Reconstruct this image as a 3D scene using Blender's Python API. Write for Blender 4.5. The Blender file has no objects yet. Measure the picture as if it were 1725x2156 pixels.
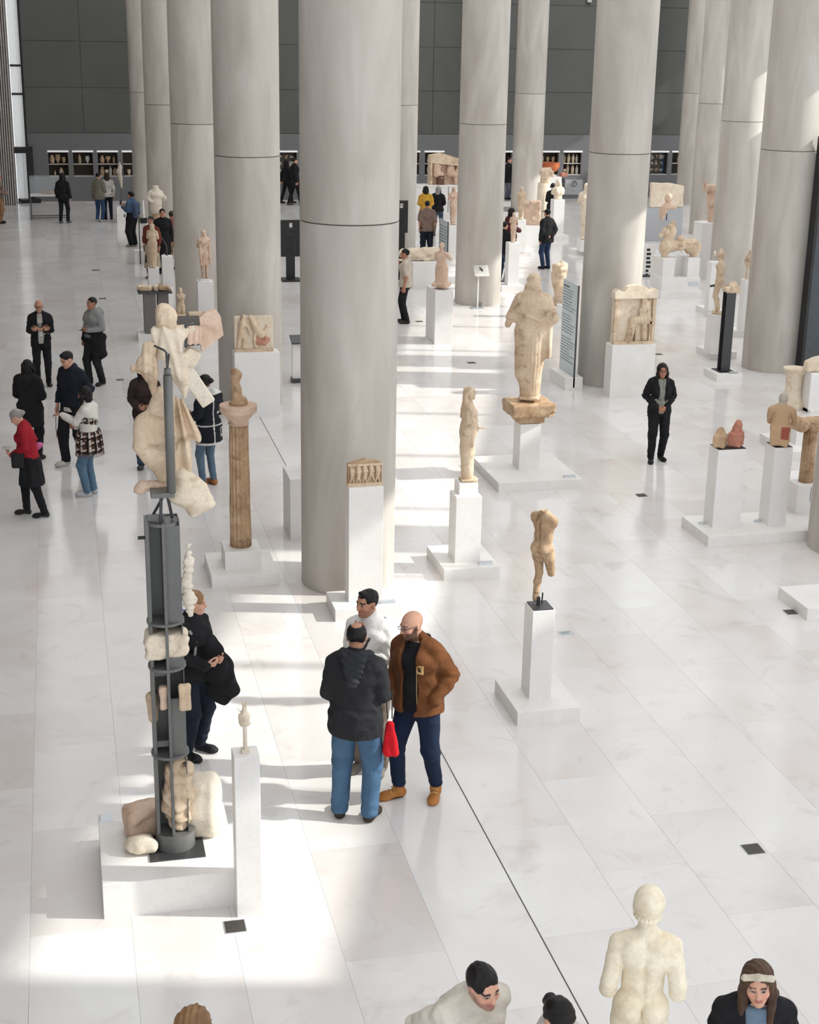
import bpy, bmesh, math, random
import numpy as np
from mathutils import Matrix, Vector

# ---------------------------------------------------------------- camera, sky, sun, exposure
SC = bpy.context.scene
COL = SC.collection
FPX, CX, CY, EYE = 3100.0, 862.5, 1078.0, 6.5
PITCH, ROLL, YAW = math.radians(17.93), math.radians(1.05), math.radians(13.4)
FW = np.array([math.sin(YAW) * math.cos(PITCH), math.cos(YAW) * math.cos(PITCH), -math.sin(PITCH)])
_r0 = np.array([math.cos(YAW), -math.sin(YAW), 0.0]); _u0 = np.cross(_r0, FW)
RT = _r0 * math.cos(ROLL) + _u0 * math.sin(ROLL)
UP = -_r0 * math.sin(ROLL) + _u0 * math.cos(ROLL)
EYEP = np.array([0, 0, EYE])
cam = bpy.data.cameras.new('camera'); camo = bpy.data.objects.new('camera', cam); COL.objects.link(camo)
cam.sensor_fit = 'HORIZONTAL'; cam.sensor_width = 36.0; cam.lens = 36.0 * FPX / 1725.0
cam.clip_start = 0.1; cam.clip_end = 500
camo.matrix_world = Matrix(((RT[0], UP[0], -FW[0], 0), (RT[1], UP[1], -FW[1], 0), (RT[2], UP[2], -FW[2], EYE), (0, 0, 0, 1)))
SC.camera = camo
SC.view_settings.view_transform = 'Standard'; SC.view_settings.look = 'None'
SC.view_settings.gamma = 1.0; SC.view_settings.use_curve_mapping = False
SC.view_settings.exposure = 0.34

world = bpy.data.worlds.new('sky'); SC.world = world; world.use_nodes = True
bg = world.node_tree.nodes['Background']; bg.inputs[0].default_value = (0.90, 0.95, 1.0, 1); bg.inputs[1].default_value = 1.1

SUN_EL = math.radians(34)
sl = bpy.data.lights.new('sun', 'SUN'); sl.energy = 4.2; sl.angle = math.radians(1.2); sl.color = (1.0, 0.955, 0.90)
so = bpy.data.objects.new('sun', sl); COL.objects.link(so)
_az = math.radians(13.4)
tos = Vector((math.cos(_az) * math.cos(SUN_EL), -math.sin(_az) * math.cos(SUN_EL), math.sin(SUN_EL)))
so.rotation_euler = tos.to_track_quat('Z', 'Y').to_euler(); so.location = (40, -10, 30)

# ---------------------------------------------------------------- helpers: pixel rays to real places
def ray(x, y): return FW + RT * (x - CX) / FPX - UP * (y - CY) / FPX
def G(x, y, z=0.0):
    d = ray(x, y); return EYEP + d * ((z - EYE) / d[2])
def ZAT(B, y):
    v = np.array([B[0], B[1], 0.0]) - EYEP; c = (y - CY) / FPX
    return -(v @ UP + c * (v @ FW)) / (UP[2] + c * FW[2])
def PPM(B): return FPX / ((np.array([B[0], B[1], 1.0]) - EYEP) @ FW)
def onY(x, y, Y):
    d = ray(x, y); return EYEP + d * (Y / d[1])

# ---------------------------------------------------------------- helpers: objects
def link(o, parent=None):
    COL.objects.link(o)
    if parent is not None: o.parent = parent
    return o
def tag(o, label=None, cat=None, group=None, kind=None):
    if label: o['label'] = label
    if cat: o['category'] = cat
    if group: o['group'] = group
    if kind: o['kind'] = kind
    return o
def thing(name, label, cat, loc=(0, 0, 0), rz=0.0, group=None):
    o = bpy.data.objects.new(name, None); COL.objects.link(o)
    o.empty_display_size = 0.1
    o.location = tuple(float(v) for v in loc); o.rotation_euler = (0, 0, rz)
    return tag(o, label, cat, group)
def mobj(name, verts, faces, mat, parent=None, smooth=False, loc=None, rz=0.0):
    me = bpy.data.meshes.new(name)
    me.from_pydata([tuple(map(float, v)) for v in verts], [], [tuple(map(int, f)) for f in faces]); me.update()
    if smooth: me.polygons.foreach_set('use_smooth', np.ones(len(me.polygons), bool))
    me.materials.append(mat)
    o = bpy.data.objects.new(name, me); link(o, parent)
    if loc is not None: o.location = tuple(float(v) for v in loc)
    o.rotation_euler = (0, 0, rz)
    return o
class MB:
    def __init__(s): s.v = []; s.f = []
    def add(s, v, f):
        n = len(s.v); s.v += [tuple(map(float, q)) for q in v]; s.f += [tuple(i + n for i in q) for q in f]; return s
    def box(s, x0, x1, y0, y1, z0, z1, b=0.0, tw=1.0, td=1.0):
        """box, chamfered by b on all vertical and top edges; tw, td scale the top"""
        cx, cy = (x0 + x1) / 2, (y0 + y1) / 2
        def ring(z, ins, t):
            X0, X1, Y0, Y1 = cx + (x0 - cx) * (1 + (tw - 1) * t), cx + (x1 - cx) * (1 + (tw - 1) * t), cy + (y0 - cy) * (1 + (td - 1) * t), cy + (y1 - cy) * (1 + (td - 1) * t)
            i = ins; c = b
            return [(X0 + i + c, Y0 + i, z), (X1 - i - c, Y0 + i, z), (X1 - i, Y0 + i + c, z), (X1 - i, Y1 - i - c, z), (X1 - i - c, Y1 - i, z), (X0 + i + c, Y1 - i, z), (X0 + i, Y1 - i - c, z), (X0 + i, Y0 + i + c, z)]
        if b <= 0:
            v = [(x0, y0, z0), (x1, y0, z0), (x1, y1, z0), (x0, y1, z0)]
            v += [(cx + (p[0] - cx) * tw, cy + (p[1] - cy) * td, z1) for p in v]
            return s.add(v, [(3, 2, 1, 0), (4, 5, 6, 7), (0, 1, 5, 4), (1, 2, 6, 5), (2, 3, 7, 6), (3, 0, 4, 7)])
        v = ring(z0, 0, 0) + ring(z1 - b, 0, 1) + ring(z1, b, 1)
        f = [tuple(range(7, -1, -1)), tuple(range(16, 24))]
        for k in (0, 8):
            for i in range(8): j = (i + 1) % 8; f.append((k + i, k + j, k + 8 + j, k + 8 + i))
        return s.add(v, f)
    def lathe(s, prof, n=24, c=(0, 0, 0), flute=None, cap=True):
        m = len(prof); v = []
        for (r, z) in prof:
            for i in range(n):
                a = 2 * math.pi * i / n; rr = r * (flute(a, z) if flute else 1.0)
                v.append((c[0] + rr * math.cos(a), c[1] + rr * math.sin(a), c[2] + z))
        f = [(k * n + i, k * n + (i + 1) % n, (k + 1) * n + (i + 1) % n, (k + 1) * n + i) for k in range(m - 1) for i in range(n)]
        if cap: f += [tuple(range(n - 1, -1, -1)), tuple((m - 1) * n + i for i in range(n))]
        return s.add(v, f)
    def tube(s, pts, r, n=8):
        pts = [Vector(p) for p in pts]; rs = r if isinstance(r, (list, tuple)) else [r] * len(pts); v = []
        for k, p in enumerate(pts):
            d = (pts[min(k + 1, len(pts) - 1)] - pts[max(k - 1, 0)]).normalized()
            a = d.orthogonal().normalized() if abs(d.z) > 0.95 else d.cross(Vector((0, 0, 1))).normalized(); b = d.cross(a)
            v += [p + (a * math.cos(2 * math.pi * i / n) + b * math.sin(2 * math.pi * i / n)) * rs[k] for i in range(n)]
        f = [(k * n + i, k * n + (i + 1) % n, (k + 1) * n + (i + 1) % n, (k + 1) * n + i) for k in range(len(pts) - 1) for i in range(n)]
        f += [tuple(range(n - 1, -1, -1)), tuple((len(pts) - 1) * n + i for i in range(n))]
        return s.add(v, f)
    def prism(s, poly, y0, y1):
        """closed outline in x,z extruded along y"""
        n = len(poly); v = [(p[0], y0, p[1]) for p in poly] + [(p[0], y1, p[1]) for p in poly]
        return s.add(v, [tuple(range(n)), tuple(range(2 * n - 1, n - 1, -1))] + [(i + n, (i + 1) % n + n, (i + 1) % n, i) for i in range(n)])
    def build(s, name, mat, parent=None, smooth=False, loc=None, rz=0.0):
        return mobj(name, s.v, s.f, mat, parent, smooth, loc, rz)
def autosmooth(o, ang=35):
    me = o.data; bm = bmesh.new(); bm.from_mesh(me)
    for e in bm.edges:
        e.smooth = not (len(e.link_faces) == 2 and e.calc_face_angle(0) > math.radians(ang))
    for f in bm.faces: f.smooth = True
    bm.to_mesh(me); bm.free(); return o

# ---------------------------------------------------------------- helpers: materials
def newmat(name):
    m = bpy.data.materials.new(name); m.use_nodes = True; nt = m.node_tree
    return m, nt, nt.nodes['Principled BSDF']
def N(nt, typ, **kw):
    n = nt.nodes.new(typ)
    for k, v in kw.items(): setattr(n, k, v)
    return n
def noise(nt, scale, detail=4, rough=0.55, dist=0.0, coord='Object', vec=None):
    tc = N(nt, 'ShaderNodeTexCoord'); n = N(nt, 'ShaderNodeTexNoise')
    n.inputs['Scale'].default_value = scale; n.inputs['Detail'].default_value = detail
    n.inputs['Roughness'].default_value = rough; n.inputs['Distortion'].default_value = dist
    nt.links.new(vec if vec is not None else tc.outputs[coord], n.inputs['Vector'])
    return n.outputs['Fac']
def ramp(nt, fac, stops):
    r = N(nt, 'ShaderNodeValToRGB'); el = r.color_ramp.elements
    while len(el) < len(stops): el.new(0.5)
    for e, (p, c) in zip(el, stops):
        e.position = p; e.color = (c[0], c[1], c[2], 1) if not isinstance(c, (int, float)) else (c, c, c, 1)
    nt.links.new(fac, r.inputs[0]); return r.outputs[0]
def mix(nt, a, b, fac, mode='MIX'):
    m = N(nt, 'ShaderNodeMixRGB', blend_type=mode)
    for i, q in ((0, fac), (1, a), (2, b)):
        if isinstance(q, (int, float)): m.inputs[i].default_value = q
        elif isinstance(q, tuple): m.inputs[i].default_value = (*q[:3], 1)
        else: nt.links.new(q, m.inputs[i])
    return m.outputs[0]
def bump(nt, b, fac, strength, dist=0.02):
    n = N(nt, 'ShaderNodeBump'); n.inputs['Strength'].default_value = strength; n.inputs['Distance'].default_value = dist
    nt.links.new(fac, n.inputs['Height']); nt.links.new(n.outputs[0], b.inputs['Normal'])
def srgb(r, g, b):
    f = lambda c: ((c / 255 + 0.055) / 1.055) ** 2.4 if c > 10 else c / 255 / 12.92
    return (f(r), f(g), f(b))
_MC = {}
def plain(name, col, rough=0.6, metal=0.0, var=0.12, scale=8.0, bmp=0.0):
    key = (name, col, rough, metal, var, scale)
    if key in _MC: return _MC[key]
    m, nt, b = newmat(name)
    f = noise(nt, scale)
    c = ramp(nt, f, [(0.3, tuple(v * (1 - var) for v in col)), (0.7, tuple(min(1, v * (1 + var)) for v in col))])
    nt.links.new(c, b.inputs['Base Color']); b.inputs['Roughness'].default_value = rough; b.inputs['Metallic'].default_value = metal
    if bmp: bump(nt, b, noise(nt, scale * 6), bmp)
    _MC[key] = m; return m
def cloth(name, col, var=0.22, rough=0.9):
    key = ('cloth', name, col)
    if key in _MC: return _MC[key]
    m, nt, b = newmat(name)
    f = noise(nt, 5.0, 5, 0.6); g = noise(nt, 140.0, 2)
    c = ramp(nt, f, [(0.3, tuple(v * (1 - var) for v in col)), (0.7, tuple(min(1, v * (1 + var)) for v in col))])
    nt.links.new(c, b.inputs['Base Color']); b.inputs['Roughness'].default_value = rough
    b.inputs['Specular IOR Level'].default_value = 0.25
    hb_ = N(nt, 'ShaderNodeMath', operation='MULTIPLY_ADD'); nt.links.new(g, hb_.inputs[0]); hb_.inputs[1].default_value = 0.06
    nt.links.new(noise(nt, 7.0, 2, 0.5, 1.2), hb_.inputs[2]); bump(nt, b, hb_.outputs[0], 0.55, 0.03)
    _MC[key] = m; return m
def vcol(name, rough=0.55, spec=0.35, bmp=0.0):
    """uses the mesh's own colour attribute (skin, plaid, print), with fine noise"""
    key = ('vcol', name)
    if key in _MC: return _MC[key]
    m, nt, b = newmat(name); a = N(nt, 'ShaderNodeAttribute', attribute_name='tint')
    f = ramp(nt, noise(nt, 30.0), [(0.3, 0.92), (0.7, 1.0)])
    nt.links.new(mix(nt, a.outputs['Color'], f, 1.0, 'MULTIPLY'), b.inputs['Base Color'])
    b.inputs['Roughness'].default_value = rough; b.inputs['Specular IOR Level'].default_value = spec
    _MC[key] = m; return m
def stone(name, lo, hi, stain, stain_amt=0.5, scale=3.0, rough=0.7, bmp=0.25, bs=24.0, fine_lo=0.82):
    key = ('stone', name)
    if key in _MC: return _MC[key]
    m, nt, b = newmat(name)
    oi = N(nt, 'ShaderNodeObjectInfo'); tc = N(nt, 'ShaderNodeTexCoord')
    ad = N(nt, 'ShaderNodeVectorMath', operation='MULTIPLY_ADD')
    nt.links.new(oi.outputs['Random'], ad.inputs[0]); ad.inputs[1].default_value = (31, 17, 23); nt.links.new(tc.outputs['Object'], ad.inputs[2])
    v = ad.outputs[0]
    base = ramp(nt, noise(nt, scale, 6, 0.6, 0.4, vec=v), [(0.28, lo), (0.72, hi)])
    st = ramp(nt, noise(nt, scale * 1.7, 5, 0.65, 0.8, vec=v), [(0.52, 0.0), (0.70, stain_amt)])
    fine = ramp(nt, noise(nt, scale * 14, 3, 0.7, 0, vec=v), [(0.25, fine_lo), (0.6, 1.0)])
    c = mix(nt, mix(nt, base, stain, st), fine, 1.0, 'MULTIPLY')
    nt.links.new(c, b.inputs['Base Color']); b.inputs['Roughness'].default_value = rough
    bump(nt, b, noise(nt, bs, 6, 0.65, 0, vec=v), bmp, 0.02)
    _MC[key] = m; return m

M_MARBLE = stone('aged_cream_marble', srgb(204, 176, 146), srgb(234, 214, 188), srgb(140, 106, 76), 0.7)
M_MARBLE_W = stone('pale_marble', srgb(222, 204, 180), srgb(240, 226, 206), srgb(176, 148, 116), 0.45)
M_MARBLE_D = stone('brown_patina_marble', srgb(168, 132, 98), srgb(212, 184, 150), srgb(112, 80, 54), 0.7, 4.0)
M_MARBLE_P = stone('pink_patina_marble', srgb(206, 172, 148), srgb(232, 206, 184), srgb(160, 118, 92), 0.55)
M_PLASTER = stone('white_plaster_cast', srgb(222, 210, 192), srgb(238, 228, 212), srgb(196, 178, 156), 0.35, rough=0.8)
M_PED = stone('white_pedestal_marble', srgb(232, 228, 224), srgb(241, 239, 236), srgb(222, 217, 213), 0.35, 2.2, 0.45, 0.02, fine_lo=.95)
M_PEDM = stone('matt_white_plinth', srgb(232, 229, 227), srgb(238, 236, 234), srgb(226, 222, 219), 0.3, 1.4, 0.6, 0.02, fine_lo=.97)
M_STEEL = plain('grey_painted_steel', srgb(112, 112, 110), 0.45, 0.3, 0.06, 3.0)
M_DKSTEEL = plain('dark_grey_steel', srgb(74, 74, 76), 0.42, 0.5, 0.08, 3.0)
M_BLACK = plain('matt_black', (0.012, 0.012, 0.013), 0.5, 0, 0.2)
M_GREYPED = plain('grey_lacquer', srgb(112, 108, 106), 0.55, 0, 0.06, 2.0)
M_TERRA = stone('orange_terracotta', srgb(186, 96, 56), srgb(214, 122, 78), srgb(120, 62, 40), 0.5)
M_PLATE = plain('brushed_label_plate', srgb(200, 204, 208), 0.3, 0.6, 0.05)
# ---------------------------------------------------------------- implicit-surface modeller
def _v(p): return np.asarray(p, np.float32)
def rotm(rx=0, ry=0, rz=0):
    a, b, c = map(math.radians, (rx, ry, rz))
    X = np.array([[1, 0, 0], [0, math.cos(a), -math.sin(a)], [0, math.sin(a), math.cos(a)]])
    Y = np.array([[math.cos(b), 0, math.sin(b)], [0, 1, 0], [-math.sin(b), 0, math.cos(b)]])
    Zm = np.array([[math.cos(c), -math.sin(c), 0], [math.sin(c), math.cos(c), 0], [0, 0, 1]])
    return Zm @ Y @ X
class Shape:
    """a list of soft primitives that becomes one closed mesh"""
    def __init__(s): s.p = []
    def cone(s, a, b, r1, r2=None, k=0.03):
        r2 = r1 if r2 is None else r2; a, b = _v(a), _v(b); R = max(r1, r2)
        ab = b - a; L2 = float(ab @ ab) + 1e-9
        def fn(X, Y, Z):
            x, y, z = X - a[0], Y - a[1], Z - a[2]
            h = np.clip((x * ab[0] + y * ab[1] + z * ab[2]) / L2, 0, 1)
            return np.sqrt((x - ab[0] * h) ** 2 + (y - ab[1] * h) ** 2 + (z - ab[2] * h) ** 2) - (r1 + (r2 - r1) * h)
        s.p.append(('u', fn, np.minimum(a, b) - R, np.maximum(a, b) + R, k)); return s
    def chain(s, pts, rs, k=0.03):
        for i in range(len(pts) - 1): s.cone(pts[i], pts[i + 1], rs[i], rs[i + 1], k)
        return s
    def econe(s, a, b, e1, e2, k=0.05, xdir=(1, 0, 0)):
        """elliptical tapered stem: e=(half width along xdir, half depth)"""
        a, b = _v(a), _v(b); ax = b - a; L = float(np.linalg.norm(ax)) + 1e-6; ax = ax / L
        xd = _v(xdir); xd = xd - ax * float(xd @ ax); xd = xd / np.linalg.norm(xd); yd = np.cross(ax, xd); R = max(*e1, *e2)
        def fn(X, Y, Z):
            x, y, z = X - a[0], Y - a[1], Z - a[2]
            w = x * ax[0] + y * ax[1] + z * ax[2]; h = np.clip(w / L, 0, 1); w = w - h * L
            u = x * xd[0] + y * xd[1] + z * xd[2]; v = x * yd[0] + y * yd[1] + z * yd[2]
            rx = e1[0] + (e2[0] - e1[0]) * h; ry = e1[1] + (e2[1] - e1[1]) * h; rm = np.minimum(rx, ry)
            return (np.sqrt((u / rx) ** 2 + (v / ry) ** 2 + (w / rm) ** 2) - 1) * rm
        s.p.append(('u', fn, np.minimum(a, b) - R, np.maximum(a, b) + R, k)); return s
    def _ell(s, op, c, r, rot, k):
        c = _v(c); r = np.array([r] * 3 if isinstance(r, (int, float)) else r, np.float32); Mi = None if rot is None else (rot if isinstance(rot, np.ndarray) else rotm(*rot)).T; R = float(r.max()); m = float(r.min())
        def fn(X, Y, Z):
            x, y, z = X - c[0], Y - c[1], Z - c[2]
            if Mi is not None: x, y, z = (Mi[i][0] * x + Mi[i][1] * y + Mi[i][2] * z for i in range(3))
            q = np.sqrt((x / r[0]) ** 2 + (y / r[1]) ** 2 + (z / r[2]) ** 2)
            return (q - 1) * m
        s.p.append((op, fn, c - R, c + R, k)); return s
    def ell(s, c, r, rot=None, k=0.03): return s._ell('u', c, r, rot, k)
    def cell(s, c, r, rot=None, k=0.01): return s._ell('c', c, r, rot, k)
    def _box(s, op, c, hf, r, rot, k):
        c = _v(c); hf = np.array(hf, np.float32); Mi = None if rot is None else (rot if isinstance(rot, np.ndarray) else rotm(*rot)).T; R = float(np.linalg.norm(hf)) if rot is not None else hf
        def fn(X, Y, Z):
            x, y, z = X - c[0], Y - c[1], Z - c[2]
            if Mi is not None: x, y, z = (Mi[i][0] * x + Mi[i][1] * y + Mi[i][2] * z for i in range(3))
            x, y, z = np.abs(x) - hf[0] + r, np.abs(y) - hf[1] + r, np.abs(z) - hf[2] + r
            return np.sqrt(np.maximum(x, 0) ** 2 + np.maximum(y, 0) ** 2 + np.maximum(z, 0) ** 2) + np.minimum(np.maximum(np.maximum(x, y), z), 0) - r
        s.p.append((op, fn, c - R, c + R, k)); return s
    def box(s, c, hf, r=0.01, rot=None, k=0.01): return s._box('u', c, hf, r, rot, k)
    def cbox(s, c, hf, r=0.0, rot=None, k=0.004): return s._box('c', c, hf, r, rot, k)
    def keep(s, n, d):
        """keep only n.p < d"""
        n = _v(n); n = n / np.linalg.norm(n)
        s.p.append(('k', lambda X, Y, Z: n[0] * X + n[1] * Y + n[2] * Z - d, None, None, 0)); return s
    def wrinkle(s, fn):
        s.p.append(('w', fn, None, None, 0)); return s
    def verts(s, h):
        us = [q for q in s.p if q[0] == 'u']; lo = np.min([q[2] for q in us], 0) - 3 * h - 0.02; hi = np.max([q[3] for q in us], 0) + 3 * h + 0.02
        n = np.ceil((hi - lo) / h).astype(int) + 1
        ax = [(lo[i] + h * np.arange(n[i])).astype(np.float32) for i in range(3)]
        F = np.full(tuple(n), 0.5, np.float32)
        full = (ax[0][:, None, None], ax[1][None, :, None], ax[2][None, None, :])
        for op, fn, l, u, k in s.p:
            if l is None:
                if op == 'k': np.maximum(F, fn(*full), out=F)
                else: F += fn(*full)
                continue
            m = k + 2.5 * h
            i0 = np.maximum(((l - m - lo) / h).astype(int), 0); i1 = np.minimum(((u + m - lo) / h).astype(int) + 2, n)
            if (i1 <= i0).any(): continue
            sl_ = tuple(slice(a, b) for a, b in zip(i0, i1))
            d = fn(ax[0][sl_[0]][:, None, None], ax[1][sl_[1]][None, :, None], ax[2][sl_[2]][None, None, :]).astype(np.float32)
            A = F[sl_]
            if op == 'u':
                if k > 0: t = np.maximum(k - np.abs(A - d), 0) / k; F[sl_] = np.minimum(A, d) - t * t * k * 0.25
                else: F[sl_] = np.minimum(A, d)
            else:
                d = -d
                if k > 0: t = np.maximum(k - np.abs(A - d), 0) / k; F[sl_] = np.maximum(A, d) + t * t * k * 0.25
                else: F[sl_] = np.maximum(A, d)
        return surface_nets(F, lo, h)
    def build(s, name, mat, parent=None, h=0.015, tint=None, loc=None, rz=0.0):
        V, Q = s.verts(h); return meshfast(name, V, Q, mat, parent, tint, loc, rz)
def surface_nets(F, lo, h):
    F[0] = F[-1] = 0.5; F[:, 0] = F[:, -1] = 0.5; F[:, :, 0] = F[:, :, -1] = 0.5
    I = F < 0; n = np.array(F.shape)
    c = np.zeros(tuple(n - 1), np.int8)
    for a in (0, 1):
        for b in (0, 1):
            for d in (0, 1): c += I[a:n[0] - 1 + a, b:n[1] - 1 + b, d:n[2] - 1 + d]
    act = (c > 0) & (c < 8); idx = np.full(act.shape, -1, np.int64); cells = np.argwhere(act); idx[act] = np.arange(len(cells))
    P = np.zeros((len(cells), 3)); W = np.zeros(len(cells)); ci, cj, ck = cells.T
    corner = {}
    for a in (0, 1):
        for b in (0, 1):
            for d in (0, 1): corner[a, b, d] = F[ci + a, cj + b, ck + d]
    for ax_ in range(3):
        o1, o2 = [q for q in range(3) if q != ax_]
        for a in (0, 1):
            for b in (0, 1):
                k0 = [0, 0, 0]; k0[o1] = a; k0[o2] = b; k1 = list(k0); k1[ax_] = 1
                f0, f1 = corner[tuple(k0)], corner[tuple(k1)]; x = (f0 < 0) != (f1 < 0)
                t = f0[x] / (f0[x] - f1[x]); q = np.tile(np.array(k0, float), (x.sum(), 1)); q[:, ax_] = t
                P[x] += q; W[x] += 1
    V = lo + h * (cells + P / W[:, None])
    quads = []
    for ax_ in range(3):
        A = np.moveaxis(I, ax_, 0); e = A[:-1] != A[1:]; D = np.moveaxis(idx, ax_, 0)
        p = np.argwhere(e[:, 1:-1, 1:-1]); i, j, k = p[:, 0], p[:, 1] + 1, p[:, 2] + 1
        q = np.stack([D[i, j - 1, k - 1], D[i, j, k - 1], D[i, j, k], D[i, j - 1, k]], 1)
        flip = A[i, j, k] ^ (ax_ == 1)
        q[~flip] = q[~flip][:, ::-1]; quads.append(q)
    Q = np.concatenate(quads); Q = Q[(Q >= 0).all(1)]
    return V, Q
def meshfast(name, V, Q, mat, parent=None, tint=None, loc=None, rz=0.0):
    me = bpy.data.meshes.new(name); nv, nq = len(V), len(Q)
    me.vertices.add(nv); me.vertices.foreach_set('co', np.asarray(V, np.float32).ravel())
    me.loops.add(nq * 4); me.loops.foreach_set('vertex_index', np.asarray(Q, np.int32).ravel())
    me.polygons.add(nq); me.polygons.foreach_set('loop_start', np.arange(0, nq * 4, 4, dtype=np.int32))
    me.polygons.foreach_set('use_smooth', np.ones(nq, bool)); me.update(calc_edges=True)
    if tint is not None:
        c = np.ones((nv, 4), np.float32); c[:, :3] = tint(np.asarray(V)) if callable(tint) else tint
        at = me.attributes.new('tint', 'FLOAT_COLOR', 'POINT'); at.data.foreach_set('color', c.ravel())
    me.materials.append(mat); o = bpy.data.objects.new(name, me); link(o, parent)
    if loc is not None: o.location = tuple(float(v) for v in loc)
    o.rotation_euler = (0, 0, rz); return o
def joinsets(parts):
    Vs, Qs, n = [], [], 0
    for V, Q in parts: Vs.append(V); Qs.append(Q + n); n += len(V)
    return np.concatenate(Vs), np.concatenate(Qs)
def lumps(seed, f, amp, n=5):
    r = np.random.RandomState(seed); D = r.normal(size=(n, 3)) * f; ph = r.uniform(0, 6.28, n)
    def fn(X, Y, Z):
        t = 0
        for d, p in zip(D, ph): t = t + np.sin(d[0] * X + d[1] * Y + d[2] * Z + p)
        return (t * (amp / math.sqrt(n))).astype(np.float32)
    return fn
def pleats(cx, cy, n, amp, z0, z1, sharp=1.0, ph=0.0, tw=0.0):
    """vertical folds round an axis, fading outside z0..z1"""
    def fn(X, Y, Z):
        a = np.arctan2(Y - cy, X - cx); w = np.clip((Z - z0) * 12, 0, 1) * np.clip((z1 - Z) * 12, 0, 1)
        return amp * np.sin(a * n + ph + tw * Z) * w
    return fn

def chips(seed, f, amp, n=6):
    """flat facets meeting in ridges, for broken stone"""
    r = np.random.RandomState(seed); D = r.normal(size=(n, 3)) * f; ph = r.uniform(0, 6.28, n)
    def fn(X, Y, Z):
        t = 0
        for d, p in zip(D, ph): t = t + np.abs(((d[0] * X + d[1] * Y + d[2] * Z + p) / 3.1416) % 2 - 1) - .5
        return (t * (amp * 1.6 / math.sqrt(n))).astype(np.float32)
    return fn
# ---------------------------------------------------------------- setting
random.seed(4)
def facade_x(y): return 13.0 + 0.36 * (y - 17.0)

# floor: bed + marble slabs with real joints
def mat_floor():
    m, nt, b = newmat('polished_white_marble')
    oi = N(nt, 'ShaderNodeObjectInfo'); gi = N(nt, 'ShaderNodeNewGeometry'); tc = N(nt, 'ShaderNodeTexCoord')
    sm = N(nt, 'ShaderNodeMath', operation='ADD'); nt.links.new(oi.outputs['Random'], sm.inputs[0]); nt.links.new(gi.outputs['Random Per Island'], sm.inputs[1])
    fr = N(nt, 'ShaderNodeMath', operation='FRACT'); nt.links.new(sm.outputs[0], fr.inputs[0])
    ad = N(nt, 'ShaderNodeVectorMath', operation='MULTIPLY_ADD'); nt.links.new(fr.outputs[0], ad.inputs[0]); ad.inputs[1].default_value = (37, 53, 11); nt.links.new(tc.outputs['Object'], ad.inputs[2])
    v = ad.outputs[0]
    tone = ramp(nt, fr.outputs[0], [(0.0, srgb(223, 219, 217)), (0.15, srgb(229, 227, 226)), (1.0, srgb(233, 232, 231))])
    vein = ramp(nt, noise(nt, 1.6, 6, 0.62, 1.8, vec=v), [(0.30, srgb(222, 218, 216)), (0.44, (1, 1, 1)), (1.0, (1, 1, 1))])
    cl = ramp(nt, noise(nt, 0.8, 4, 0.5, 0.6, vec=v), [(0.3, srgb(244, 238, 235)), (0.7, (1, 1, 1))])
    nt.links.new(mix(nt, mix(nt, tone, vein, 0.38, 'MULTIPLY'), cl, 1.0, 'MULTIPLY'), b.inputs['Base Color'])
    r = ramp(nt, noise(nt, 2.5, 3), [(0.3, 0.10), (0.7, 0.17)]); nt.links.new(r, b.inputs['Roughness'])
    b.inputs['Specular IOR Level'].default_value = 0.5
    return m
M_FLOOR = mat_floor()
M_BED = plain('pale_joint_mortar', srgb(196, 190, 186), 0.9)
floor = MB().box(-9, 36, 2, 61.0, -0.30, -0.012).build('floor', M_BED); tag(floor, kind='structure')
PX, PYL, X0, Y0 = 0.755, 9.44 / 6, 3.27, 17.0
def slab_mesh(w, l):
    g, c, t = 0.0006, 0.0008, 0.012
    o = MB().box(-w / 2 + g, w / 2 - g, -l / 2 + g, l / 2 - g, -t, 0, c); me = bpy.data.meshes.new('slab'); me.from_pydata(o.v, [], o.f); me.materials.append(M_FLOOR); return me
SM = {1: slab_mesh(PX, PYL), 0.5: slab_mesh(PX, PYL / 2)}
slabs = []
for i in range(-16, 43):
    xc = X0 + (i + 0.5) * PX + (0.005 if i >= 0 else -0.005)
    for bay in range(-2, 5):
        yb = Y0 + bay * 9.44 + 0.004
        cuts = [(0.5 + k, 1) for k in range(6)] if i % 2 == 0 else [(0.25, 0.5)] + [(1.0 + k, 1) for k in range(5)] + [(5.75, 0.5)]
        for c, f in cuts:
            y = yb + c * PYL
            if not (2 < y < 60.4) or xc < -8.7 or xc > facade_x(y) + 1.0: continue
            v = np.array([xc, y, 0]) - EYEP; zc = v @ FW; px, py = CX + FPX * (v @ RT) / zc, CY - FPX * (v @ UP) / zc
            inv = -60 < px < 1785 and py < 2230
            slabs.append((not inv, zc, xc, y, f))
slabs.sort()
rest = MB()
for n, (out, zc, x, y, f) in enumerate(slabs):
    if n < 300 and not out:
        o = bpy.data.objects.new('slab', SM[f]); link(o, floor); o.location = (x, y, 0)
    else:
        l = PYL * f; g = 0.0012; rest.box(x - PX / 2 + g, x + PX / 2 - g, y - l / 2 + g, y + l / 2 - g, -0.012, 0)
tag(rest.build('slab_field', M_FLOOR, floor), kind='stuff')
M_EXP = plain('dark_expansion_joint', srgb(92, 86, 82), .9)
MB().box(X0 - .0045, X0 + .0045, 2, 60.9, -.011, -.002).build('expansion_joint', M_EXP, floor)
for k in range(-1, 5): MB().box(-9, 30, Y0 + k * 9.44 - .004, Y0 + k * 9.44 + .0005, -.0115, -.003).build('expansion_joint', plain('pale_expansion_joint', srgb(150, 144, 140), .9), floor)

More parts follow.
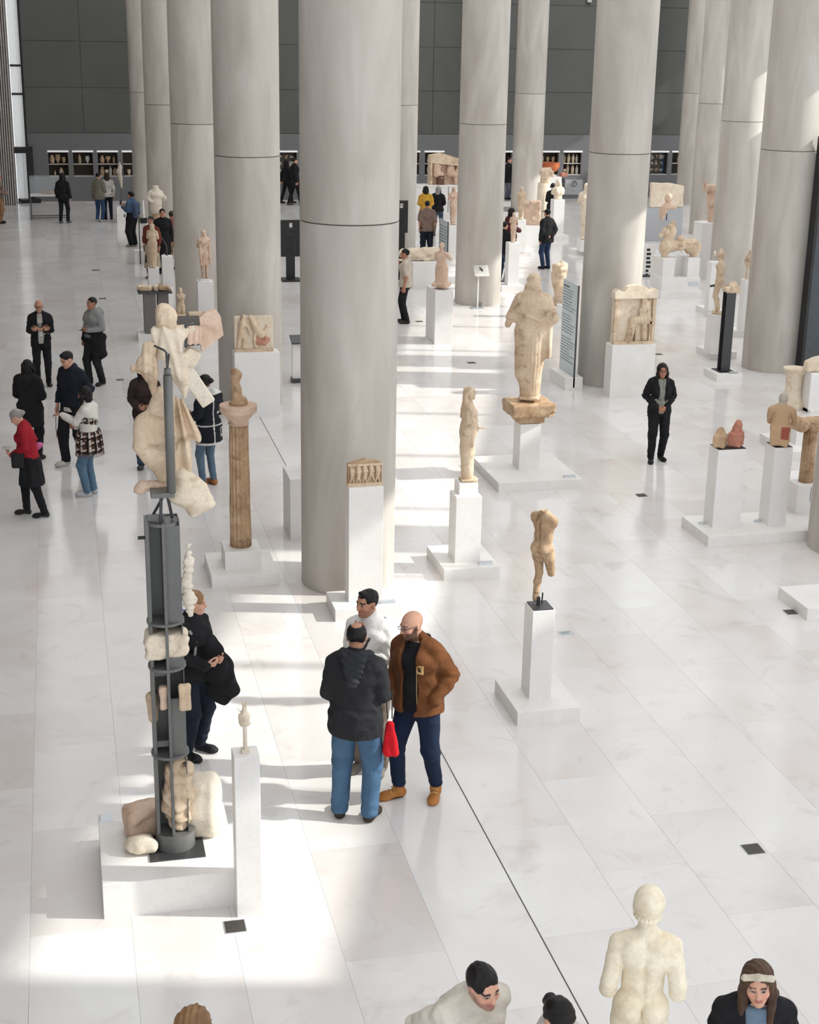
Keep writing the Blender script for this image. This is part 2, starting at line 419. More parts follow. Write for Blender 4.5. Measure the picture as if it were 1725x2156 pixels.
# concrete columns
def mat_concrete():
    m, nt, b = newmat('fair_faced_concrete')
    tc = N(nt, 'ShaderNodeTexCoord'); mp = N(nt, 'ShaderNodeMapping'); mp.inputs['Scale'].default_value = (1.0, 1.0, 0.22); nt.links.new(tc.outputs['Object'], mp.inputs[0])
    oi = N(nt, 'ShaderNodeObjectInfo'); ad = N(nt, 'ShaderNodeVectorMath', operation='MULTIPLY_ADD'); nt.links.new(oi.outputs['Random'], ad.inputs[0]); ad.inputs[1].default_value = (9, 7, 5); nt.links.new(mp.outputs[0], ad.inputs[2])
    a = ramp(nt, noise(nt, 2.4, 5, 0.55, 0.5, vec=ad.outputs[0]), [(0.3, srgb(181, 173, 164)), (0.7, srgb(206, 200, 192))])
    f = ramp(nt, noise(nt, 0.9, 3, 0.5, 0.2, vec=ad.outputs[0]), [(0.35, 0.90), (0.65, 1.0)])
    nt.links.new(mix(nt, a, f, 1.0, 'MULTIPLY'), b.inputs['Base Color']); b.inputs['Roughness'].default_value = 0.62
    bump(nt, b, noise(nt, 40, 4), 0.06, 0.01)
    return m
M_CONC = mat_concrete(); M_JOINT = plain('dark_joint_filler', srgb(96, 92, 88), 0.9)  # dark filler for the ring joint of the columns
JZ = 4.456
def column(x, y, r, label):
    t = thing('concrete_column', label, 'column', (x, y, 0), 0, 'round concrete columns')
    n = 96
    for z0, z1, ch in ((0, JZ - 0.007, 0.004), (JZ + 0.007, 10.6, 0.004)):
        o = MB().lathe([(r - ch, z0), (r, z0 + ch), (r, z1 - ch), (r - ch, z1)], n).build('shaft', M_CONC, t); autosmooth(o, 30)
    MB().lathe([(r - 0.010, JZ - 0.009), (r - 0.010, JZ + 0.009)], n, cap=False).build('joint', M_JOINT, t, True)
    return t
for x, y, r, lab in (
    (3.27, 17.0, 0.577, 'thick grey concrete column right behind the relief pedestal and the talking men'),
    (3.25, 26.44, 0.575, 'grey concrete column behind the horseman relief block'),
    (3.21, 35.9, 0.58, 'grey concrete column behind the draped statue on tall white pedestal'),
    (3.16, 45.3, 0.58, 'grey concrete column behind the white plaster torso'),
    (3.18, 54.4, 0.58, 'slim far concrete column beside the shelf niches with vases'),
    (10.44, 27.1, 0.58, 'concrete column between glass text panel and the framed seated relief'),
    (10.34, 36.3, 0.585, 'concrete column with a small white lectern sign at its foot'),
    (10.45, 46.2, 0.575, 'far concrete column beside the black screen and small temple pediment'),
    (17.92, 56.4, 0.59, 'far concrete column behind the sphinx on its tall shaft'),
    (10.22, 17.0, 0.585, 'concrete column beside the fallen volute capital and seated scribes'),
    (14.36, 27.85, 0.585, 'concrete column behind the dark steel post, sunlit along one edge'),
    (18.17, 38.1, 0.585, 'concrete column between the horse statue and the small standing figure'),
    (22.28, 49.0, 0.585, 'far concrete column behind the winged figure with raised slab'),
    (25.76, 58.5, 0.585, 'far concrete column by the framed displays of the back wall'),
    ):
    column(x, y, r, lab)

# back wall with niches
M_WALL = plain('dark_grey_wall_panel', srgb(84, 84, 80), 0.34, 0.1, 0.07, 0.6)
M_SCREEN = plain('pale_grey_screen', srgb(170, 171, 174), 0.5, 0, 0.04, 0.8)
M_WALLB = plain('grey_wall_render', srgb(110, 110, 112), 0.5, 0.0, 0.05, 0.8)
M_NICHE = plain('dark_niche_lining', srgb(62, 54, 46), 0.7)
M_SHELF = plain('white_shelf', srgb(206, 202, 196), 0.5)
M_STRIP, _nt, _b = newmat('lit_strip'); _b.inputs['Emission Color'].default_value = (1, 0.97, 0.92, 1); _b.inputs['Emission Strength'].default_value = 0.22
WY = 61.0
def wx(px, py=345): return float(onY(px, py, WY)[0])
def wz(px, py): return float(onY(px, py, WY)[2])
NZ0, NZ1 = wz(170, 372), wz(170, 320)
niche_px = [(102.7, 144), (154.7, 196), (206.7, 248), (259, 300), (585, 625), (842, 883), (895, 934), (1036, 1077), (1138, 1176), (1187, 1224), (1371, 1406), (1415, 1450)]
nx = [(wx(a), wx(b)) for a, b in niche_px]
wb = MB(); BT = 2.62
wb.box(-1.3, 34, WY, WY + 0.12, -0.02, NZ0); wb.box(-1.3, 34, WY, WY + 0.12, NZ1, BT)
edges = [-1.3] + [e for p in nx for e in p] + [34]
for k in range(0, len(edges), 2): wb.box(edges[k], edges[k + 1], WY, WY + 0.12, NZ0, NZ1)
wb.box(-1.3, 34, WY + 0.07, WY + 0.12, BT, 12)
wall_back = wb.build('wall_back', M_WALLB); tag(wall_back, kind='structure')
for i in range(15):
    for j in range(5):
        x0 = -1.25 + i * 2.35; z0 = BT + 0.01 + j * 1.72
        MB().box(x0 + 0.008, x0 + 2.342, WY + 0.0, WY + 0.07, z0 + 0.008, z0 + 1.712).build('panel', M_WALL, wall_back)
M_POT = [stone('pale_clay', srgb(196, 176, 150), srgb(222, 206, 184), srgb(140, 110, 84), 0.5), stone('buff_clay', srgb(170, 142, 112), srgb(196, 170, 140), srgb(100, 76, 56), 0.5), stone('grey_clay', srgb(190, 186, 178), srgb(214, 210, 204), srgb(140, 136, 130), 0.5)]
def pot_profile(kind, h):
    P = {0: [(.20, 0), (.30, .05), (.42, .35), (.45, .55), (.30, .80), (.20, .86), (.28, .97), (.26, 1)],
         1: [(.16, 0), (.14, .1), (.40, .45), (.46, .7), (.36, .88), (.42, 1)],
         2: [(.18, 0), (.22, .05), (.26, .5), (.24, .72), (.10, .84), (.10, .95), (.15, 1)],
         3: [(.22, 0), (.12, .12), (.15, .3), (.5, .62), (.55, 1), (.5, 1)]}[kind]
    return [(r * h * .68, z * h) for r, z in P]
KIND = ['two-necked storage jar', 'wide-bellied bowl', 'slender bottle', 'footed cup']
pots = {0: [(.18, 1, .34, 0), (.47, 1, .36, 1), (.78, 1, .26, 1), (.3, 0, .2, 2), (.62, 0, .3, 0)], 1: [(.33, 1, .36, 2), (.73, 1, .3, 1)],
        2: [(.22, 1, .32, 0), (.52, 1, .28, 3), (.82, 1, .28, 2), (.2, 0, .34, 0), (.42, 0, .24, 1), (.62, 0, .36, 2), (.86, 0, .3, 0)], 3: [(.3, 0, .24, 1), (.75, 1, .5, 2)],
        5: [(.7, 1, .3, 2)], 6: [(.3, 1, .3, 0), (.3, 0, .4, 0)], 8: [(.2, 1, .26, 1), (.5, 1, .26, 1), (.8, 1, .26, 1), (.35, 0, .2, 3), (.7, 0, .2, 3)],
        9: [(.14, 1, .34, 2), (.37, 1, .38, 2), (.6, 1, .36, 2), (.82, 1, .34, 2), (.12, 0, .22, 3), (.35, 0, .42, 2), (.6, 0, .4, 2), (.84, 0, .36, 2)], 11: [(.5, 1, .3, 2)], 7: [(.3, 1, .3, 2), (.7, 1, .3, 2), (.5, 0, .3, 0)]}
nname = ['first niche from dark door frame', 'second niche from dark door frame', 'third niche from dark door frame', 'niche half hidden by far column', '', 'niche behind black screen', 'niche beside small temple pediment', 'niche between two grey columns', 'niche above orange bowl', 'niche over emblem cabinet', '', 'narrow niche by farthest column']
seen_pots = {}
for k, (x0, x1) in enumerate(nx):
    d = 0.42; y1 = WY + d
    nb = MB(); a, b_ = x0, x1
    nb.box(a, b_, y1, y1 + 0.02, NZ0, NZ1); nb.box(a - 0.02, a, WY + 0.12, y1 + 0.02, NZ0 - 0.02, NZ1 + 0.02); nb.box(b_, b_ + 0.02, WY + 0.12, y1 + 0.02, NZ0 - 0.02, NZ1 + 0.02)
    nb.box(a, b_, WY + 0.12, y1, NZ0 - 0.02, NZ0); nb.box(a, b_, WY + 0.12, y1, NZ1, NZ1 + 0.02)
    nich = nb.build('niche', M_NICHE, wall_back)
    zm = (NZ0 + NZ1) / 2
    MB().box(a, b_, WY + 0.02, y1, NZ0, NZ0 + 0.025).build('shelf', M_SHELF, nich)
    if k not in (4, 10): MB().box(a, b_, WY + 0.03, y1, zm - 0.012, zm + 0.012).build('shelf', M_SHELF, nich)
    MB().box(a - 0.03, b_ + 0.03, WY - 0.03, WY + 0.1, NZ1 - 0.01, NZ1 + 0.06).build('light_strip', M_STRIP, nich)
    for (u, lv, h, kd) in pots.get(k, []):
        z = (zm + 0.012 if lv else NZ0 + 0.025); h = min(h, 0.42)
        p = MB().lathe(pot_profile(kd, h), 16).build('clay_vase', M_POT[(k + int(u * 10)) % 3], None, True, loc=(a + u * (b_ - a), WY + 0.17 + 0.1 * ((int(u * 100) % 3) / 2), z))
        lb = '%s %s, %s shelf, %s' % (['pale', 'buff', 'grey'][(k + int(u * 10)) % 3], KIND[kd], 'upper' if lv else 'lower', nname[k]); q = seen_pots[lb] = seen_pots.get(lb, -1) + 1
        tag(p, lb + ('', ', second of its kind', ', third of its kind', ', fourth of its kind')[q], 'vase', 'vases in the wall niches')
# framed object boards inside two displays
M_BLUE = plain('blue_display_edge', srgb(58, 88, 128), 0.5)
for k in (4, 10):
    x0, x1 = nx[k]
    t = thing('display_board', 'pinned fragments board inside niche %s' % ('behind the walking woman in dark' if k == 4 else 'with blue side above the white block'), 'display', ((x0 + x1) / 2, WY + 0.36, NZ0 + 0.025))
    MB().box(-0.36, 0.36, -0.02, 0.02, 0, NZ1 - NZ0 - 0.04).build('backing', plain('board_dark', srgb(78, 74, 70), 0.7), t)
    if k == 10: MB().box(0.28, 0.36, -0.03, -0.02, 0, NZ1 - NZ0 - 0.04).build('edge_strip', M_BLUE, t)
    rr = random.Random(k)
    for i in range(9):
        s = Shape().ell((0, 0, 0), (0.05 + 0.05 * rr.random(), 0.02, 0.05 + 0.06 * rr.random()), (0, rr.random() * 90, 0)).wrinkle(lumps(i + k, 40, 0.008))
        s.build('fragment', M_POT[i % 3], t, 0.018, loc=(-0.22 + 0.22 * (i % 3), -0.035, 0.16 + 0.28 * (i // 3)))
# wall cabinet with emblem, under the bottle niche
x0, x1 = nx[9]
t = thing('wall_cabinet', 'pale grey cabinet with a round emblem under the bottle niche', 'cabinet', ((x0 + x1) / 2, WY - 0.18, 0))
w = (x1 - x0) / 2 + 0.05
MB().box(-w, w, -0.14, 0.16, 0.08, NZ0 - 0.1, 0.008).build('body', M_WALLB, t); MB().box(-w - 0.06, w + 0.06, -0.16, 0.16, 0, 0.08).build('kickboard', M_WALLB, t)
MB().box(-w + 0.05, w - 0.05, -0.16, -0.14, 0.16, NZ0 - 0.16, 0.004).build('door', plain('cabinet_door', srgb(166, 167, 168), 0.4), t)
em = MB()
em.tube([(0.12 * math.cos(a), -0.165, 0.62 + 0.12 * math.sin(a)) for a in np.linspace(0, 6.283, 25)], 0.012, 6)
em.tube([(-0.02, -0.165, 0.55), (-0.02, -0.165, 0.69), (0.05, -0.165, 0.69)], 0.011, 6).tube([(-0.02, -0.165, 0.625), (0.035, -0.165, 0.625)], 0.011, 6)
em.build('emblem', M_DKSTEEL, t)
# security camera high on the back wall
p = onY(1240, 4, WY - 0.02)
t = thing('security_camera', 'small white dome camera high on the dark back wall', 'camera', (p[0], WY - 0.1, p[2]))
MB().lathe([(0.06, -0.05), (0.10, 0.0), (0.09, 0.08), (0.05, 0.12)], 16).build('housing', M_SHELF, t, True); Shape().ell((0, -0.03, -0.05), 0.06).build('lens', M_BLACK, t, 0.015)
MB().box(-0.03, 0.03, 0.0, 0.1, 0.08, 0.14).build('bracket', M_SHELF, t)

# far left: batten wall, lit slatted window, dark frame
LX = float(onY(37, 430, 59.6)[0])
lw = MB().box(-9, LX - 0.02, 59.6, 61.1, -0.02, 11).build('wall_left', plain('brown_grey_lining', srgb(104, 96, 92), 0.6)); tag(lw, kind='structure')
M_BAT = plain('grey_batten', srgb(188, 184, 180), 0.5)
for i in range(12):
    x = LX - 0.05 - i * 0.085
    MB().box(x - 0.022, x + 0.022, 59.52, 59.6, 0.0, 10.8).build('batten', M_BAT, lw)
for i in range(30):
    x = LX - 1.2 - i * 0.25
    MB().box(x - 0.03, x + 0.03, 59.55, 59.6, 0.0, 10.8).build('batten', plain('dark_batten', srgb(92, 82, 78), 0.6), lw)
RX = float(onY(62, 424, 60.9)[0])
win = MB().box(LX, RX + 0.1, 61.25, 61.3, 0, 11).build('window_1', plain('window_back', (0.8, 0.8, 0.8), 0.5)); tag(win, kind='structure')
M_LIT, _nt, _b = newmat('glowing_white_slat'); _b.inputs['Base Color'].default_value = (0.85, 0.86, 0.86, 1); _b.inputs['Emission Color'].default_value = (0.95, 0.98, 1, 1); _b.inputs['Emission Strength'].default_value = 0.22  # slats glow by themselves, standing in for daylight from behind
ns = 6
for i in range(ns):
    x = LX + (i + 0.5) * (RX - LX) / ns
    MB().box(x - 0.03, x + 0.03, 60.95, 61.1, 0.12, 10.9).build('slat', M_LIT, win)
fr = MB().box(RX - 0.02, RX + 0.06, 60.86, 61.2, 0, 11)
fr.box(LX, RX, 60.9, 61.2, 0, 0.12); zz = float(onY(50, 198, 60.9)[2]); fr.box(LX, RX, 60.9, 60.95, zz - 0.04, zz + 0.04); zz = float(onY(46, 138, 60.9)[2]); fr.box(LX, RX, 60.9, 60.95, zz - 0.04, zz + 0.04)
fr.build('frame', M_BLACK, win)
d = MB(); zt = float(onY(52, 310, 60.5)[2])
d.box(RX - 0.02, RX + 0.24, 60.4, 60.9, 0, zt); d.box(LX - 0.02, RX - 0.02, 60.4, 60.8, zt - 0.22, zt); d.box(LX + 0.1, RX + 0.45, 60.35, 60.9, 0, 0.12)
d1 = d.build('door_1', M_BLACK); tag(d1, kind='structure')
# far wall continuing beyond the left lining
# slanted window wall on the right: posts, panes, blinds added to shape the sun (out of frame, lets the daylight in)
M_BLIND, _nt, _b = newmat('added_white_blind')
_nt.nodes.remove(_b); _tr = N(_nt, 'ShaderNodeBsdfTranslucent'); _tr.inputs[0].default_value = (0.86, 0.88, 0.9, 1); _df = N(_nt, 'ShaderNodeBsdfDiffuse'); _df.inputs[0].default_value = (0.8, 0.8, 0.8, 1)
_mx = N(_nt, 'ShaderNodeMixShader'); _mx.inputs[0].default_value = 0.25; _nt.links.new(_tr.outputs[0], _mx.inputs[1]); _nt.links.new(_df.outputs[0], _mx.inputs[2])
_nt.links.new(_mx.outputs[0], _nt.nodes['Material Output'].inputs[0])
M_PANE, _nt, _b = newmat('clear_pane'); _nt.nodes.remove(_b); _tp = N(_nt, 'ShaderNodeBsdfTransparent'); _tp.inputs[0].default_value = (0.95, 0.97, 0.96, 1); _gl = N(_nt, 'ShaderNodeBsdfGlossy'); _gl.inputs['Roughness'].default_value = 0.02
_mx = N(_nt, 'ShaderNodeMixShader'); _mx.inputs[0].default_value = 0.05; _nt.links.new(_tp.outputs[0], _mx.inputs[1]); _nt.links.new(_gl.outputs[0], _mx.inputs[2]); _nt.links.new(_mx.outputs[0], _nt.nodes['Material Output'].inputs[0])
M_LAY, _nt, _b = newmat('fill_light_pane'); _nt.nodes.remove(_b); _tr = N(_nt, 'ShaderNodeBsdfTranslucent'); _tr.inputs[0].default_value = (0.785, 0.782, 0.778, 1); _nt.links.new(_tr.outputs[0], _nt.nodes['Material Output'].inputs[0])
FZ0, FZ1, FTOP = 5.45, 7.0, 10.8
fang = math.atan2(0.36, 1.0); fl = math.hypot(0.36, 1.0)
wr = MB().box(-0.15, 0.15, -18 * fl, 46 * fl, FTOP, 11.2).box(-0.1, 0.1, -18 * fl, 46 * fl, -0.2, 0.05).build('wall_right', M_WALLB, None, False, (facade_x(17), 17, 0), -fang); tag(wr, kind='structure')
nb_ = 24; L = 64 * fl / nb_
for i in range(nb_ + 1):
    y = -18 * fl + i * L
    MB().box(-0.08, 0.12, y - 0.05, y + 0.05, 0.05, FTOP).build('mullion', M_DKSTEEL, wr)
    if i < nb_:
        MB().box(0.02, 0.022, y + 0.05, y + L - 0.05, 0.05, FZ0).build('sun_mask_blind', M_BLIND, wr)
        MB().box(0.02, 0.022, y + 0.05, y + L - 0.05, FZ1, FTOP).build('sun_mask_blind', M_BLIND, wr)
        MB().box(0.02, 0.03, y + 0.05, y + L - 0.05, FZ0, FZ1).build('pane', M_PANE, wr)
        if 17 + y / fl < 6.3: MB().box(-0.02, -0.018, y + 0.02, y + L, FZ0 - .05, FZ1 + .05).build('sun_mask_blind', M_BLIND, wr)  # extra blind added to close the gap where the sun patch ends
def slant(xa, xb, y0, y1, z0, z1):
    """slab in plan between two edges given as functions of y"""
    v = [(xa(y0), y0), (xb(y0), y0), (xb(y1), y1), (xa(y1), y1)]
    return MB().add([(p[0], p[1], z) for z in (z0, z1) for p in v], [(3, 2, 1, 0), (4, 5, 6, 7), (0, 1, 5, 4), (1, 2, 6, 5), (2, 3, 7, 6), (3, 0, 4, 7)])
LAYX = -1.2
ceil = slant(lambda y: -9, lambda y: LAYX, -3, 61.1, 10.85, 11.2).build('ceiling', plain('pale_ceiling', srgb(150, 146, 142), 0.8)); tag(ceil, kind='structure')
for i in range(16):          # unseen laylight added as fill: white translucent panes between steel ribs
    y0, y1 = -3 + i * 4.0, min(1 + i * 4.0, 61.1)
    slant(lambda y: LAYX, lambda y: facade_x(y) - 0.15, y0 + 0.1, y1 - 0.1, 10.95, 10.955).build('fill_laylight_pane', M_LAY, ceil)
    slant(lambda y: LAYX, lambda y: facade_x(y) - 0.15, y1 - 0.1, y1 + 0.1, 10.85, 11.1).build('rib', M_DKSTEEL, ceil)
# solid side of the hall beyond the left edge of the picture
lw2 = MB().box(-9.2, -9, 2, 61, -0.3, 11).build('wall_left', plain('side_wall', srgb(150, 144, 138), 0.7)); tag(lw2, kind='structure')
# ---------------------------------------------------------------- figures: skeleton, head, hands
A3 = lambda *p: np.array(p, float)
ARM = {  # right side: elbow, wrist, hand direction, palm normal, curl
    'down': ((.245, -.03, 1.14), (.255, .05, .89), (0, .12, -1), (-1, 0, 0), 22),
    'hang': ((.235, -.05, 1.14), (.23, .0, .885), (0, .05, -1), (-1, .1, 0), 22),
    'front': ((.235, -.02, 1.15), (.13, .24, 1.13), (-.35, .9, .15), (-.4, -.2, .9), 38),
    'phone': ((.225, .03, 1.16), (.10, .27, 1.24), (-.3, .75, .55), (-.6, -.5, .5), 48),
    'hold': ((.235, .0, 1.15), (.11, .24, 1.06), (-.6, .75, .1), (-.5, -.6, .5), 40),
    'clasp': ((.255, -.06, 1.16), (.085, .17, .985), (-.85, .35, -.25), (-.1, -1, 0), 30),
    'pocket': ((.268, -.11, 1.16), (.205, .085, 1.0), (-.75, -.3, -.5), (-1, 0, 0), 25),
    'crossed': ((.225, .07, 1.15), (-.03, .205, 1.185), (-1, .05, .1), (0, -1, 0), 18),
    'chin': ((.18, .13, 1.18), (.05, .19, 1.37), (-.25, -.15, 1), (-.3, -1, 0), 40),
    'point': ((.22, .12, 1.22), (.16, .36, 1.30), (-.05, 1, .15), (0, -.1, -1), 25),
    'back': ((.235, -.14, 1.16), (.05, -.17, .97), (-.9, -.1, -.1), (0, 1, 0), 30),
    'walkf': ((.24, .04, 1.15), (.23, .20, .97), (0, .5, -.8), (-1, 0, 0), 25),
    'walkb': ((.24, -.12, 1.16), (.25, -.14, .90), (0, .0, -1), (-1, 0, 0), 25),
    'camera': ((.26, .10, 1.20), (.07, .20, 1.49), (-.4, .3, .8), (-.8, -.3, .1), 55),
    'cup': ((.25, .10, 1.20), (.10, .17, 1.40), (-.5, -.1, .8), (-.8, -.5, .1), 45),
}
STAND = ((.105, .0, 8), (-.105, .0, -8))
WALK = ((.085, .22, 4), (-.085, -.20, -4))
STEP = ((.10, .10, 8), (-.11, -.05, -10))
def skel(arms=('down', 'down'), feet=STAND, lean=0, side=0, twist=0, head=(0, 0, 0), broad=1.0, hipx=.09):
    J = {}; pel = A3(0, 0, .95); J['pel'] = pel
    M = rotm(-lean, side, twist); up = lambda p: pel + M @ (np.array(p, float) - pel)
    J['waist'] = up((0, 0, 1.10)); J['chest'] = up((0, 0, 1.29)); J['neck'] = up((0, -.012, 1.465)); J['M'] = M
    J['hc'] = up((0, .022, 1.622)); hy, hp, hr = head; J['HM'] = M @ rotm(-hp, hr, -hy)
    J['hc'] = J['neck'] + (M @ A3(0, .0, .06)) + J['HM'] @ A3(0, .030, .097)
    for sd, a in ((1, arms[0]), (-1, arms[1])):
        e, w, d, n, c = ARM[a] if isinstance(a, str) else a; m = A3(sd, 1, 1); k = 'R' if sd > 0 else 'L'
        J['sh' + k] = up(A3(.165 * broad * sd, -.012, 1.385)); J['el' + k] = up((A3(*e) - A3(.014, 0, 0)) * m); J['wr' + k] = up(A3(*w) * m)
        J['hd' + k] = M @ (A3(*d) * m); J['hn' + k] = M @ (A3(*n) * m); J['cu' + k] = c
    for sd, (fx, fy, fz) in ((1, feet[0]), (-1, feet[1])):
        k = 'R' if sd > 0 else 'L'; hip = A3(hipx * sd, 0, .915); an = A3(fx, fy - .02, .085); f = A3(math.sin(math.radians(fz)), math.cos(math.radians(fz)), 0)
        v = an - hip; L = np.linalg.norm(v); a = .43; b = .42; L = min(L, a + b - .002); x = (a * a - b * b + L * L) / (2 * L); h = math.sqrt(max(a * a - x * x, 0)); u = v / np.linalg.norm(v); p = f - u * (f @ u); p = p / np.linalg.norm(p)
        J['hip' + k] = hip; J['kn' + k] = hip + u * x + p * h; J['an' + k] = an; J['ff' + k] = f
    return J
def sc(J, s):
    return {k: (v * s if (isinstance(v, np.ndarray) and v.shape == (3,) and k[:2] not in ('hd', 'hn', 'ff')) else v) for k, v in J.items()}

def add_head(S, c, M, s=1.0, sex='m', ears=True, face=True):
    T = lambda *p: c + M @ (A3(*p) * s)
    e = lambda p, r, k=.02: S.ell(T(*p), tuple(q * s for q in r), M, k * s)
    e((0, -.014, .032), (.076, .095, .086)); e((0, .022, -.025), (.062, .070, .088), .03)
    e((0, .036, -.078), (.048 if sex == 'm' else .042, .048, .040), .025)
    if face:
        S.cone(T(-.036, .078, .026), T(.036, .078, .026), .012 * s, .012 * s, .014 * s)
        for q in (-1, 1):
            S.cell(T(.030 * q, .101, .006), (.017 * s, .016 * s, .011 * s), M, .01 * s); e((.030 * q, .076, .006), (.014, .014, .013), .002)
            e((.040 * q, .062, -.028), (.022, .022, .022), .02)
        S.cone(T(0, .088, .016), T(0, .108, -.024), .008 * s, .0135 * s, .010 * s)
        e((0, .100, -.030), (.017, .012, .009), .008)
        e((0, .090, -.052), (.024, .010, .006), .005); e((0, .088, -.063), (.021, .011, .007), .005); e((0, .078, -.094), (.022, .018, .018), .02)
    if ears:
        for q in (-1, 1): e((.076 * q, -.006, -.006), (.009, .020, .032), .006)
    return S
def head_tint(c, M, s, skin, hair, beard=0, lips=(.45, .16, .13), brow=True):
    skin, hair, lips = np.array(skin), np.array(hair), np.array(lips)
    def fn(V):
        L = ((V - c) @ M) / s; C = np.tile(skin, (len(V), 1)); x, y, z = L.T; ax = np.abs(x)
        blush = np.exp(-(((ax - .042) / .02) ** 2 + ((z + .03) / .02) ** 2)) * (y > .03); C *= 1 + blush[:, None] * np.array([.10, -.10, -.10])
        if beard:
            b = np.clip((-.030 - .55 * np.clip(.03 - ax, 0, .03) + 1.1 * np.clip(.05 - y, 0, .08) - z) / .014, 0, 1) * np.clip((y + .012) / .012, 0, 1) * (z > -.14) * beard; b = np.maximum(b, beard * np.clip(1 - np.abs(z + .040) / .008, 0, 1) * (ax < .026) * (y > .08)); C = C * (1 - b[:, None]) + hair * b[:, None]
        m = (ax < .023) & (np.abs(z + .0575) < .011) & (y > .075); C[m] = lips
        if brow: m = (np.abs(z - .030 + .15 * (ax - .03) ** 2 / .03) < .0055) & (ax > .012) & (ax < .052) & (y > .05); C[m] = hair * .8 + .01
        m = (np.abs(z - .006) < .0085) & (np.abs(ax - .030) < .016) & (y > .06); C[m] = (.30, .26, .24)
        m = (np.abs(z - .006) < .0075) & (np.abs(ax - .029) < .0075) & (y > .06); C[m] = (.03, .02, .015)
        return C
    return fn
def add_hand(S, w, d, n, side, curl=25, s=1.0, spread=0.0):
    """palm, four jointed fingers of unequal length, thumb from the side of the palm"""
    d = np.array(d, float); d /= np.linalg.norm(d); n = np.array(n, float); n = n - d * (n @ d); n /= np.linalg.norm(n); t = np.cross(d, n)
    t = t * side     # towards the thumb
    P = lambda a, b, c: w + (d * a + t * b + n * c) * s
    S.cone(w - d * .03 * s, P(.02, 0, 0), .025 * s, .027 * s, .02 * s)
    S.econe(P(.02, 0, 0), P(.085, 0, 0), (.030 * s, .015 * s), (.040 * s, .014 * s), .012 * s, xdir=t)
    for i, (b, L, r) in enumerate(((.030, .072, .0088), (.010, .082, .0092), (-.011, .076, .0088), (-.031, .060, .0078))):
        p = P(.086 - .004 * abs(i - 1), b, 0); ang = 0.0
        for f, q in ((.46, .9), (.30, 1.25), (.24, .8)):
            ang += math.radians(curl * q); dd = d * math.cos(ang) + n * math.sin(ang); dd = dd + t * spread * (b / .03) * .2
            e = p + dd * L * f * s; S.cone(p, e, r * s, r * .93 * s, .004 * s); p = e; r *= .92
    p = P(.030, .030, .004)
    for L, fw_, out, pin, r in ((.040, .75, .62, .25, .0125), (.032, .92, .25, .35, .0105), (.026, .95, .05, .35, .0092)):
        v = d * fw_ + t * out + n * pin; v /= np.linalg.norm(v); e = p + v * L * s; S.cone(p, e, r * s, r * .9 * s, .006 * s); p = e
    return S
def torso(S, J, g=0.0, s=1.0, fat=1.0, sex='m', k=.05, upto=True):
    xd = J['M'] @ A3(1, 0, 0); U = J['M'] @ A3(0, 0, 1); Fd = J['M'] @ A3(0, 1, 0); g = g * s
    hw, ww, cw = ((.160, .138, .160), (.168, .118, .142))[sex == 'f']; cd = (.112, .106)[sex == 'f']
    S.econe(J['pel'] - U * .05 * s, J['waist'], (hw * s * (1 + .4 * (fat - 1)) + g, .112 * s * fat + g), (ww * s * fat + g, .095 * s * fat + g), k * s, xd)
    S.econe(J['waist'], J['chest'], (ww * s * fat + g, .095 * s * fat + g), (cw * s + g, cd * s + g), k * s, xd)
    if fat > 1.08: S.ell(J['waist'] + Fd * .045 * s - U * .02 * s, tuple(q * s * fat * .92 + g for q in (.13, .10, .13)), J['M'], .06 * s)
    S.econe(J['chest'], J['chest'] + U * .09 * s - Fd * .008 * s, (cw * s + g, cd * s + g), (cw * .88 * s + g, .085 * s + g), k * s, xd)
    S.cone(J['shL'], J['shR'], .052 * s + g * .8, .052 * s + g * .8, .05 * s)
    for q in ('L', 'R'): S.cone(J['neck'] - U * .015 * s, J['neck'] * .35 + J['sh' + q] * .65 + U * .012 * s, .048 * s + g * .5, .044 * s + g * .7, .05 * s)
    S.cone(J['neck'] - U * .02 * s, J['neck'] + U * .01 * s, .068 * s + g * .5, .058 * s + g * .5, .05 * s)
    if sex == 'f':
        for q in (-1, 1): S.ell(J['chest'] + xd * .072 * q * s + Fd * .085 * s - U * .01 * s, (.062 * s + g, .055 * s + g, .062 * s + g), J['M'], .04 * s)
    else:
        for q in (-1, 1): S.ell(J['chest'] + xd * .075 * q * s + Fd * .075 * s + U * .03 * s, (.08 * s + g, .05 * s + g, .06 * s + g), J['M'], .04 * s)
    return S
def arm(S, J, k, g=0.0, s=1.0, lower=True, frac=1.0, r=(.052, .043, .039, .028), sm=.04):
    g = g * s; sh, el, wr = J['sh' + k], J['el' + k], J['wr' + k]
    if not lower and frac < 1: el = sh + (el - sh) * frac
    S.cone(sh, sh + (el - sh) * .45, r[0] * s + g, r[0] * .92 * s + g, sm * s); S.cone(sh + (el - sh) * .4, el, r[0] * .92 * s + g, r[1] * s + g, sm * s)
    if lower:
        q = el + (wr - el) * .3; e = el + (wr - el) * frac
        S.cone(el, q, r[2] * s + g, r[2] * 1.04 * s + g, sm * s); S.cone(q, e, r[2] * 1.04 * s + g, (r[2] + (r[3] - r[2]) * frac) * s + g, sm * .7 * s)
    return S
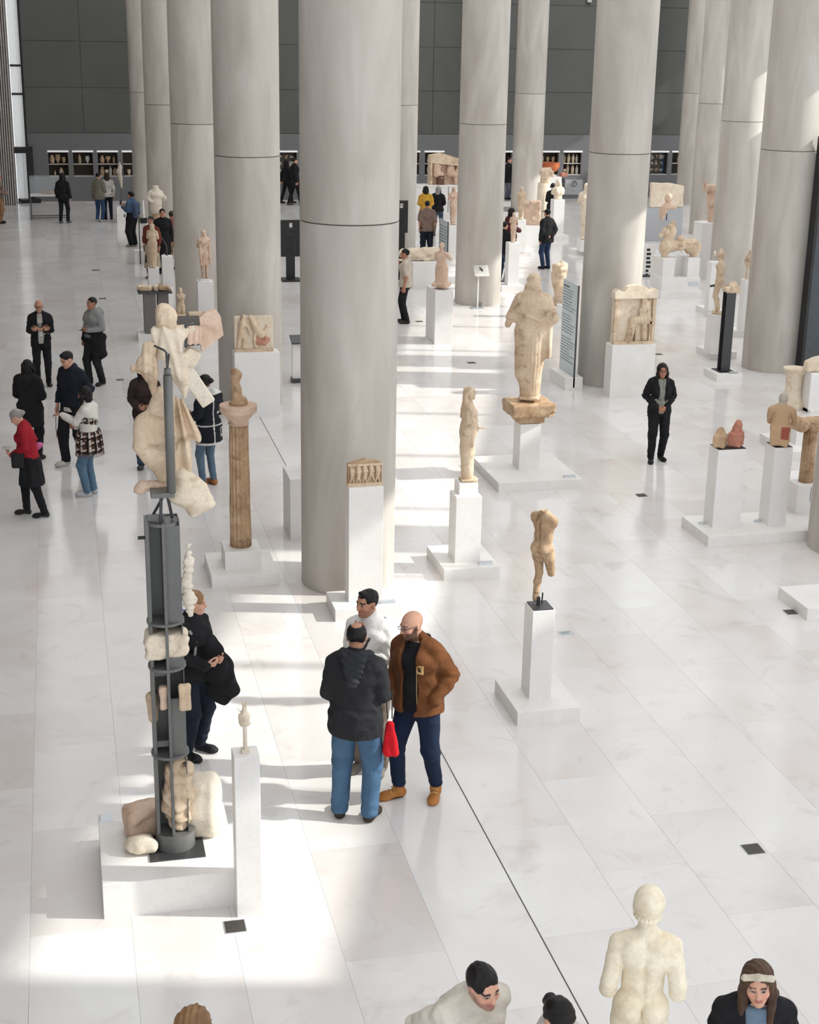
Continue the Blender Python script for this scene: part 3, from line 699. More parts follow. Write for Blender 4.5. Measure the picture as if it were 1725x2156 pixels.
def leg(S, J, k, g=0.0, s=1.0, lower=True, frac=1.0, fat=1.0, calf=True):
    g = g * s; h, kn, an = J['hip' + k], J['kn' + k], J['an' + k]; b = J['ff' + k] * -1
    S.cone(h, h + (kn - h) * .35, .088 * s * fat + g, .082 * s * fat + g, .05 * s)
    S.cone(h + (kn - h) * .3, h + (kn - h) * (frac if not lower else 1), .083 * s * fat + g, (.056 if lower or frac > .9 else .066) * s + g, .04 * s)
    if lower:
        m = kn + (an - kn) * .32 + b * .014 * s; e = kn + (an - kn) * frac
        S.cone(kn, m, .053 * s + g, .056 * s + g, .03 * s); S.cone(m, e, .056 * s + g, (.036 if frac > .95 else .044) * s + g, .03 * s)
    return S
def foot(S, J, k, s=1.0, g=0.0):
    an, f = J['an' + k], J['ff' + k]; z = A3(0, 0, 1); g *= s
    S.cone(an, an - z * .035 * s - f * .015 * s, .036 * s + g, .036 * s + g, .03 * s); S.cone(an - z * .042 * s - f * .03 * s, an - z * .05 * s + f * .12 * s, .034 * s + g, .034 * s + g, .03 * s)
    S.ell(an - z * .055 * s + f * .135 * s, (.044 * s + g, .06 * s + g, .028 * s + g), rotm(0, 0, math.degrees(math.atan2(-f[0], f[1]))), .03 * s)
    return S
def nude(S, J, s=1.0, sex='m', arms=('full', 'full'), legs=('full', 'full'), head=True, fat=1.0):
    torso(S, J, 0, s, fat, sex)
    for q in (-1, 1): S.ell(J['pel'] + A3(.072 * q, -.075, -.035) * s, (.082 * s, .075 * s, .085 * s), None, .03 * s)
    for k, a in zip('RL', arms):
        if a == 'full': arm(S, J, k, .004, s)
        elif a == 'upper': arm(S, J, k, .004, s, False, .95)
        elif a == 'stump': arm(S, J, k, .004, s, False, .55)
        elif a == 'fore': arm(S, J, k, .004, s, True, .75)
    for k, a in zip('RL', legs):
        if a == 'full': leg(S, J, k, .002, s); foot(S, J, k, s)
        elif a == 'thigh': leg(S, J, k, .002, s, False, .98)
        elif a == 'shin': leg(S, J, k, .002, s, True, .95)
    if head:
        S.cone(J['neck'] - A3(0, 0, .03) * s, J['hc'] + J['HM'] @ A3(0, -.022, -.06) * s, .056 * s, .053 * s, .03 * s); add_head(S, J['hc'], J['HM'], s, sex)
    return S
# ---------------------------------------------------------------- pedestals
PLZ = 0.15
def pedestal(label, pl=None, sh=None, cap=None, mat=None, plmat=None, plate=False, name='pedestal', group=None, tapered=1.0):
    """pl=(front-left px, front-right px, depth); sh=(front-left px, front-right px, depth, top row); cap the same on top"""
    mat = mat or M_PED; plmat = plmat or M_PED; tiers = []; z = 0.0
    if pl:
        c = G(*pl[0]); r = G(*pl[1]); tiers.append(('plinth', c[0], r[0], c[1], c[1] + pl[2], 0, pl[3] if len(pl) > 3 else PLZ, plmat)); z = tiers[0][6]
    for nm, q in (('shaft', sh), ('cap', cap)):
        if q:
            c = G(*q[0], z); r = G(*q[1], z); zt = ZAT(c, q[3]); tiers.append((nm, c[0], r[0], c[1], c[1] + q[2], z, zt, mat)); z = zt
    b = tiers[0]; cx, cy = (b[1] + b[2]) / 2, (b[3] + b[4]) / 2
    t = thing(name, label, 'pedestal', (cx, cy, 0), 0, group)
    for nm, x0, x1, y0, y1, z0, z1, m in tiers:
        MB().box(x0 - cx, x1 - cx, y0 - cy, y1 - cy, z0, z1, 0.004).build(nm, m, t)
    l = tiers[-1]; top = A3((l[1] + l[2]) / 2, (l[3] + l[4]) / 2, z)
    if plate:
        p = tiers[0]; x = p[2] - 0.16 - cx; y = p[3] + 0.12 - cy
        MB().box(x - 0.09, x + 0.09, y - 0.035, y + 0.035, p[6], p[6] + 0.03, 0, 1, .8).build('caption_plate', M_PLATE, t)
    return t, top, tiers
def face_rz(psi): return -(YAW + math.radians(psi))
def sculpt(name, label, cat, S, h, loc, height, psi, mat, group=None, parent=None, sink=0.0, tint=None):
    V, Q = S.verts(h); f = height / (V[:, 2].max() - V[:, 2].min()); V = V.copy(); V[:, 2] -= V[:, 2].min(); V *= f
    V[:, 2] -= sink
    o = meshfast(name, V, Q, mat, parent, tint, loc, face_rz(psi))
    if label: tag(o, label, cat, group)
    return o
def stands(top, ypx): return float(ZAT(top, ypx) - top[2])

# Kritios-like youth without head
t, top, tr = pedestal('slim marble pedestal on wide plinth under the headless nude youth', ((1089, 1529), (1220.6, 1515), .80), ((1114, 1472), (1162, 1471), .27, 1288))
st = thing('youth_statue', 'headless nude marble youth seen from behind, one leg broken at the knee', 'statue', top)
MB().box(-.10, .105, -.12, .12, 0, .012, .002).build('mount_plate', M_DKSTEEL, st)
MB().box(-.03, -.005, -.02, .02, .012, .10).tube([(.04, .06, .012), (.04, .05, .12)], .008).build('support_pin', M_BLACK, st)
J = skel(feet=((.08, .12, 6), (-.075, 0, -4)), side=2)
S = nude(Shape(), J, arms=('', ''), legs=('thigh', 'shin'), head=False)
for k in 'RL': S.cone(J['sh' + k], J['sh' + k] + A3(0, 0, -.05), .064, .058, .03)
S.cone(J['neck'] - A3(0, 0, .03), J['neck'] + A3(0, 0, .035), .06, .055, .03); S.keep((0, .1, 1), 1.50)
S.cell(J['neck'] + A3(0, 0, .07), (.04, .04, .05), None, .01)
S.cbox((0, -.098, 1.18), (.006, .02, .2), .004, None, .03); S.wrinkle(lumps(3, 14, .0018))
sculpt('body', None, None, S, .012, (0, 0, .012), stands(top, 1079) - .012, 38, M_MARBLE_D, parent=st, sink=-.03)
tag(st.children[-1], 'brown-stained marble body')

# Kore in profile
t, top, tr = pedestal('marble pedestal with small white cap under the profile kore', ((935, 1223.5), (1050.7, 1213.8), .92), ((957.5, 1186), (1011.2, 1183), .33, 1048), ((967, 1042), (1004.8, 1038), .24, 1018.5), plate=True)
def kore(arms=('upper', 'upper'), head=True, hair='back', slim=1.0, feet=True, bend=0, pl=(26, .006), left=None, headrot=(0, 0, 0), lean=0):
    J = skel(arms=('hang', 'hang') if not bend else ('front', 'hang'), head=headrot, lean=lean); S = Shape(); torso(S, J, .012, 1, 1.02, 'f')
    for k, a in zip('RL', arms):
        if a: arm(S, J, k, .010, 1, a == 'fore', .7 if a == 'fore' else .95)
    w = slim
    S.econe((0, -.01, .96), (0, 0, .55), (.185 * w, .145 * w), (.155 * w, .135 * w), .06); S.econe((0, 0, .58), (0, .01, .10), (.155 * w, .135 * w), (.125 * w, .118 * w), .05)
    if feet:
        for q in (-1, 1): S.ell((.05 * q, .13, .035), (.04, .075, .03), None, .02)
    S.box((0, .03, .018), (.14, .15, .02), .01, None, .01)
    if head:
        S.cone(J['neck'] - A3(0, 0, .03), J['hc'] + J['HM'] @ A3(0, -.022, -.06), .053, .05, .03); add_head(S, J['hc'], J['HM'], 1, 'f', ears=False)
        T = lambda *p: J['hc'] + J['HM'] @ A3(*p)
        S.ell(T(0, -.03, .035), (.092, .098, .09), J['HM'], .01)
        S.cone(T(-.06, .07, .055), T(.06, .07, .055), .022, .022, .02)
        for i in range(14):
            a = math.pi * i / 13; S.cone(T(.094 * math.cos(a), -.02 - .0 * i, .02 + .07 * math.sin(a)), T(.09 * math.cos(a + .2), -.01, .02 + .07 * math.sin(a + .2)), .012, .012, .008)
        if hair == 'back':
            S.econe(T(0, -.085, -.02), T(0, -.11, -.30), (.085, .04), (.10, .03), .03)
            for q in (-1, 1): S.chain([T(.075 * q, .0, -.05), J['neck'] + A3(.08 * q, .05, -.02), J['chest'] + A3(.07 * q, .13, 0)], (.022, .02, .014), .015)
    n, am = pl
    S.wrinkle(pleats(0, 0, n, am, .06, 1.0, tw=2.0)); S.wrinkle(lumps(8, 18, .003))
    return S, J
S, J = kore(('upper', 'upper'), slim=.92)
for i in range(7): S.chain([(-.16 + .03 * i, .13 - .008 * i, 1.36 - .035 * i), (.02 + .02 * i, .15, 1.22 - .04 * i), (.17, .07, 1.12 - .05 * i)], (.012, .014, .012), .02)
S.cone((.17, .05, 1.15), (.16, .06, .70), .05, .03, .04); S.cone((.15, .16, 1.02), (.14, .30, 1.0), .018, .016, .01)
sculpt('kore_statue', 'marble kore in profile with cap-like hair and missing forearms on white cap block', 'statue', S, .012, top, stands(top, 814), 78, M_MARBLE)
# large kore seen from behind, on marble capital
t, top, tr = pedestal('square marble pillar on very wide low plinth under the largest kore', ((1049.5, 1037.4), (1221.9, 1026), 1.49), ((1092.7, 990), (1136.5, 989), .34, 894), plate=True)
cap = thing('marble_capital', 'chipped brown marble block capital under the feet of the largest kore', 'capital', top)
bz = float(top[2]); kb = float(ZAT(top, 846) - bz); 
S = Shape().box((0, 0, kb * .70), (.34, .30, kb * .32), .012).box((0, 0, kb * .22), (.21, .19, kb * .24), .012, None, .05).wrinkle(lumps(2, 16, .006)); S.keep((0, 0, -1), 0)
S.cbox((.36, -.32, kb * .42), (.09, .08, .05), .02, (0, 20, 30), .02); S.build('block', M_MARBLE_D, cap, .018, loc=(.02, .03, 0))
V = None
S, J = kore(('upper', 'upper'), slim=1.12, pl=(20, .004))
T = lambda *p: J['hc'] + J['HM'] @ A3(*p)
S.econe(T(0, -.10, -.05), T(0, -.14, -.34), (.115, .055), (.135, .045), .03); S.econe((0, -.08, 1.36), (0, -.05, 1.0), (.22, .09), (.21, .12), .06)
for i in range(9): S.cone(T(-.11 + .0275 * i, -.15, -.08), T(-.125 + .031 * i, -.178, -.34), .012, .010, .008)
for q in (-1, 1): S.cone(J['shL' if q < 0 else 'shR'], J['elL' if q < 0 else 'elR'] + A3(.07 * q, .0, 0), .088, .075, .05)
S.cone(J['elL'] + A3(-.07, 0, 0), J['elL'] + A3(-.12, .06, -.12), .055, .045, .02)
S.econe((.22, .0, 1.25), (.235, .02, .62), (.07, .11), (.04, .08), .04, xdir=(1, 0, 0))
for i in range(5): S.cone((.24, -.08 + .04 * i, 1.2), (.26, -.07 + .04 * i, .60 + .04 * i), .022, .014, .012)
for i in range(9): S.cone((-.15 + .035 * i, -.165, 1.02), (-.15 + .035 * i, -.168, .93 - .012 * (i % 3)), .014, .008, .01)
S.cone((-.20, -.16, 1.24), (.16, -.19, 1.10), .012, .012, .02); S.econe((-.03, -.01, .9), (-.06, -.0, .35), (.20, .15), (.16, .13), .06)
kt = A3(top[0] + .02, top[1] + .03, bz + kb * 1.03)
sculpt('kore_statue', 'largest stained marble kore seen from behind with long hair down her back', 'statue', S, .014, kt, float(ZAT(kt, 575) - kt[2]), 12, M_MARBLE)

# votive relief on tall pedestal
t, top, tr = pedestal('tall marble pedestal in front of the thick column under the procession relief', ((706, 1309.8), (846, 1296), .60), ((734, 1268), (804.5, 1262), .22, 1028), plate=True)
rw = .40; rh = float(ZAT(top, 968) - top[2])
rl = thing('votive_relief', 'small marble procession relief with gable top and five walking figures', 'relief', top)
MB().prism([(-rw / 2, 0), (rw / 2, 0), (rw / 2, rh * .86), (rw * .46, rh * .90), (0.03, rh), (-.03, rh), (-rw * .46, rh * .88), (-rw / 2, rh * .84)][::-1], -.02, .05).build('slab', M_MARBLE_D, rl)
MB().box(-rw / 2 - .01, rw / 2 + .01, -.07, .03, 0, .035, .006).build('ledge', M_MARBLE, rl); MB().box(-rw / 2 - .005, rw / 2 + .005, -.05, .0, rh * .80, rh * .87, .006).build('cornice', M_MARBLE, rl)
for i in range(5):
    x = -.155 + .075 * i; b = .022 if i in (3,) else 0
    S = Shape().ell((x, -.035, .245), (.016, .018, .02)).econe((x, -.028, .225), (x + .006, -.028, .13), (.026, .018), (.024, .018), .01).cone((x + .004, -.028, .14), (x - .02 - b, -.028, .04), .014, .01, .01).cone((x + .004, -.028, .14), (x + .022 + b, -.028, .04), .014, .01, .01).cone((x + .015, -.036, .21), (x + .038, -.034, .165), .008, .007, .01)
    S.build('walking_figure', M_MARBLE, rl, .006)
S = Shape().ell((0, .01, 0), .016).cone((-.02, .01, -.012), (.02, .01, -.012), .012); S.build('finial', M_MARBLE, rl, .007, loc=(0, 0, rh + .008))

# fluted column with round capital and statuette
t, top, tr = pedestal('low stepped marble base under the brown fluted column', ((446, 1239), (585.7, 1227), .90), ((474.5, 1201), (549.9, 1194.8), .45, 1163))
dc = thing('fluted_column', 'brown weathered fluted stone column with wide round capital', 'column', top)
z1 = float(ZAT(top, 893) - top[2]); r0, r1 = .136, .118
fl_ = lambda a, z: 1 - .15 * abs(math.sin(a * 8)) ** 1.5 + .02 * math.sin(z * 9 + a * 3)
n = 160; prof = [(r0 + (r1 - r0) * k / 10, z1 * k / 10) for k in range(11)]
o = MB().lathe(prof, n, flute=fl_).build('shaft', M_MARBLE_D, dc, True)
z2 = float(ZAT(top, 852) - top[2])
o = MB().lathe([(.125, z1), (.130, z1 + .02), (.118, z1 + .03), (.125, z1 + .06), (.20, z2 - .10), (.215, z2 - .09), (.228, z2 - .08), (.228, z2), (.20, z2 + .004)], 48).build('capital', M_MARBLE_P, dc); autosmooth(o, 40)
S = Shape().chain([(-.02, 0, .0), (-.02, .01, .16), (-.035, 0, .30), (-.03, .0, .42), (-.05, 0, .47)], (.06, .075, .055, .075, .05), .03).ell((.07, 0, .04), (.06, .06, .09)).ell((0, 0, .02), (.13, .10, .05)).wrinkle(lumps(5, 22, .008)); S.keep((0, 0, -1), 0)
sculpt('torso_fragment', 'broken standing statuette on the round capital of the fluted column', 'statue', S, .012, (top[0], top[1], top[2] + z2 + .004), float(ZAT(top, 776) - top[2] - z2), 0, M_MARBLE_D)

# horseman relief block
C0 = G(496.6, 882)
t, top, tr = pedestal('broad plain white pedestal under the square horseman relief', None, ((496.6, 880), (591.4, 878), .34, 744), mat=M_PEDM)
rl = thing('horseman_relief', 'square pale relief slab with standing figure and red-stained horse shape', 'relief', (top[0] - .03, top[1], top[2]))
rh = float(ZAT(top, 665) - top[2])
MB().box(-.35, .33, -.04, .06, 0, rh, .01).build('slab', M_MARBLE_W, rl); MB().box(-.35, .33, -.09, -.03, 0, .05, .008).build('ledge', M_MARBLE, rl)
S = Shape().chain([(-.20, -.05, .60), (-.22, -.05, .48), (-.25, -.05, .30), (-.29, -.05, .07)], (.04, .055, .04, .03)).chain([(-.22, -.05, .34), (-.17, -.05, .2), (-.20, -.05, .07)], (.04, .03, .025)).chain([(-.2, -.06, .52), (-.1, -.06, .42), (-.08, -.06, .30)], (.03, .025, .02)).ell((-.19, -.06, .63), .04)
S.build('standing_figure', M_MARBLE, rl, .012)
S = Shape().chain([(-.06, -.05, .62), (-.02, -.05, .50), (.05, -.05, .38), (.12, -.05, .3)], (.035, .05, .06, .07)).chain([(.02, -.05, .42), (0, -.05, .2), (.02, -.05, .07)], (.03, .025, .02)).ell((-.07, -.06, .60), (.05, .03, .03)).chain([(.15, -.05, .3), (.22, -.05, .45), (.27, -.05, .42)], (.015, .015, .012))
S.build('horse_figure', M_MARBLE, rl, .012)
S = Shape().ell((.14, -.05, .20), (.12, .035, .13)).cell((.14, -.09, .22), (.06, .04, .06)).wrinkle(lumps(4, 30, .006)); S.build('round_shield', stone('red_stained_marble', srgb(168, 104, 84), srgb(206, 156, 130), srgb(120, 60, 44), .6), rl, .012)
tag(rl.children[-1], 'red-stained round shield')

# thin pedestal with statuette on a rod
t, top, tr = pedestal('narrow tall white pedestal beside the steel column base', None, ((500, 1932), (552.4, 1925.8), .19, 1598))
MB().box(.0945, .115, -.03, .03, 1.15, 1.25).build('socket_plate', M_PLATE, t)
st = thing('small_statuette', 'tiny pale statuette with forked top on a white rod', 'statue', top)
MB().box(-.03, .03, -.03, .03, 0, .03, .003).tube([(0, 0, .02), (0, 0, .23)], .016, 12).build('rod', M_PLASTER, st)
S = Shape().cone((-.022, 0, .235), (.022, 0, .235), .02, .02, .01).chain([(0, 0, .24), (0, 0, .29), (-.004, 0, .36)], (.02, .036, .016), .02).cone((.002, 0, .35), (.014, 0, .42), .013, .006, .01).cone((-.006, 0, .35), (-.012, 0, .42), .011, .006, .01).cone((-.02, 0, .33), (-.055, 0, .36), .008, .004, .01).cone((-.03, 0, .26), (-.04, 0, .31), .008, .006).wrinkle(lumps(2, 60, .002))
S.build('figure', M_MARBLE_W, st, .006)

# seated scribes on one shared plinth
plC, plR = G(1490.5, 1151.9), G(1695.3, 1135)
t = thing('shared_plinth', 'long low white plinth carrying the two scribe pedestals', 'plinth', ((plC[0] + plR[0]) / 2, plC[1] + .45, 0))
MB().box(-(plR[0] - plC[0]) / 2, (plR[0] - plC[0]) / 2, -.45, .45, 0, PLZ, .004).build('block', M_PED, t)
def on_plinth(label, c, r, d, ytop):
    a, b = G(*c, PLZ), G(*r, PLZ); zt = float(ZAT(a, ytop)); x, y = (a[0] + b[0]) / 2, a[1] + d / 2
    o = thing('pedestal', label, 'pedestal', (x, y, PLZ)); w = (b[0] - a[0]) / 2
    MB().box(-w, w, -d / 2, d / 2, 0, zt - PLZ, .004).build('shaft', M_PEDM, o); MB().box(-w + .008, w - .008, -d / 2 + .008, d / 2 - .008, zt - PLZ, zt - PLZ + .008).build('top_plate', M_DKSTEEL, o)
    MB().box(-w - .10, -w - .02, .02, .08, 0, .03, 0, 1, .7).build('caption_plate', M_PLATE, o)
    return A3(x, y, zt + .008), w
top, w = on_plinth('wide white pedestal carrying two small seated stone fragments', (1499.7, 1112.4), (1555.9, 1107), .30, 948.2)
def scribe(full, head, back):
    S = Shape().box((0, 0, .16), (.15, .19, .16), .02)
    if full:
        S.econe((0, -.06, .30), (0, -.04, .62), (.155, .10), (.13, .085), .05).cone((-.15, -.03, .60), (.15, -.03, .60), .06, .06, .05)
        S.cone((-.19, -.03, .58), (-.20, .08, .36), .05, .045, .04).cone((.19, -.03, .58), (.20, .08, .36), .05, .045, .04).cone((-.08, 0, .33), (-.08, .2, .33), .075, .07, .04).cone((.08, 0, .33), (.08, .2, .33), .075, .07, .04)
        if head: S.cone((0, -.03, .66), (0, -.02, .72), .05, .05, .03); S.ell((0, -.02, .79), (.07, .08, .09), None, .02)
    else:
        S.ell((0, .02, .34), (.12, .14, .16), None, .05)
        if back: S.box((0, .1, .42), (.05, .03, .12), .02).ell((.03, -.02, .52), (.09, .07, .11), (20, 20, 0), .06)
    S.wrinkle(lumps(7 + int(back), 16, .008)); S.keep((0, 0, -1), 0); return S
M_REDST = stone('red_tinted_limestone', srgb(178, 110, 92), srgb(208, 150, 128), srgb(150, 78, 62), .6)
S = scribe(False, False, False).cell((0, -.12, .5), (.2, .16, .16), None, .03)
sculpt('seated_fragment', 'greyish broken seated figure beside the reddish one', 'statue', S, .016, (top[0] - .13, top[1] - .01, top[2]), .27, 25, M_MARBLE_D)
sculpt('seated_fragment', 'reddish broken seated figure with hunched torso on the wide pedestal', 'statue', scribe(False, False, True), .016, (top[0] + .115, top[1] + .02, top[2]), .37, 25, M_REDST)
top, w = on_plinth('narrow white pedestal carrying the whole seated scribe', (1617.4, 1108), (1652.8, 1104.8), .30, 943.6)
V, Q = scribe(True, True, False).verts(.014)
def scribe_tint(V):
    C = np.tile(np.array(srgb(196, 164, 130)), (len(V), 1)); m = (V[:, 2] < .33) & (V[:, 2] > .14) & (V[:, 0] > .02) & (V[:, 1] < -.1); C[m] = srgb(160, 84, 70); m = V[:, 2] > .70; C[m] = srgb(190, 180, 165); return C
f = (float(ZAT(top, 826)) - top[2]) / V[:, 2].max(); Cc = scribe_tint(V)
o = meshfast('seated_scribe', V * f, Q, vcol('painted_limestone', .75), None, Cc, top, face_rz(20)); tag(o, 'seated stone scribe with grey head and red paint on the stool, seen from behind', 'statue')

# framed relief of a seated woman
t, top, tr = pedestal('broad marble pedestal beside the column under the framed seated relief', None, ((1283.6, 837.7), (1374, 834), .36, 728))
rl = thing('framed_relief', 'cream gravestone relief of a seated woman in a scalloped frame', 'relief', (top[0] + .02, top[1], top[2]))
rh = float(ZAT(top, 618) - top[2]); rw = .82
MB().box(-rw / 2, rw / 2, -.02, .09, 0, rh, .006).build('slab', M_MARBLE_W, rl)
for q in (-1, 1): MB().box(q * (rw / 2 - .03) - .035, q * (rw / 2 - .03) + .035, -.08, .0, .0, rh, .01).build('frame_post', M_MARBLE, rl)
MB().box(-rw / 2, rw / 2, -.09, .0, 0, .05, .008).build('frame_sill', M_MARBLE, rl)
arc = [(-rw / 2 - .02, rh - .08)] + [(rw / 2 + .02, rh - .08), (rw / 2 + .03, rh + .04), (rw / 2 - .04, rh + .10), (rw * .36, rh + .06)] + [(rw * .30 * math.cos(a), rh + .05 + .12 * math.sin(a)) for a in np.linspace(0, math.pi, 9)] + [(-rw * .36, rh + .06), (-rw / 2 + .04, rh + .10), (-rw / 2 - .03, rh + .04)]
MB().prism(arc[::-1], -.10, .09).build('crown', M_MARBLE_W, rl)
S = Shape().ell((.17, -.05, .86), (.06, .05, .07)).econe((.20, -.045, .78), (.22, -.04, .50), (.10, .06), (.11, .06), .04).chain([(.18, -.06, .72), (.10, -.07, .62), (.12, -.06, .54)], (.035, .03, .025), .02).cone((.22, -.05, .46), (-.02, -.06, .45), .085, .075, .04).chain([(-.03, -.06, .44), (-.06, -.06, .22), (-.10, -.06, .07)], (.07, .06, .06), .03).cone((.2, -.04, .42), (.22, -.04, .1), .05, .06, .03)
S.wrinkle(lambda X, Y, Z: .004 * np.sin(X * 90 + Z * 15)); S.build('seated_woman', M_MARBLE, rl, .012)
MB().box(.02, .05, -.09, -.02, .05, .42).box(.30, .33, -.09, -.02, .05, .5).box(.02, .33, -.09, -.02, .38, .42).build('stool', M_MARBLE, rl)

# glass text panel in stone foot
c = G(1189.4, 822.5)
t = thing('glass_text_panel', 'upright frosted glass panel with lines of text in a stone foot beside the column', 'sign', (c[0] + .18, c[1] + .475, 0))
MB().box(-.18, .18, -.475, .475, 0, .25, .006).build('foot', M_PED, t)
M_GLASS, _nt, _b = newmat('frosted_glass'); _b.inputs['Base Color'].default_value = (0.62, 0.70, 0.72, 1); _b.inputs['Roughness'].default_value = .25; _b.inputs['Alpha'].default_value = .82
zt = float(ZAT(c, 602)); yb = .40
MB().box(-.012, .012, -yb - .06, yb, .25, zt, .003).build('pane', M_GLASS, t)
MB().box(-.016, .016, -yb - .075, -yb - .06, .05, zt).build('edge_rail', M_DKSTEEL, t)
rr = random.Random(5); tx = MB(); z = zt - .12
M_INK = plain('dark_print', srgb(70, 76, 80), .6); M_INKL = plain('grey_print', srgb(120, 138, 146), .6)
MB().box(-.0135, -.0125, .02, yb - .04, z, z + .025).build('heading_line', M_INK, t)
for i in range(26):
    z -= .055
    if i in (8, 16): continue
    tx.box(-.0135, -.0125, -yb + rr.random() * .3, yb - .04, z, z + .016)
tx.build('text_lines', M_INKL, t)

# torso with head seen from behind
t, top, tr = pedestal('square white pedestal beside the lectern sign under the brown torso', None, ((914.7, 725.7), (951.4, 724), .83, 613), mat=M_PEDM)
top = A3(top[0], top[1] - .12, top[2])
S = Shape(); J = skel(arms=('hang', ((.30, .0, 1.30), (.3, .1, 1.2), (0, 0, 1), (1, 0, 0), 0)), lean=4)
nude(S, J, arms=('stump', 'stump'), legs=('thigh', 'thigh')); S.econe((0, 0, .98), (0, .02, .5), (.19, .15), (.20, .17), .05); S.cone(J['shL'], (-.30, .05, 1.28), .07, .06, .03); S.box((0, .0, .46), (.25, .24, .06), .01); S.wrinkle(lumps(11, 15, .007))
S.p = [q for q in S.p]
sculpt('torso_statue', 'brown marble torso with head and one raised arm stump, on square base', 'statue', S, .016, top, stands(top, 510), 200, M_MARBLE_P)

# horse with rider fragment
c = G(1389.6, 629.6); r = G(1473.5, 626.5)
W = r[0] - c[0]; t = thing('bridge_pedestal', 'white pedestal with two piers and recessed centre under the marble horse', 'pedestal', (c[0] + W / 2, c[1] + .45, 0))
zb = float(ZAT(c, 586)); zt = float(ZAT(c, 546))
MB().box(-W / 2, W / 2, -.45, .45, 0, .20, .006).build('plinth', M_PED, t); MB().box(-W / 2 + .04, W / 2 - .04, -.41, .42, .20, zb, .006).build('step', M_PED, t)
for nm, a, b in (('pier', -W / 2 + .06, -W / 2 + .40), ('pier', W / 2 - .40, W / 2 - .06)): MB().box(a, b, -.36, .40, zb, zt, .006).build(nm, M_PED, t)
MB().box(-W / 2 + .40, W / 2 - .40, .02, .40, zb, zt - .02).build('recess_panel', M_PEDM, t)
MB().box(W / 2 - .36, W / 2 - .08, -.425, -.41, zb - .22, zb - .12).build('caption_plate', M_PLATE, t)
top = A3(c[0] + W / 2, c[1] + .45, zt)
S = Shape()
S.econe((-.34, 0, .30), (.02, 0, .32), (.20, .18), (.17, .16), .06, xdir=(0, 1, 0)).ell((-.40, 0, .22), (.17, .17, .22), None, .05)
S.econe((-.36, 0, .36), (-.26, 0, .64), (.15, .19), (.10, .14), .05, xdir=(0, 1, 0)).econe((-.26, 0, .62), (-.20, 0, .86), (.10, .14), (.08, .10), .04, xdir=(0, 1, 0))
S.econe((-.22, 0, .93), (-.42, 0, .80), (.085, .08), (.07, .085), .02, xdir=(0, 1, 0)).econe((-.42, 0, .80), (-.58, 0, .58), (.065, .075), (.052, .055), .02, xdir=(0, 1, 0)).ell((-.40, -.06, .76), (.07, .03, .07), None, .02)
for q in (-1, 1): S.cone((-.20, .045 * q, .98), (-.19, .055 * q, 1.07), .028, .010, .01)
for i in range(8): S.ell((-.12 + .012 * i - .0016 * i * i, 0, .97 - .055 * i), (.038, .035, .032), None, .012)
S.cell((-.60, 0, .585), (.05, .2, .010), (0, 35, 0), .01)
S.ell((.50, 0, .27), (.27, .20, .24), None, .05).econe((.14, 0, .34), (.44, 0, .36), (.15, .14), (.19, .17), .05, xdir=(0, 1, 0))
S.ell((.08, -.16, .34), (.10, .08, .15), (0, 25, 0), .02).cone((.06, -.18, .26), (-.02, -.18, .10), .065, .05, .02).ell((.07, 0, .53), (.12, .11, .10), None, .02).cone((-.42, -.1, .1), (-.46, -.1, .0), .07, .06, .02).cone((-.42, .1, .1), (-.36, .1, .0), .07, .06, .02).cone((.55, -.08, .15), (.50, -.08, .02), .11, .10, .04)
S.wrinkle(lumps(21, 16, .006)); S.wrinkle(lambda X, Y, Z: np.where(X > .12, .008 * np.sin(X * 60) * np.sin(Z * 55 + X * 20), 0).astype(np.float32)); S.keep((0, 0, -1), 0)
S.cbox((.02, 0, .02), (.10, .4, .16), .03, (0, 15, 0), .02)
o = sculpt('horse_statue', 'broken marble horse with arched neck and carved rump, without legs', 'statue', S, .014, top, stands(top, 463), 0, M_MARBLE); o.rotation_euler[2] = 0
hx = top[0] - .30
rz_ = thing('rider_fragment', 'pinkish torso fragment of a rider held on a thin rod over the horse', 'statue', (hx - .12, top[1], float(ZAT(top, 462))))
MB().tube([(.06, 0, -.02), (.06, 0, .16)], .014).build('rod', M_BLACK, rz_)
S = Shape().chain([(-.08, 0, .02), (-.05, 0, .22), (.06, 0, .36)], (.05, .10, .10), .05).ell((.08, 0, .55), (.09, .10, .13), None, .04).chain([(.08, 0, .38), (.20, -.03, .30), (.26, -.03, .32)], (.08, .06, .04), .04).wrinkle(lumps(5, 16, .012)); S.keep((0, 0, -1), 0)
S.build('torso', M_MARBLE_P, rz_, .02)

# small standing youth with broken head
t, top, tr = pedestal('white pedestal with plinth behind the dark steel post, under a small nude youth', ((1496, 757), (1549.6, 754.5), .76), ((1496, 746), (1524, 745), .34, 664))
st = thing('nude_statue', 'small nude marble youth with damaged head and a rod at the hip', 'statue', top)
S = Shape(); J = skel(arms=('hang', 'hang'), head=(10, 0, 0)); nude(S, J, arms=('full', 'upper'), legs=('shin', 'shin')); T = lambda *p: J['hc'] + A3(*p); S.cone(T(-.12, 0, .03), T(.1, .02, .12), .05, .03, .03); S.box((0, 0, .04), (.12, .14, .04), .01); S.wrinkle(lumps(9, 15, .005))
sculpt('body', None, None, S, .016, (0, 0, 0), stands(top, 524), -70, M_MARBLE, parent=st)
MB().tube([(-.22, -.05, .60), (-.02, 0, .62)], .022, 8).build('support_rod', M_BLACK, st)

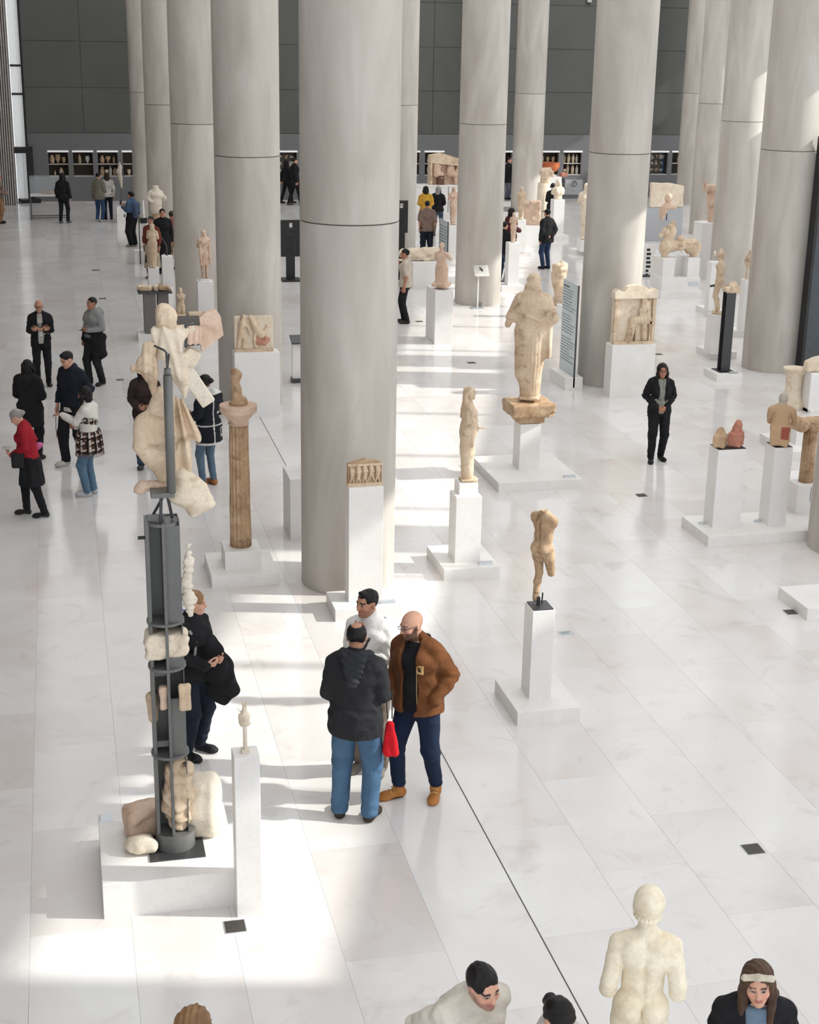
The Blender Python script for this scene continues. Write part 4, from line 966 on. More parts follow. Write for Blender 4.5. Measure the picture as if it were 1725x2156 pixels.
# steel post with fragment
c = G(1509, 803.7); r = G(1563.8, 802)
W = (r[0] - c[0]) / 2; t = thing('steel_post', 'dark grey square steel post on a low white plinth', 'stand', (c[0] + W, c[1] + .32, 0))
MB().box(-W, W, -.32, .32, 0, PLZ, .004).build('plinth', M_PED, t); MB().box(-.17, .17, -.2, .2, PLZ, PLZ + .012).build('foot_plate', M_BLACK, t)
zt = float(ZAT((c[0] + W, c[1] + .3), 616)); 
p_ = MB().box(-.095, .095, -.10, -.08, PLZ + .012, zt).box(-.095, .095, .08, .10, PLZ + .012, zt).box(-.02, .02, -.08, .08, PLZ + .012, zt); p_.build('post', M_DKSTEEL, t)
MB().box(.02, .20, -.30, -.22, PLZ + .012, PLZ + .03).build('caption_plate', M_PLATE, t)
S = Shape().box((0, 0, .06), (.15, .14, .06), .02).ell((.03, 0, .15), (.10, .10, .07), None, .03).cone((-.03, 0, .18), (-.04, 0, .27), .03, .02, .02).cell((.1, -.1, .16), .05, None, .02).wrinkle(lumps(3, 25, .012)); S.keep((0, 0, -1), 0)
o = S.build('stone_fragment', M_MARBLE, None, .016, loc=(c[0] + W + .03, c[1] + .32, zt)); tag(o, 'lumpy marble fragment mounted on top of the dark steel post', 'statue')
# ---------------------------------------------------------------- winged victory on steel column
bx, by = .635, 10.54
t = thing('display_platform', 'wide white stepped platform under the steel column with the winged statue', 'platform', (.56, 10.60, 0))
MB().box(-.52, .52, -.55, .55, 0, .298, .004).build('block', M_PED, t)
MB().box(-.50, -.40, .42, .53, .298, .315, 0, 1, .9).build('caption_plate', M_PLATE, t)
PZ = .298
sc_ = thing('steel_column', 'tall grey steel support column with round collars rising from the platform', 'column', (bx, by, PZ))
a, b, c = G(316.5, 1816.6, PZ), G(432.6, 1799, PZ), G(423.6, 1752, PZ)
MB().box(a[0] - bx, b[0] - bx, a[1] - by, c[1] - by + .1, 0, .012).build('foot_plate', M_DKSTEEL, sc_)
o = MB().lathe([(.155, .012), (.155, .15), (.145, .15)], 48).build('collar', M_STEEL, sc_); autosmooth(o, 40)
TOPZ = 3.05 - PZ
for x0, x1, y0, y1 in ((-.146, -.120, -.07, .0), (-.030, -.008, -.135, -.05), (-.13, .105, .09, .11), (-.03, -.012, -.05, .09), (-.146, -.134, .0, .11), (.098, .105, -.08, .09)):
    MB().box(x0, x1, y0, y1, .15, TOPZ).build('fin', M_STEEL, sc_)
for z0, z1 in ((1.14, 1.62), (1.88, 1.97), (2.25, 3.02)): MB().box(-.008, .105, -.10, -.082, z0 - PZ, z1 - PZ).build('web_plate', M_STEEL, sc_)
for z, rr_ in ((1.13, .147), (1.87, .145), (2.24, .142), (3.03, .128)):
    o = MB().lathe([(rr_ - .01, z - PZ - .011), (rr_, z - PZ - .011), (rr_, z - PZ + .011), (rr_ - .01, z - PZ + .011)], 48, (-.018, 0, 0)).build('ring_plate', M_STEEL, sc_); autosmooth(o, 40)
for z in (.9, 1.5, 2.75): MB().box(-.13, .0, -.05, -.03, z, z + .05).build('cross_bar', M_STEEL, sc_)
MB().tube([(-.14, -.03, 2.62), (-.20, -.03, 2.62)], .014, 8).build('stud', M_BLACK, sc_)
MB().tube([(-.10, .0, TOPZ), (.02, -.03, TOPZ + .22)], .012, 6).tube([(.06, .0, TOPZ), (.02, -.03, TOPZ + .22)], .012, 6).tube([(-.03, -.06, TOPZ), (-.02, -.05, TOPZ + .20)], .012, 6).build('strut', M_DKSTEEL, sc_)
def W(px, py, dy=0.0):
    p = onY(px, py, by + dy); return A3(p[0] - bx, p[1] - by, p[2] - PZ)
def rock(pts, rs, seed, amp=.012, k=.03, f=20):
    return Shape().chain(pts, rs, k).wrinkle(lumps(seed, f, amp))
def piece(name, label, S, mat, h=.012):
    V, Q = S.verts(h); c = V.mean(0); c[2] = V[:, 2].min()
    o = meshfast(name, V - c, Q, mat, None, None, (c[0] + bx, c[1] + by, c[2] + PZ)); return tag(o, label, 'stone', 'stone fragments held by the steel column')
# fragments inside the column cage and at its foot
piece('stone_fragment', 'large rough boulder caught between the lowest column fins', Shape().chain([(.03, -.01, .24), (.02, .0, .48), (.04, .0, .72)], (.08, .085, .07), .05).box((.03, -.01, .48), (.105, .07, .25), .04).wrinkle(chips(1, 26, .022)).wrinkle(lumps(1, 20, .008)), M_MARBLE, .009)
piece('stone_fragment', 'pale block wrapped round the column under the middle collar', Shape().box((-.02, -.02, 1.76), (.160, .10, .095), .03).wrinkle(chips(2, 26, .014)), M_MARBLE_W, .009)
piece('stone_fragment', 'small squarish stone on the fin below the pale block', Shape().box((.10, -.15, 1.36), (.045, .03, .11), .015).wrinkle(lumps(3, 30, .006)), M_MARBLE)
piece('stone_fragment', 'small flat stone inside the column beside the squarish stone', Shape().box((-.055, -.08, 1.33), (.03, .03, .10), .012).wrinkle(lumps(4, 30, .006)), M_MARBLE_P)
piece('stone_fragment', 'long thin white sliver fixed along the upper column edge', Shape().chain([W(396, 1150, -.08), W(396, 1190, -.08), W(392, 1225, -.08), W(399, 1260, -.08), W(400, 1292, -.08)], (.016, .040, .030, .042, .02), .02).wrinkle(chips(5, 60, .012)).wrinkle(lumps(5, 25, .006)), M_PLASTER, .008)
piece('stone_fragment', 'grey lump behind the column wedged under a collar', Shape().chain([(-.13, .06, 1.1), (-.14, .07, 1.28)], (.04, .045), .03).wrinkle(lumps(6, 25, .006)), M_MARBLE)
S = Shape().box((.24, .14, .26), (.13, .15, .26), .10).wrinkle(chips(7, 16, .03)); S.keep((0, 0, -1), 0); piece('boulder', 'big sunlit white boulder lying behind the column foot', S, M_PLASTER, .016)
S = Shape().box((-.24, .25, .13), (.16, .12, .13), .05, (0, 0, 20)).wrinkle(chips(8, 16, .026)); S.keep((0, 0, -1), 0); piece('boulder', 'reddish shaded block lying on the platform left of the column', S, M_MARBLE_P, .016)
S = Shape().chain([(-.36, -.03, .06), (-.28, -.06, .075), (-.20, -.08, .06)], (.045, .07, .06), .04).box((-.28, -.05, .07), (.10, .06, .05), .03).wrinkle(chips(9, 30, .018)); S.keep((0, 0, -1), 0); piece('boulder', 'cream rough stone lump leaning against the column collar', S, M_MARBLE_W)

ni = thing('winged_statue', 'fragmentary winged victory of cream marble on the steel column', 'statue', (bx, by, PZ + TOPZ + .22))
OF = A3(0, 0, -TOPZ - .22)
def nw(px, py, dy=0.0): return W(px, py, dy) + OF
def npart(name, S, mat, h=.011, lab=None):
    o = S.build(name, mat, ni, h)
    if lab: o['label'] = lab
    return o
MB().add(*(lambda m: (m.v, m.f))(MB().box(-.10, .07, -.20, .06, 0, .035, .003))).build('bracket_plate', M_STEEL, ni)
p0, p1 = nw(361, 1038, -.17), nw(353, 790, -.17)
MB().tube([p0, p1], .033, 20).tube([p1, p1 + A3(0, 0, .05)], .024, 16).build('support_pole', M_STEEL, ni, True)
q = p1 + A3(0, 0, .05)
MB().tube([q, nw(350, 742, -.17), nw(345, 737, -.17), nw(325, 728, -.12)], .008, 8).tube([q, nw(356, 745, -.15)], .008, 8).build('bent_rod', M_DKSTEEL, ni)
# skirt: smooth left half, fanned pleats on the right
S = Shape().chain([nw(340, 822), nw(318, 900), nw(322, 955), nw(345, 1005)], (.035, .085, .085, .05), .08)
S.chain([nw(300, 890), nw(292, 940)], (.05, .045), .06).chain([nw(350, 840), nw(362, 930), nw(375, 1000)], (.05, .11, .05), .08).chain([nw(375, 850), nw(398, 905), nw(410, 915)], (.05, .06, .045), .06).chain([nw(385, 920), nw(385, 990)], (.075, .035), .05)
hx_, hz_ = nw(365, 815)[0], nw(365, 815)[2]
def fan(X, Y, Z):
    a = np.arctan2(X - hx_, hz_ + .06 - Z); return (.026 * np.sin(a * 30) * np.clip((X - hx_ + .02) * 20, 0, 1) * np.clip((hz_ - Z) * 6, 0, 1)).astype(np.float32)
S.cbox((0, -.30, 0), (2, .20, 2), 0, None, .05); S.wrinkle(fan).wrinkle(chips(13, 14, .010)).wrinkle(lumps(14, 45, .002)); npart('skirt', S, M_MARBLE, .008, 'fan-pleated marble skirt')
# feet and rock
npart('foot_fragment', Shape().chain([nw(345, 1022), nw(315, 1022), nw(300, 1022)], (.045, .04, .032), .03).chain([nw(303, 1024), nw(292, 1030)], (.05, .042), .01).chain([nw(290, 1032), nw(280, 1038)], (.03, .012), .01).wrinkle(lumps(3, 30, .006)), M_MARBLE_P)
npart('rock_base', Shape().chain([nw(385, 1005), nw(395, 1030)], (.075, .09), .04).chain([nw(380, 1040), nw(410, 1055), nw(435, 1058)], (.09, .10, .06), .06).chain([nw(412, 1015), nw(425, 1045)], (.06, .07), .05).wrinkle(chips(4, 20, .020)).wrinkle(lumps(5, 60, .003)), M_MARBLE_W, .009)
# upper body
S = Shape().box(nw(357, 722), (.082, .055, .115), .03, (0, 8, 0), .02).box(nw(332, 712, .02), (.035, .05, .085), .02, (0, -8, 0), .015).box(nw(372, 770), (.068, .045, .095), .02, (0, 18, 0), .02)
S.chain([nw(380, 790), nw(388, 815), nw(388, 836)], (.055, .03, .012), .02).box(nw(402, 752, .01), (.05, .035, .06), .015, (0, 30, 0), .015).cone(nw(380, 700), nw(405, 692), .04, .03, .04).chain([nw(345, 690, -.05), nw(362, 740, -.06), nw(378, 800, -.05)], (.012, .016, .012), .02).chain([nw(372, 690, -.05), nw(380, 740, -.06)], (.012, .014), .02)
S.wrinkle(chips(6, 26, .012)).wrinkle(lumps(7, 50, .003)); npart('torso', S, M_MARBLE_W, .008)
S = Shape().ell(nw(357, 668), (.060, .065, .075)).chain([nw(345, 655), nw(342, 680)], (.05, .045), .04).cone(nw(360, 690), nw(360, 705), .05, .05, .03).wrinkle(chips(7, 40, .010)); npart('head', S, M_MARBLE, .008)
S = Shape(); a_, b_ = nw(372, 752, .03), nw(440, 850, .03); d_ = (b_ - a_); L_ = np.linalg.norm(d_); ang = math.degrees(math.atan2(d_[0], d_[2]))
S.box((a_ + b_) / 2, (.055, .03, L_ / 2), .008, (0, ang, 0)); npart('back_beam', S, M_PLASTER, .010, 'pale flat slab leaning behind the body')
# wings
S = Shape().chain([nw(316, 730), nw(310, 765), nw(318, 790)], (.045, .065, .05), .04).chain([nw(308, 768), nw(282, 775)], (.045, .03), .03).chain([nw(318, 790), nw(325, 828)], (.05, .015), .03).wrinkle(lambda X, Y, Z: (.004 * np.sin(X * 140)).astype(np.float32)).wrinkle(chips(9, 34, .008)); npart('wing', S, M_MARBLE, .009)
pl_ = [nw(424, 740), nw(420, 668), nw(432, 656), nw(455, 651), nw(464, 665), nw(470, 704)]
MB().prism([(p[0], p[2]) for p in pl_], -.03, .04).build('wing', M_MARBLE_P, ni)
e0 = nw(400, 690); MB().tube([nw(388, 728, -.02), nw(425, 724, -.02)], .007, 6).tube([nw(388, 685, -.02), nw(425, 681, -.02)], .007, 6).tube([nw(391, 682, -.02), nw(391, 732, -.02)], .009, 6).build('wing_frame', M_DKSTEEL, ni)
S = Shape().box(nw(408, 705, .0), (.055, .03, .07), .012).wrinkle(lambda X, Y, Z: (.006 * np.sin(X * 160)).astype(np.float32)); npart('wing_root', S, M_MARBLE_P, .009)

# ---------------------------------------------------------------- nude youth near the camera, seen from behind
hd = A3(*G(1369, 1912, 2.10)); J = skel(arms=(((.232, -.06, 1.12), (.235, .0, .9), (0, 0, -1), (-1, 0, 0), 0), ((.232, -.06, 1.12), (.235, .0, .9), (0, 0, -1), (-1, 0, 0), 0)), head=(-6, -2, 2), broad=1.04)
J['hc'] = J['hc'] + A3(0, 0, .03)
kx, ky = hd[0], hd[1] + .02
t = thing('pedestal', 'square white pedestal under the cream nude youth', 'pedestal', (kx, ky, 0)); MB().box(-.24, .24, -.24, .24, 0, .70, .004).build('shaft', M_PED, t); MB().box(-.3, .3, -.3, .3, 0, .12, .004).build('plinth', M_PED, t)
S = nude(Shape(), J, arms=('', ''), legs=('full', 'full'), head=False, fat=.86)
S.cone(J['neck'] - A3(0, 0, .03), J['hc'], .055, .053, .02); add_head(S, J['hc'], J['HM'], 1.2)
for k in 'RL': arm(S, J, k, .004, 1, True, .12, r=(.058, .054, .050, .04), sm=.015)
T = lambda *p: J['hc'] + J['HM'] @ A3(*p)
S.ell(T(0, -.018, .034), (.101, .118, .108), J['HM'], .01)
for i in range(11):
    a = math.pi * (i / 10.0) ; S.ell(T(.080 * math.cos(a), -.015 - .090 * math.sin(a), -.058), (.015, .015, .022), J['HM'], .003)
S.cbox((0, -.108, 1.22), (.004, .03, .2), .004, None, .05); S.cbox((0, -.15, .90), (.005, .06, .09), .004, None, .02); S.box((0, .05, .012), (.2, .2, .02), .005)
for q in (-1, 1): S.ell((.08 * q, -.085, 1.36), (.07, .035, .09), None, .03)
S.wrinkle(lumps(15, 12, .0015))
M_CREAM = stone('smooth_cream_marble', srgb(236, 222, 194), srgb(248, 238, 216), srgb(206, 170, 124), .45, 2.2, .6, .08)
o = sculpt('youth_statue', 'smooth cream nude youth seen from behind with cut-off arms and beaded hairline', 'statue', S, .009, (kx, ky, .70), 1.52, 5, M_CREAM)

# ---------------------------------------------------------------- statues farther back
def simple_ped(label, x0, x1, ybot, ytop, depth=None, plinth=None, mat=None):
    a, b = G(x0, ybot), G(x1, ybot); w = b[0] - a[0]; d = depth or w
    pl = None
    if plinth: pl = ((plinth[0], plinth[2]), (plinth[1], plinth[2]), plinth[3] if len(plinth) > 3 else G(plinth[1], plinth[2])[0] - G(plinth[0], plinth[2])[0])
    return pedestal(label, pl, ((x0, ybot), (x1, ybot), d, ytop), mat=mat)
t, top, tr = simple_ped('tall white pedestal before the third column under a brown draped figure', 418.8, 452.6, 690, 594, .38, mat=M_PEDM)
MB().box(-.11, .11, -.11, .11, top[2], top[2] + .06, .004).build('cap', M_PED, t)
S, J = kore(('upper', 'upper'), pl=(14, .012), slim=.95)
S.cone((-.2, .12, 1.35), (.2, .14, .9), .05, .05, .05); S.cone((-.18, .1, 1.3), (-.2, .08, .55), .06, .05, .03); S.cone((.17, .12, 1.2), (.15, .14, .5), .05, .04, .03); S.cbox((0, 0, .2), (.04, .3, .28), .02)
sculpt('draped_statue', 'brownish draped figure with broken legs on a tall white pedestal by a column', 'statue', S, .02, (top[0], top[1], top[2] + .06), stands(top, 484) - .06, 160, M_MARBLE_P)
# fragment table
a = G(291.6, 720); t = thing('fragment_stand', 'dark grey block stand with thin top on a white plinth', 'pedestal', (a[0] + .40, a[1] + .35, 0))
zt = float(ZAT(a + A3(0, .2, 0), 618)); MB().box(-.40, .45, -.35, .35, 0, PLZ, .004).build('plinth', M_PED, t); MB().box(-.24, .02, -.22, .22, PLZ, zt, .004).box(.06, .30, -.15, .22, PLZ, zt, .004).build('block', M_GREYPED, t); MB().box(-.36, .38, -.26, .26, zt, zt + .03, .004).build('top', M_DKSTEEL, t)
for x, w_, lab in ((-.20, .15, 'long rubble relief fragment on the dark stand'), (.04, .07, 'small pale chunk between two fragments on the dark stand'), (.22, .12, 'tilted grey fragment at the end of the dark stand')):
    S = Shape().box((0, 0, .06), (w_, .12, .06), .03, (0, 12 if x > .2 else 0, 0)).wrinkle(lumps(int(x * 100) % 50, 22, .014)); S.keep((0, 0, -1), 0)
    tag(S.build('rubble_fragment', M_MARBLE if x < .2 else M_MARBLE_D, None, .02, loc=(a[0] + .40 + x, a[1] + .35, zt + .03)), lab, 'stone', 'fragments on the dark stand')
# small torso on low wall of blocks
a = G(386, 705); blk = thing('low_block_stand', 'low grey stand of rough blocks behind the winged statue', 'pedestal', (a[0] + .1, a[1] + .2, 0))
zt = float(ZAT(a, 668)); S = Shape().box((0, 0, zt / 2), (.38, .16, zt / 2), .03).wrinkle(lumps(4, 12, .01)); S.keep((0, 0, -1), 0); S.build('block', M_GREYPED, blk, .03)
MB().box(-.36, -.02, -.14, .14, zt + .012, zt + .05, .01).box(.04, .36, -.14, .14, zt + .012, zt + .07, .01).build('loose_slab', M_MARBLE, blk)
S = nude(Shape(), skel(), arms=('', ''), legs=('thigh', 'thigh')); S.wrinkle(lumps(4, 14, .006)); S.keep((0, 0, -1), -.62)
sculpt('small_torso', 'small pale standing torso with head beside the column', 'statue', S, .02, (a[0] - .02, a[1] + .2, zt + .05), float(ZAT(a + A3(0, .2, 0), 605)) - zt - .05, 175, M_MARBLE)
# plaster torso on post, with long pale kore
a = G(333, 557); t = thing('post_stand', 'brown post on a white foot under the white plaster torso', 'stand', (a[0], a[1], 0)); zt = float(ZAT(a, 452))
MB().box(-.3, .3, -.3, .3, 0, .15, .004).build('foot', M_PED, t); MB().lathe([(.14, .15), (.12, zt)], 20).build('post', M_MARBLE_D, t, True)
S = Shape(); J = skel(arms=(((.26, .02, 1.2), (.12, .2, 1.1), (0, 1, 0), (0, 0, 1), 0), ((.26, .02, 1.2), (.3, .1, 1.3), (0, 1, 0), (0, 0, 1), 0))); torso(S, J, .015, 1, 1.1, 'm'); arm(S, J, 'R', .012, 1, True, .7); arm(S, J, 'L', .012, 1, True, .5)
S.cone(J['neck'], J['neck'] + A3(0, 0, .17), .095, .085, .05); S.econe((0, 0, 1.0), (.02, .02, .82), (.15, .12), (.12, .1), .04); S.wrinkle(lumps(4, 16, .006)); S.keep((0, 0, 1), 1.60)
sculpt('plaster_torso', 'bright white headless plaster torso with bent arms raised on a post', 'statue', S, .022, (a[0], a[1], zt), float(ZAT(a, 391)) - zt, 165, M_PLASTER)
# pair of low white pedestals with vitrines along the aisle
for (x0, x1, yb, yt, lab, pl) in ((314, 337, 612, 565, 'white aisle pedestal under a pale kore', (310, 342, 606)), (343, 366, 600, 540, 'white aisle pedestal with thin bent rod', (335, 370, 607)), (284, 308, 556, 528, 'low white aisle pedestal behind a thin black rod', (277, 318, 560)), (300, 309, 520, 470, 'slim white post with dark band by the aisle', None)):
    t, top, tr = simple_ped(lab, x0, x1, yb, yt, None, None, M_PEDM)
    if 'kore' in lab:
        S, J = kore(('upper', 'upper'), slim=1.0); sculpt('kore_statue', 'pale kore with brown top standing on an aisle pedestal', 'statue', S, .024, top, stands(top, 470), 190, M_MARBLE)
    if 'bent' in lab: MB().tube([(0, 0, top[2]), (0, 0, top[2] + .25), (-.12, 0, top[2] + .48)], .02, 6).build('rod', M_DKSTEEL, t)
    if 'black rod' in lab: MB().tube([(-.0, -.2, 0), (-.0, -.2, 1.5)], .015, 6).build('rod', M_BLACK, t)
    if 'dark band' in lab: MB().box(-.11, .11, -.11, .11, top[2], top[2] + .16).build('band', M_BLACK, t); MB().lathe([(.06, top[2] + .16), (.03, top[2] + .7)], 10).build('tip', M_PED, t)
# headless draped body beside the glass panel
a = G(1180, 660); zt = .45; t, top, tr = simple_ped('low white pedestal half hidden behind the glass text panel', 1166, 1196, 672, 648, .5)
S = Shape(); J = skel(arms=('hang', 'hang'), lean=14); torso(S, J, .02, 1, 1.1, 'f'); arm(S, J, 'R', .015, 1, True, .8); arm(S, J, 'L', .015, 1, True, .55); leg(S, J, 'R', .02, 1, True, .8); leg(S, J, 'L', .02, 1, True, .6)
S.econe((0, 0, 1.0), (0, .03, .35), (.2, .16), (.13, .12), .05); S.cone((.12, -.1, 1.35), (.2, .02, .75), .07, .05, .03); S.cone((-.05, -.12, 1.35), (.0, -.12, .9), .05, .03, .03); S.cone(J['neck'], J['neck'] + A3(0, .02, .04), .06, .055); S.wrinkle(lumps(5, 15, .008))
sculpt('headless_statue', 'headless stooping draped marble figure behind the glass text panel', 'statue', S, .018, top, stands(top, 547), 150, M_MARBLE)
# lion on pedestal
t, top, tr = simple_ped('broad low white pedestal with glazed top under the crouching lion', 869, 920, 608, 553, .8, None, M_PEDM)
S = Shape().econe((-.40, 0, .22), (.35, 0, .22), (.15, .15), (.17, .17), .06, xdir=(0, 1, 0)).ell((-.55, -.02, .22), (.14, .12, .13), None, .06).ell((-.68, -.02, .18), (.07, .07, .06), None, .04).ell((.40, 0, .20), (.20, .17, .18), None, .05).chain([(-.45, -.12, .15), (-.6, -.16, .05), (-.75, -.16, .04)], (.08, .05, .045), .03).chain([(.35, -.15, .12), (.15, -.2, .05), (.05, -.2, .04)], (.09, .06, .05), .03).ell((-.1, -.1, .12), (.25, .14, .12), None, .05).ell((-.56, .04, .33), .04).wrinkle(lumps(8, 14, .012)); S.keep((0, 0, -1), 0)
o = sculpt('lion_statue', 'pale marble lion crouching along a broad low pedestal', 'statue', S, .025, top, stands(top, 520), 0, M_MARBLE_W); o.rotation_euler[2] = 0
# small temple pediment on white wall
a = G(877, 462); b = G(968, 462); t = thing('display_wall', 'long white display wall carrying the small temple pediment', 'pedestal', ((a[0] + b[0]) / 2, a[1] + .3, 0)); w_ = (b[0] - a[0]) / 2 + .3; zt = float(ZAT(a, 390))
MB().box(-w_, w_, -.3, .3, 0, zt - .05, .004).build('body', M_PEDM, t); MB().box(-w_ - .03, w_ + .03, -.34, .34, zt - .05, zt, .004).build('top', M_PED, t); MB().box(.38, .40, -.305, -.30, 0.25, zt - .05).build('joint', M_DKSTEEL, t)
pc = onY(940, 388, a[1] + .3); pm = thing('temple_pediment', 'small reddish stone temple front with gable roof and figures inside', 'relief', (pc[0], a[1] + .3, zt)); ph = float(ZAT((pc[0], a[1] + .3), 322)) - zt
MB().box(-.62, .9, -.02, .22, 0, ph * .78, .01).build('back_slab', M_MARBLE_P, pm)
MB().prism([(-.70, ph * .70), (.95, ph * .56), (.95, ph * .70), (-.22, ph), (-.66, ph * .93)][::-1], -.26, .24).build('gable_roof', M_MARBLE, pm)
MB().box(-.68, -.60, -.24, .2, 0, ph * .75, .01).build('side_post', M_MARBLE, pm); MB().box(-.38, -.14, -.23, -.02, 0, .34, .01).build('dark_block', stone('brown_block', srgb(96, 66, 48), srgb(120, 84, 62), srgb(70, 48, 36), .5), pm)
for x, hgt in ((-.42, .95), (.12, .72), (.42, .62)):
    S = Shape().ell((0, -.12, hgt), (.09, .08, .1)).econe((0, -.12, hgt - .12), (.02, -.12, .4), (.14, .1), (.18, .12), .05).cone((0, -.12, .4), (.18, -.14, .36), .1, .09, .05).cone((.18, -.14, .36), (.2, -.14, .05), .09, .07, .04).wrinkle(lumps(int(hgt * 10), 15, .012)); S.build('figure', M_MARBLE_P, pm, .03, loc=(x, 0, 0))
def figure_on(label, plabel, x0, x1, ybot, ytopped, ytop, psi, mat, kind='kore', plinth=None, depth=None, name='kore_statue', h=.024, **kw):
    t, top, tr = simple_ped(plabel, x0, x1, ybot, ytopped, depth, plinth, M_PEDM)
    if kind == 'kore': S, J = kore(**kw)
    elif kind == 'nude': S = nude(Shape(), skel(**kw.get('sk', {})), arms=kw.get('arms', ('full', 'full')), legs=kw.get('legs', ('full', 'full')), head=kw.get('head', True)); S.wrinkle(lumps(3, 14, .005)); S.box((0, .03, .012), (.16, .16, .02), .01)
    sculpt(name, label, 'statue', S, h, top, stands(top, ytop), psi, mat); return t, top
figure_on('tall slim pale kore with bent arm beside the far screen of text', 'white pedestal under the tall slim pale kore', 944, 966, 548, 474, 392, 175, M_MARBLE_P, bend=1, arms=('fore', 'fore'))
figure_on('cream draped figure with folded arm in front of the far column', 'white pedestal with plinth under the cream draped figure', 1088, 1106, 531, 463, 393, 180, M_MARBLE, plinth=(1086, 1120, 541), bend=1, arms=('fore', 'fore'), pl=(12, .01))
t, top = figure_on('small kore with pinkish bust and white skirt on a glazed stand', 'white pedestal with plinth and glazed box under the small kore', 1069, 1093, 601, 512, 447, 178, M_MARBLE_P, plinth=(1056, 1105, 614))
M_VIT, _nt, _b = newmat('vitrine_glass'); _b.inputs['Base Color'].default_value = (.8, .86, .88, 1); _b.inputs['Roughness'].default_value = .05; _b.inputs['Alpha'].default_value = .22
# carved block
t, top, tr = simple_ped('white pedestal under the carved pinkish block', 1106, 1139, 522, 475, .4, None, M_PEDM)
S = Shape().box((0, 0, .5), (.34, .2, .5), .04).ell((.0, -.18, .2), (.2, .06, .14), None, .04).cbox((-.3, -.1, .95), (.18, .3, .06), .02, None, .02).wrinkle(lumps(6, 14, .014)); S.keep((0, 0, -1), 0)
sculpt('carved_block', 'large pinkish carved stone block with worn relief at its foot', 'stone', S, .03, top, stands(top, 421), 4, M_MARBLE_P)
# sphinx column
a = G(1143, 478); t = thing('sphinx_shaft', 'pale smooth tall shaft carrying the sphinx', 'pedestal', (a[0], a[1], 0)); zt = float(ZAT(a, 385)); MB().lathe([(.34, 0), (.34, .1), (.26, .14), (.24, zt)], 24).build('shaft', M_MARBLE_W, t, True)
S = Shape().econe((.0, 0, .05), (0, 0, .45), (.26, .2), (.24, .18), .06).ell((-.05, 0, .55), (.26, .22, .24), None, .06).chain([(.12, 0, .6), (.30, 0, .52), (.42, 0, .38)], (.18, .15, .09), .06).cone((.1, 0, .3), (.16, 0, .02), .12, .1, .05).ell((.25, 0, .72), (.1, .1, .08), None, .03).wrinkle(lumps(6, 12, .014)); S.keep((0, 0, -1), 0)
o = sculpt('sphinx_statue', 'cream marble beast with bent head on a tall pale shaft', 'statue', S, .03, (a[0], a[1], zt), float(ZAT(a, 352)) - zt, 0, M_MARBLE); o.rotation_euler[2] = 0
# orange bowl on a stand
t, top, tr = simple_ped('wide white stand under the orange bowl', 1146, 1181, 442, 373, .8, None, M_PEDM)
p = MB().lathe([(.16, 0), (.18, .03), (.14, .08), (.36, .25), (.46, .42), (.44, .50), (.47, .53), (.40, .53), (.38, .44)], 32).build('terracotta_bowl', M_TERRA, None, True, loc=(top[0] - .12, top[1] - .05, top[2])); tag(p, 'big orange terracotta bowl under the bottle niches', 'bowl')
tag(MB().box(-.12, .12, -.14, .14, 0, .13, .01).build('stone_block', M_REDST, None, loc=(top[0] + .52, top[1] - .05, top[2])), 'small dull red block beside the orange bowl', 'stone')
# bust
t, top, tr = simple_ped('square white pedestal with plinth under the female bust', 1164, 1187, 494, 421, None, (1163, 1199, 505.7), M_PEDM)
S = Shape(); J = skel(); torso(S, J, .02, 1, 1, 'f'); arm(S, J, 'R', .02, 1, False, .5); arm(S, J, 'L', .02, 1, False, .5); S.cone(J['neck'], J['hc'], .055, .05, .03); add_head(S, J['hc'], J['HM'], 1, 'f', False); S.ell(J['hc'] + A3(0, -.03, .0), (.11, .11, .13), None, .02)
for q in (-1, 1): S.cone(J['hc'] + A3(.08 * q, -.02, -.05), J['chest'] + A3(.1 * q, .08, .05), .05, .04, .03)
S.keep((0, 0, -1), -1.05); S.wrinkle(lumps(5, 20, .006))
sculpt('female_bust', 'pale female bust with long locks on square white pedestal', 'statue', S, .022, top, stands(top, 377), 160, M_MARBLE_W)
# pair of pale figures peeking beside the column
figure_on('slender pale kore half hidden by the column beside the text panel', 'white pedestal with plinth half hidden by the column', 1222, 1244, 530, 505, 385, 180, M_MARBLE_W, plinth=(1210, 1248, 537), slim=.9)
# right side, behind the horse: stele, screen wall, caption post, winged figure
a = G(1362, 512); b = G(1447, 512); t = thing('display_screen', 'pale grey freestanding display screen behind the horse statue', 'panel', ((a[0] + b[0]) / 2, a[1] + .5, 0)); w_ = (b[0] - a[0]) / 2; zt = float(ZAT(a + A3(0, .5, 0), 437)); MB().box(-w_, w_, -.12, .12, 0, zt, .006).build('body', M_SCREEN, t)
S = Shape().box((0, 0, .5), (.72, .10, .5), .03).cbox((.5, 0, 1.12), (.6, .3, .2), .0, (0, 10, 0), .02).wrinkle(lumps(4, 8, .01)); S.keep((0, 0, -1), 0)
cc = onY(1402, 436, a[1] + .5); o = sculpt('stone_slab', 'broad cream stone slab standing on the grey display screen', 'stone', S, .035, (cc[0], a[1] + .5, zt), float(ZAT((cc[0], a[1] + .5), 384)) - zt, 0, M_MARBLE_W); o.rotation_euler[2] = 0
a = G(1365, 582); t = thing('caption_post', 'white upright caption board with black lettering beside the column', 'sign', (a[0], a[1], 0)); zt = float(ZAT(a, 515)); MB().box(-.17, .17, -.02, .02, .05, zt, .004).build('board', M_PED, t); MB().box(-.2, .2, -.1, .1, 0, .05).build('foot', M_DKSTEEL, t)
rr = random.Random(3)
for i in range(9): MB().box(-.10, -.02 + .1 * rr.random(), -.024, -.02, zt - .18 - i * .12, zt - .11 - i * .12).build('lettering', M_BLACK, t)
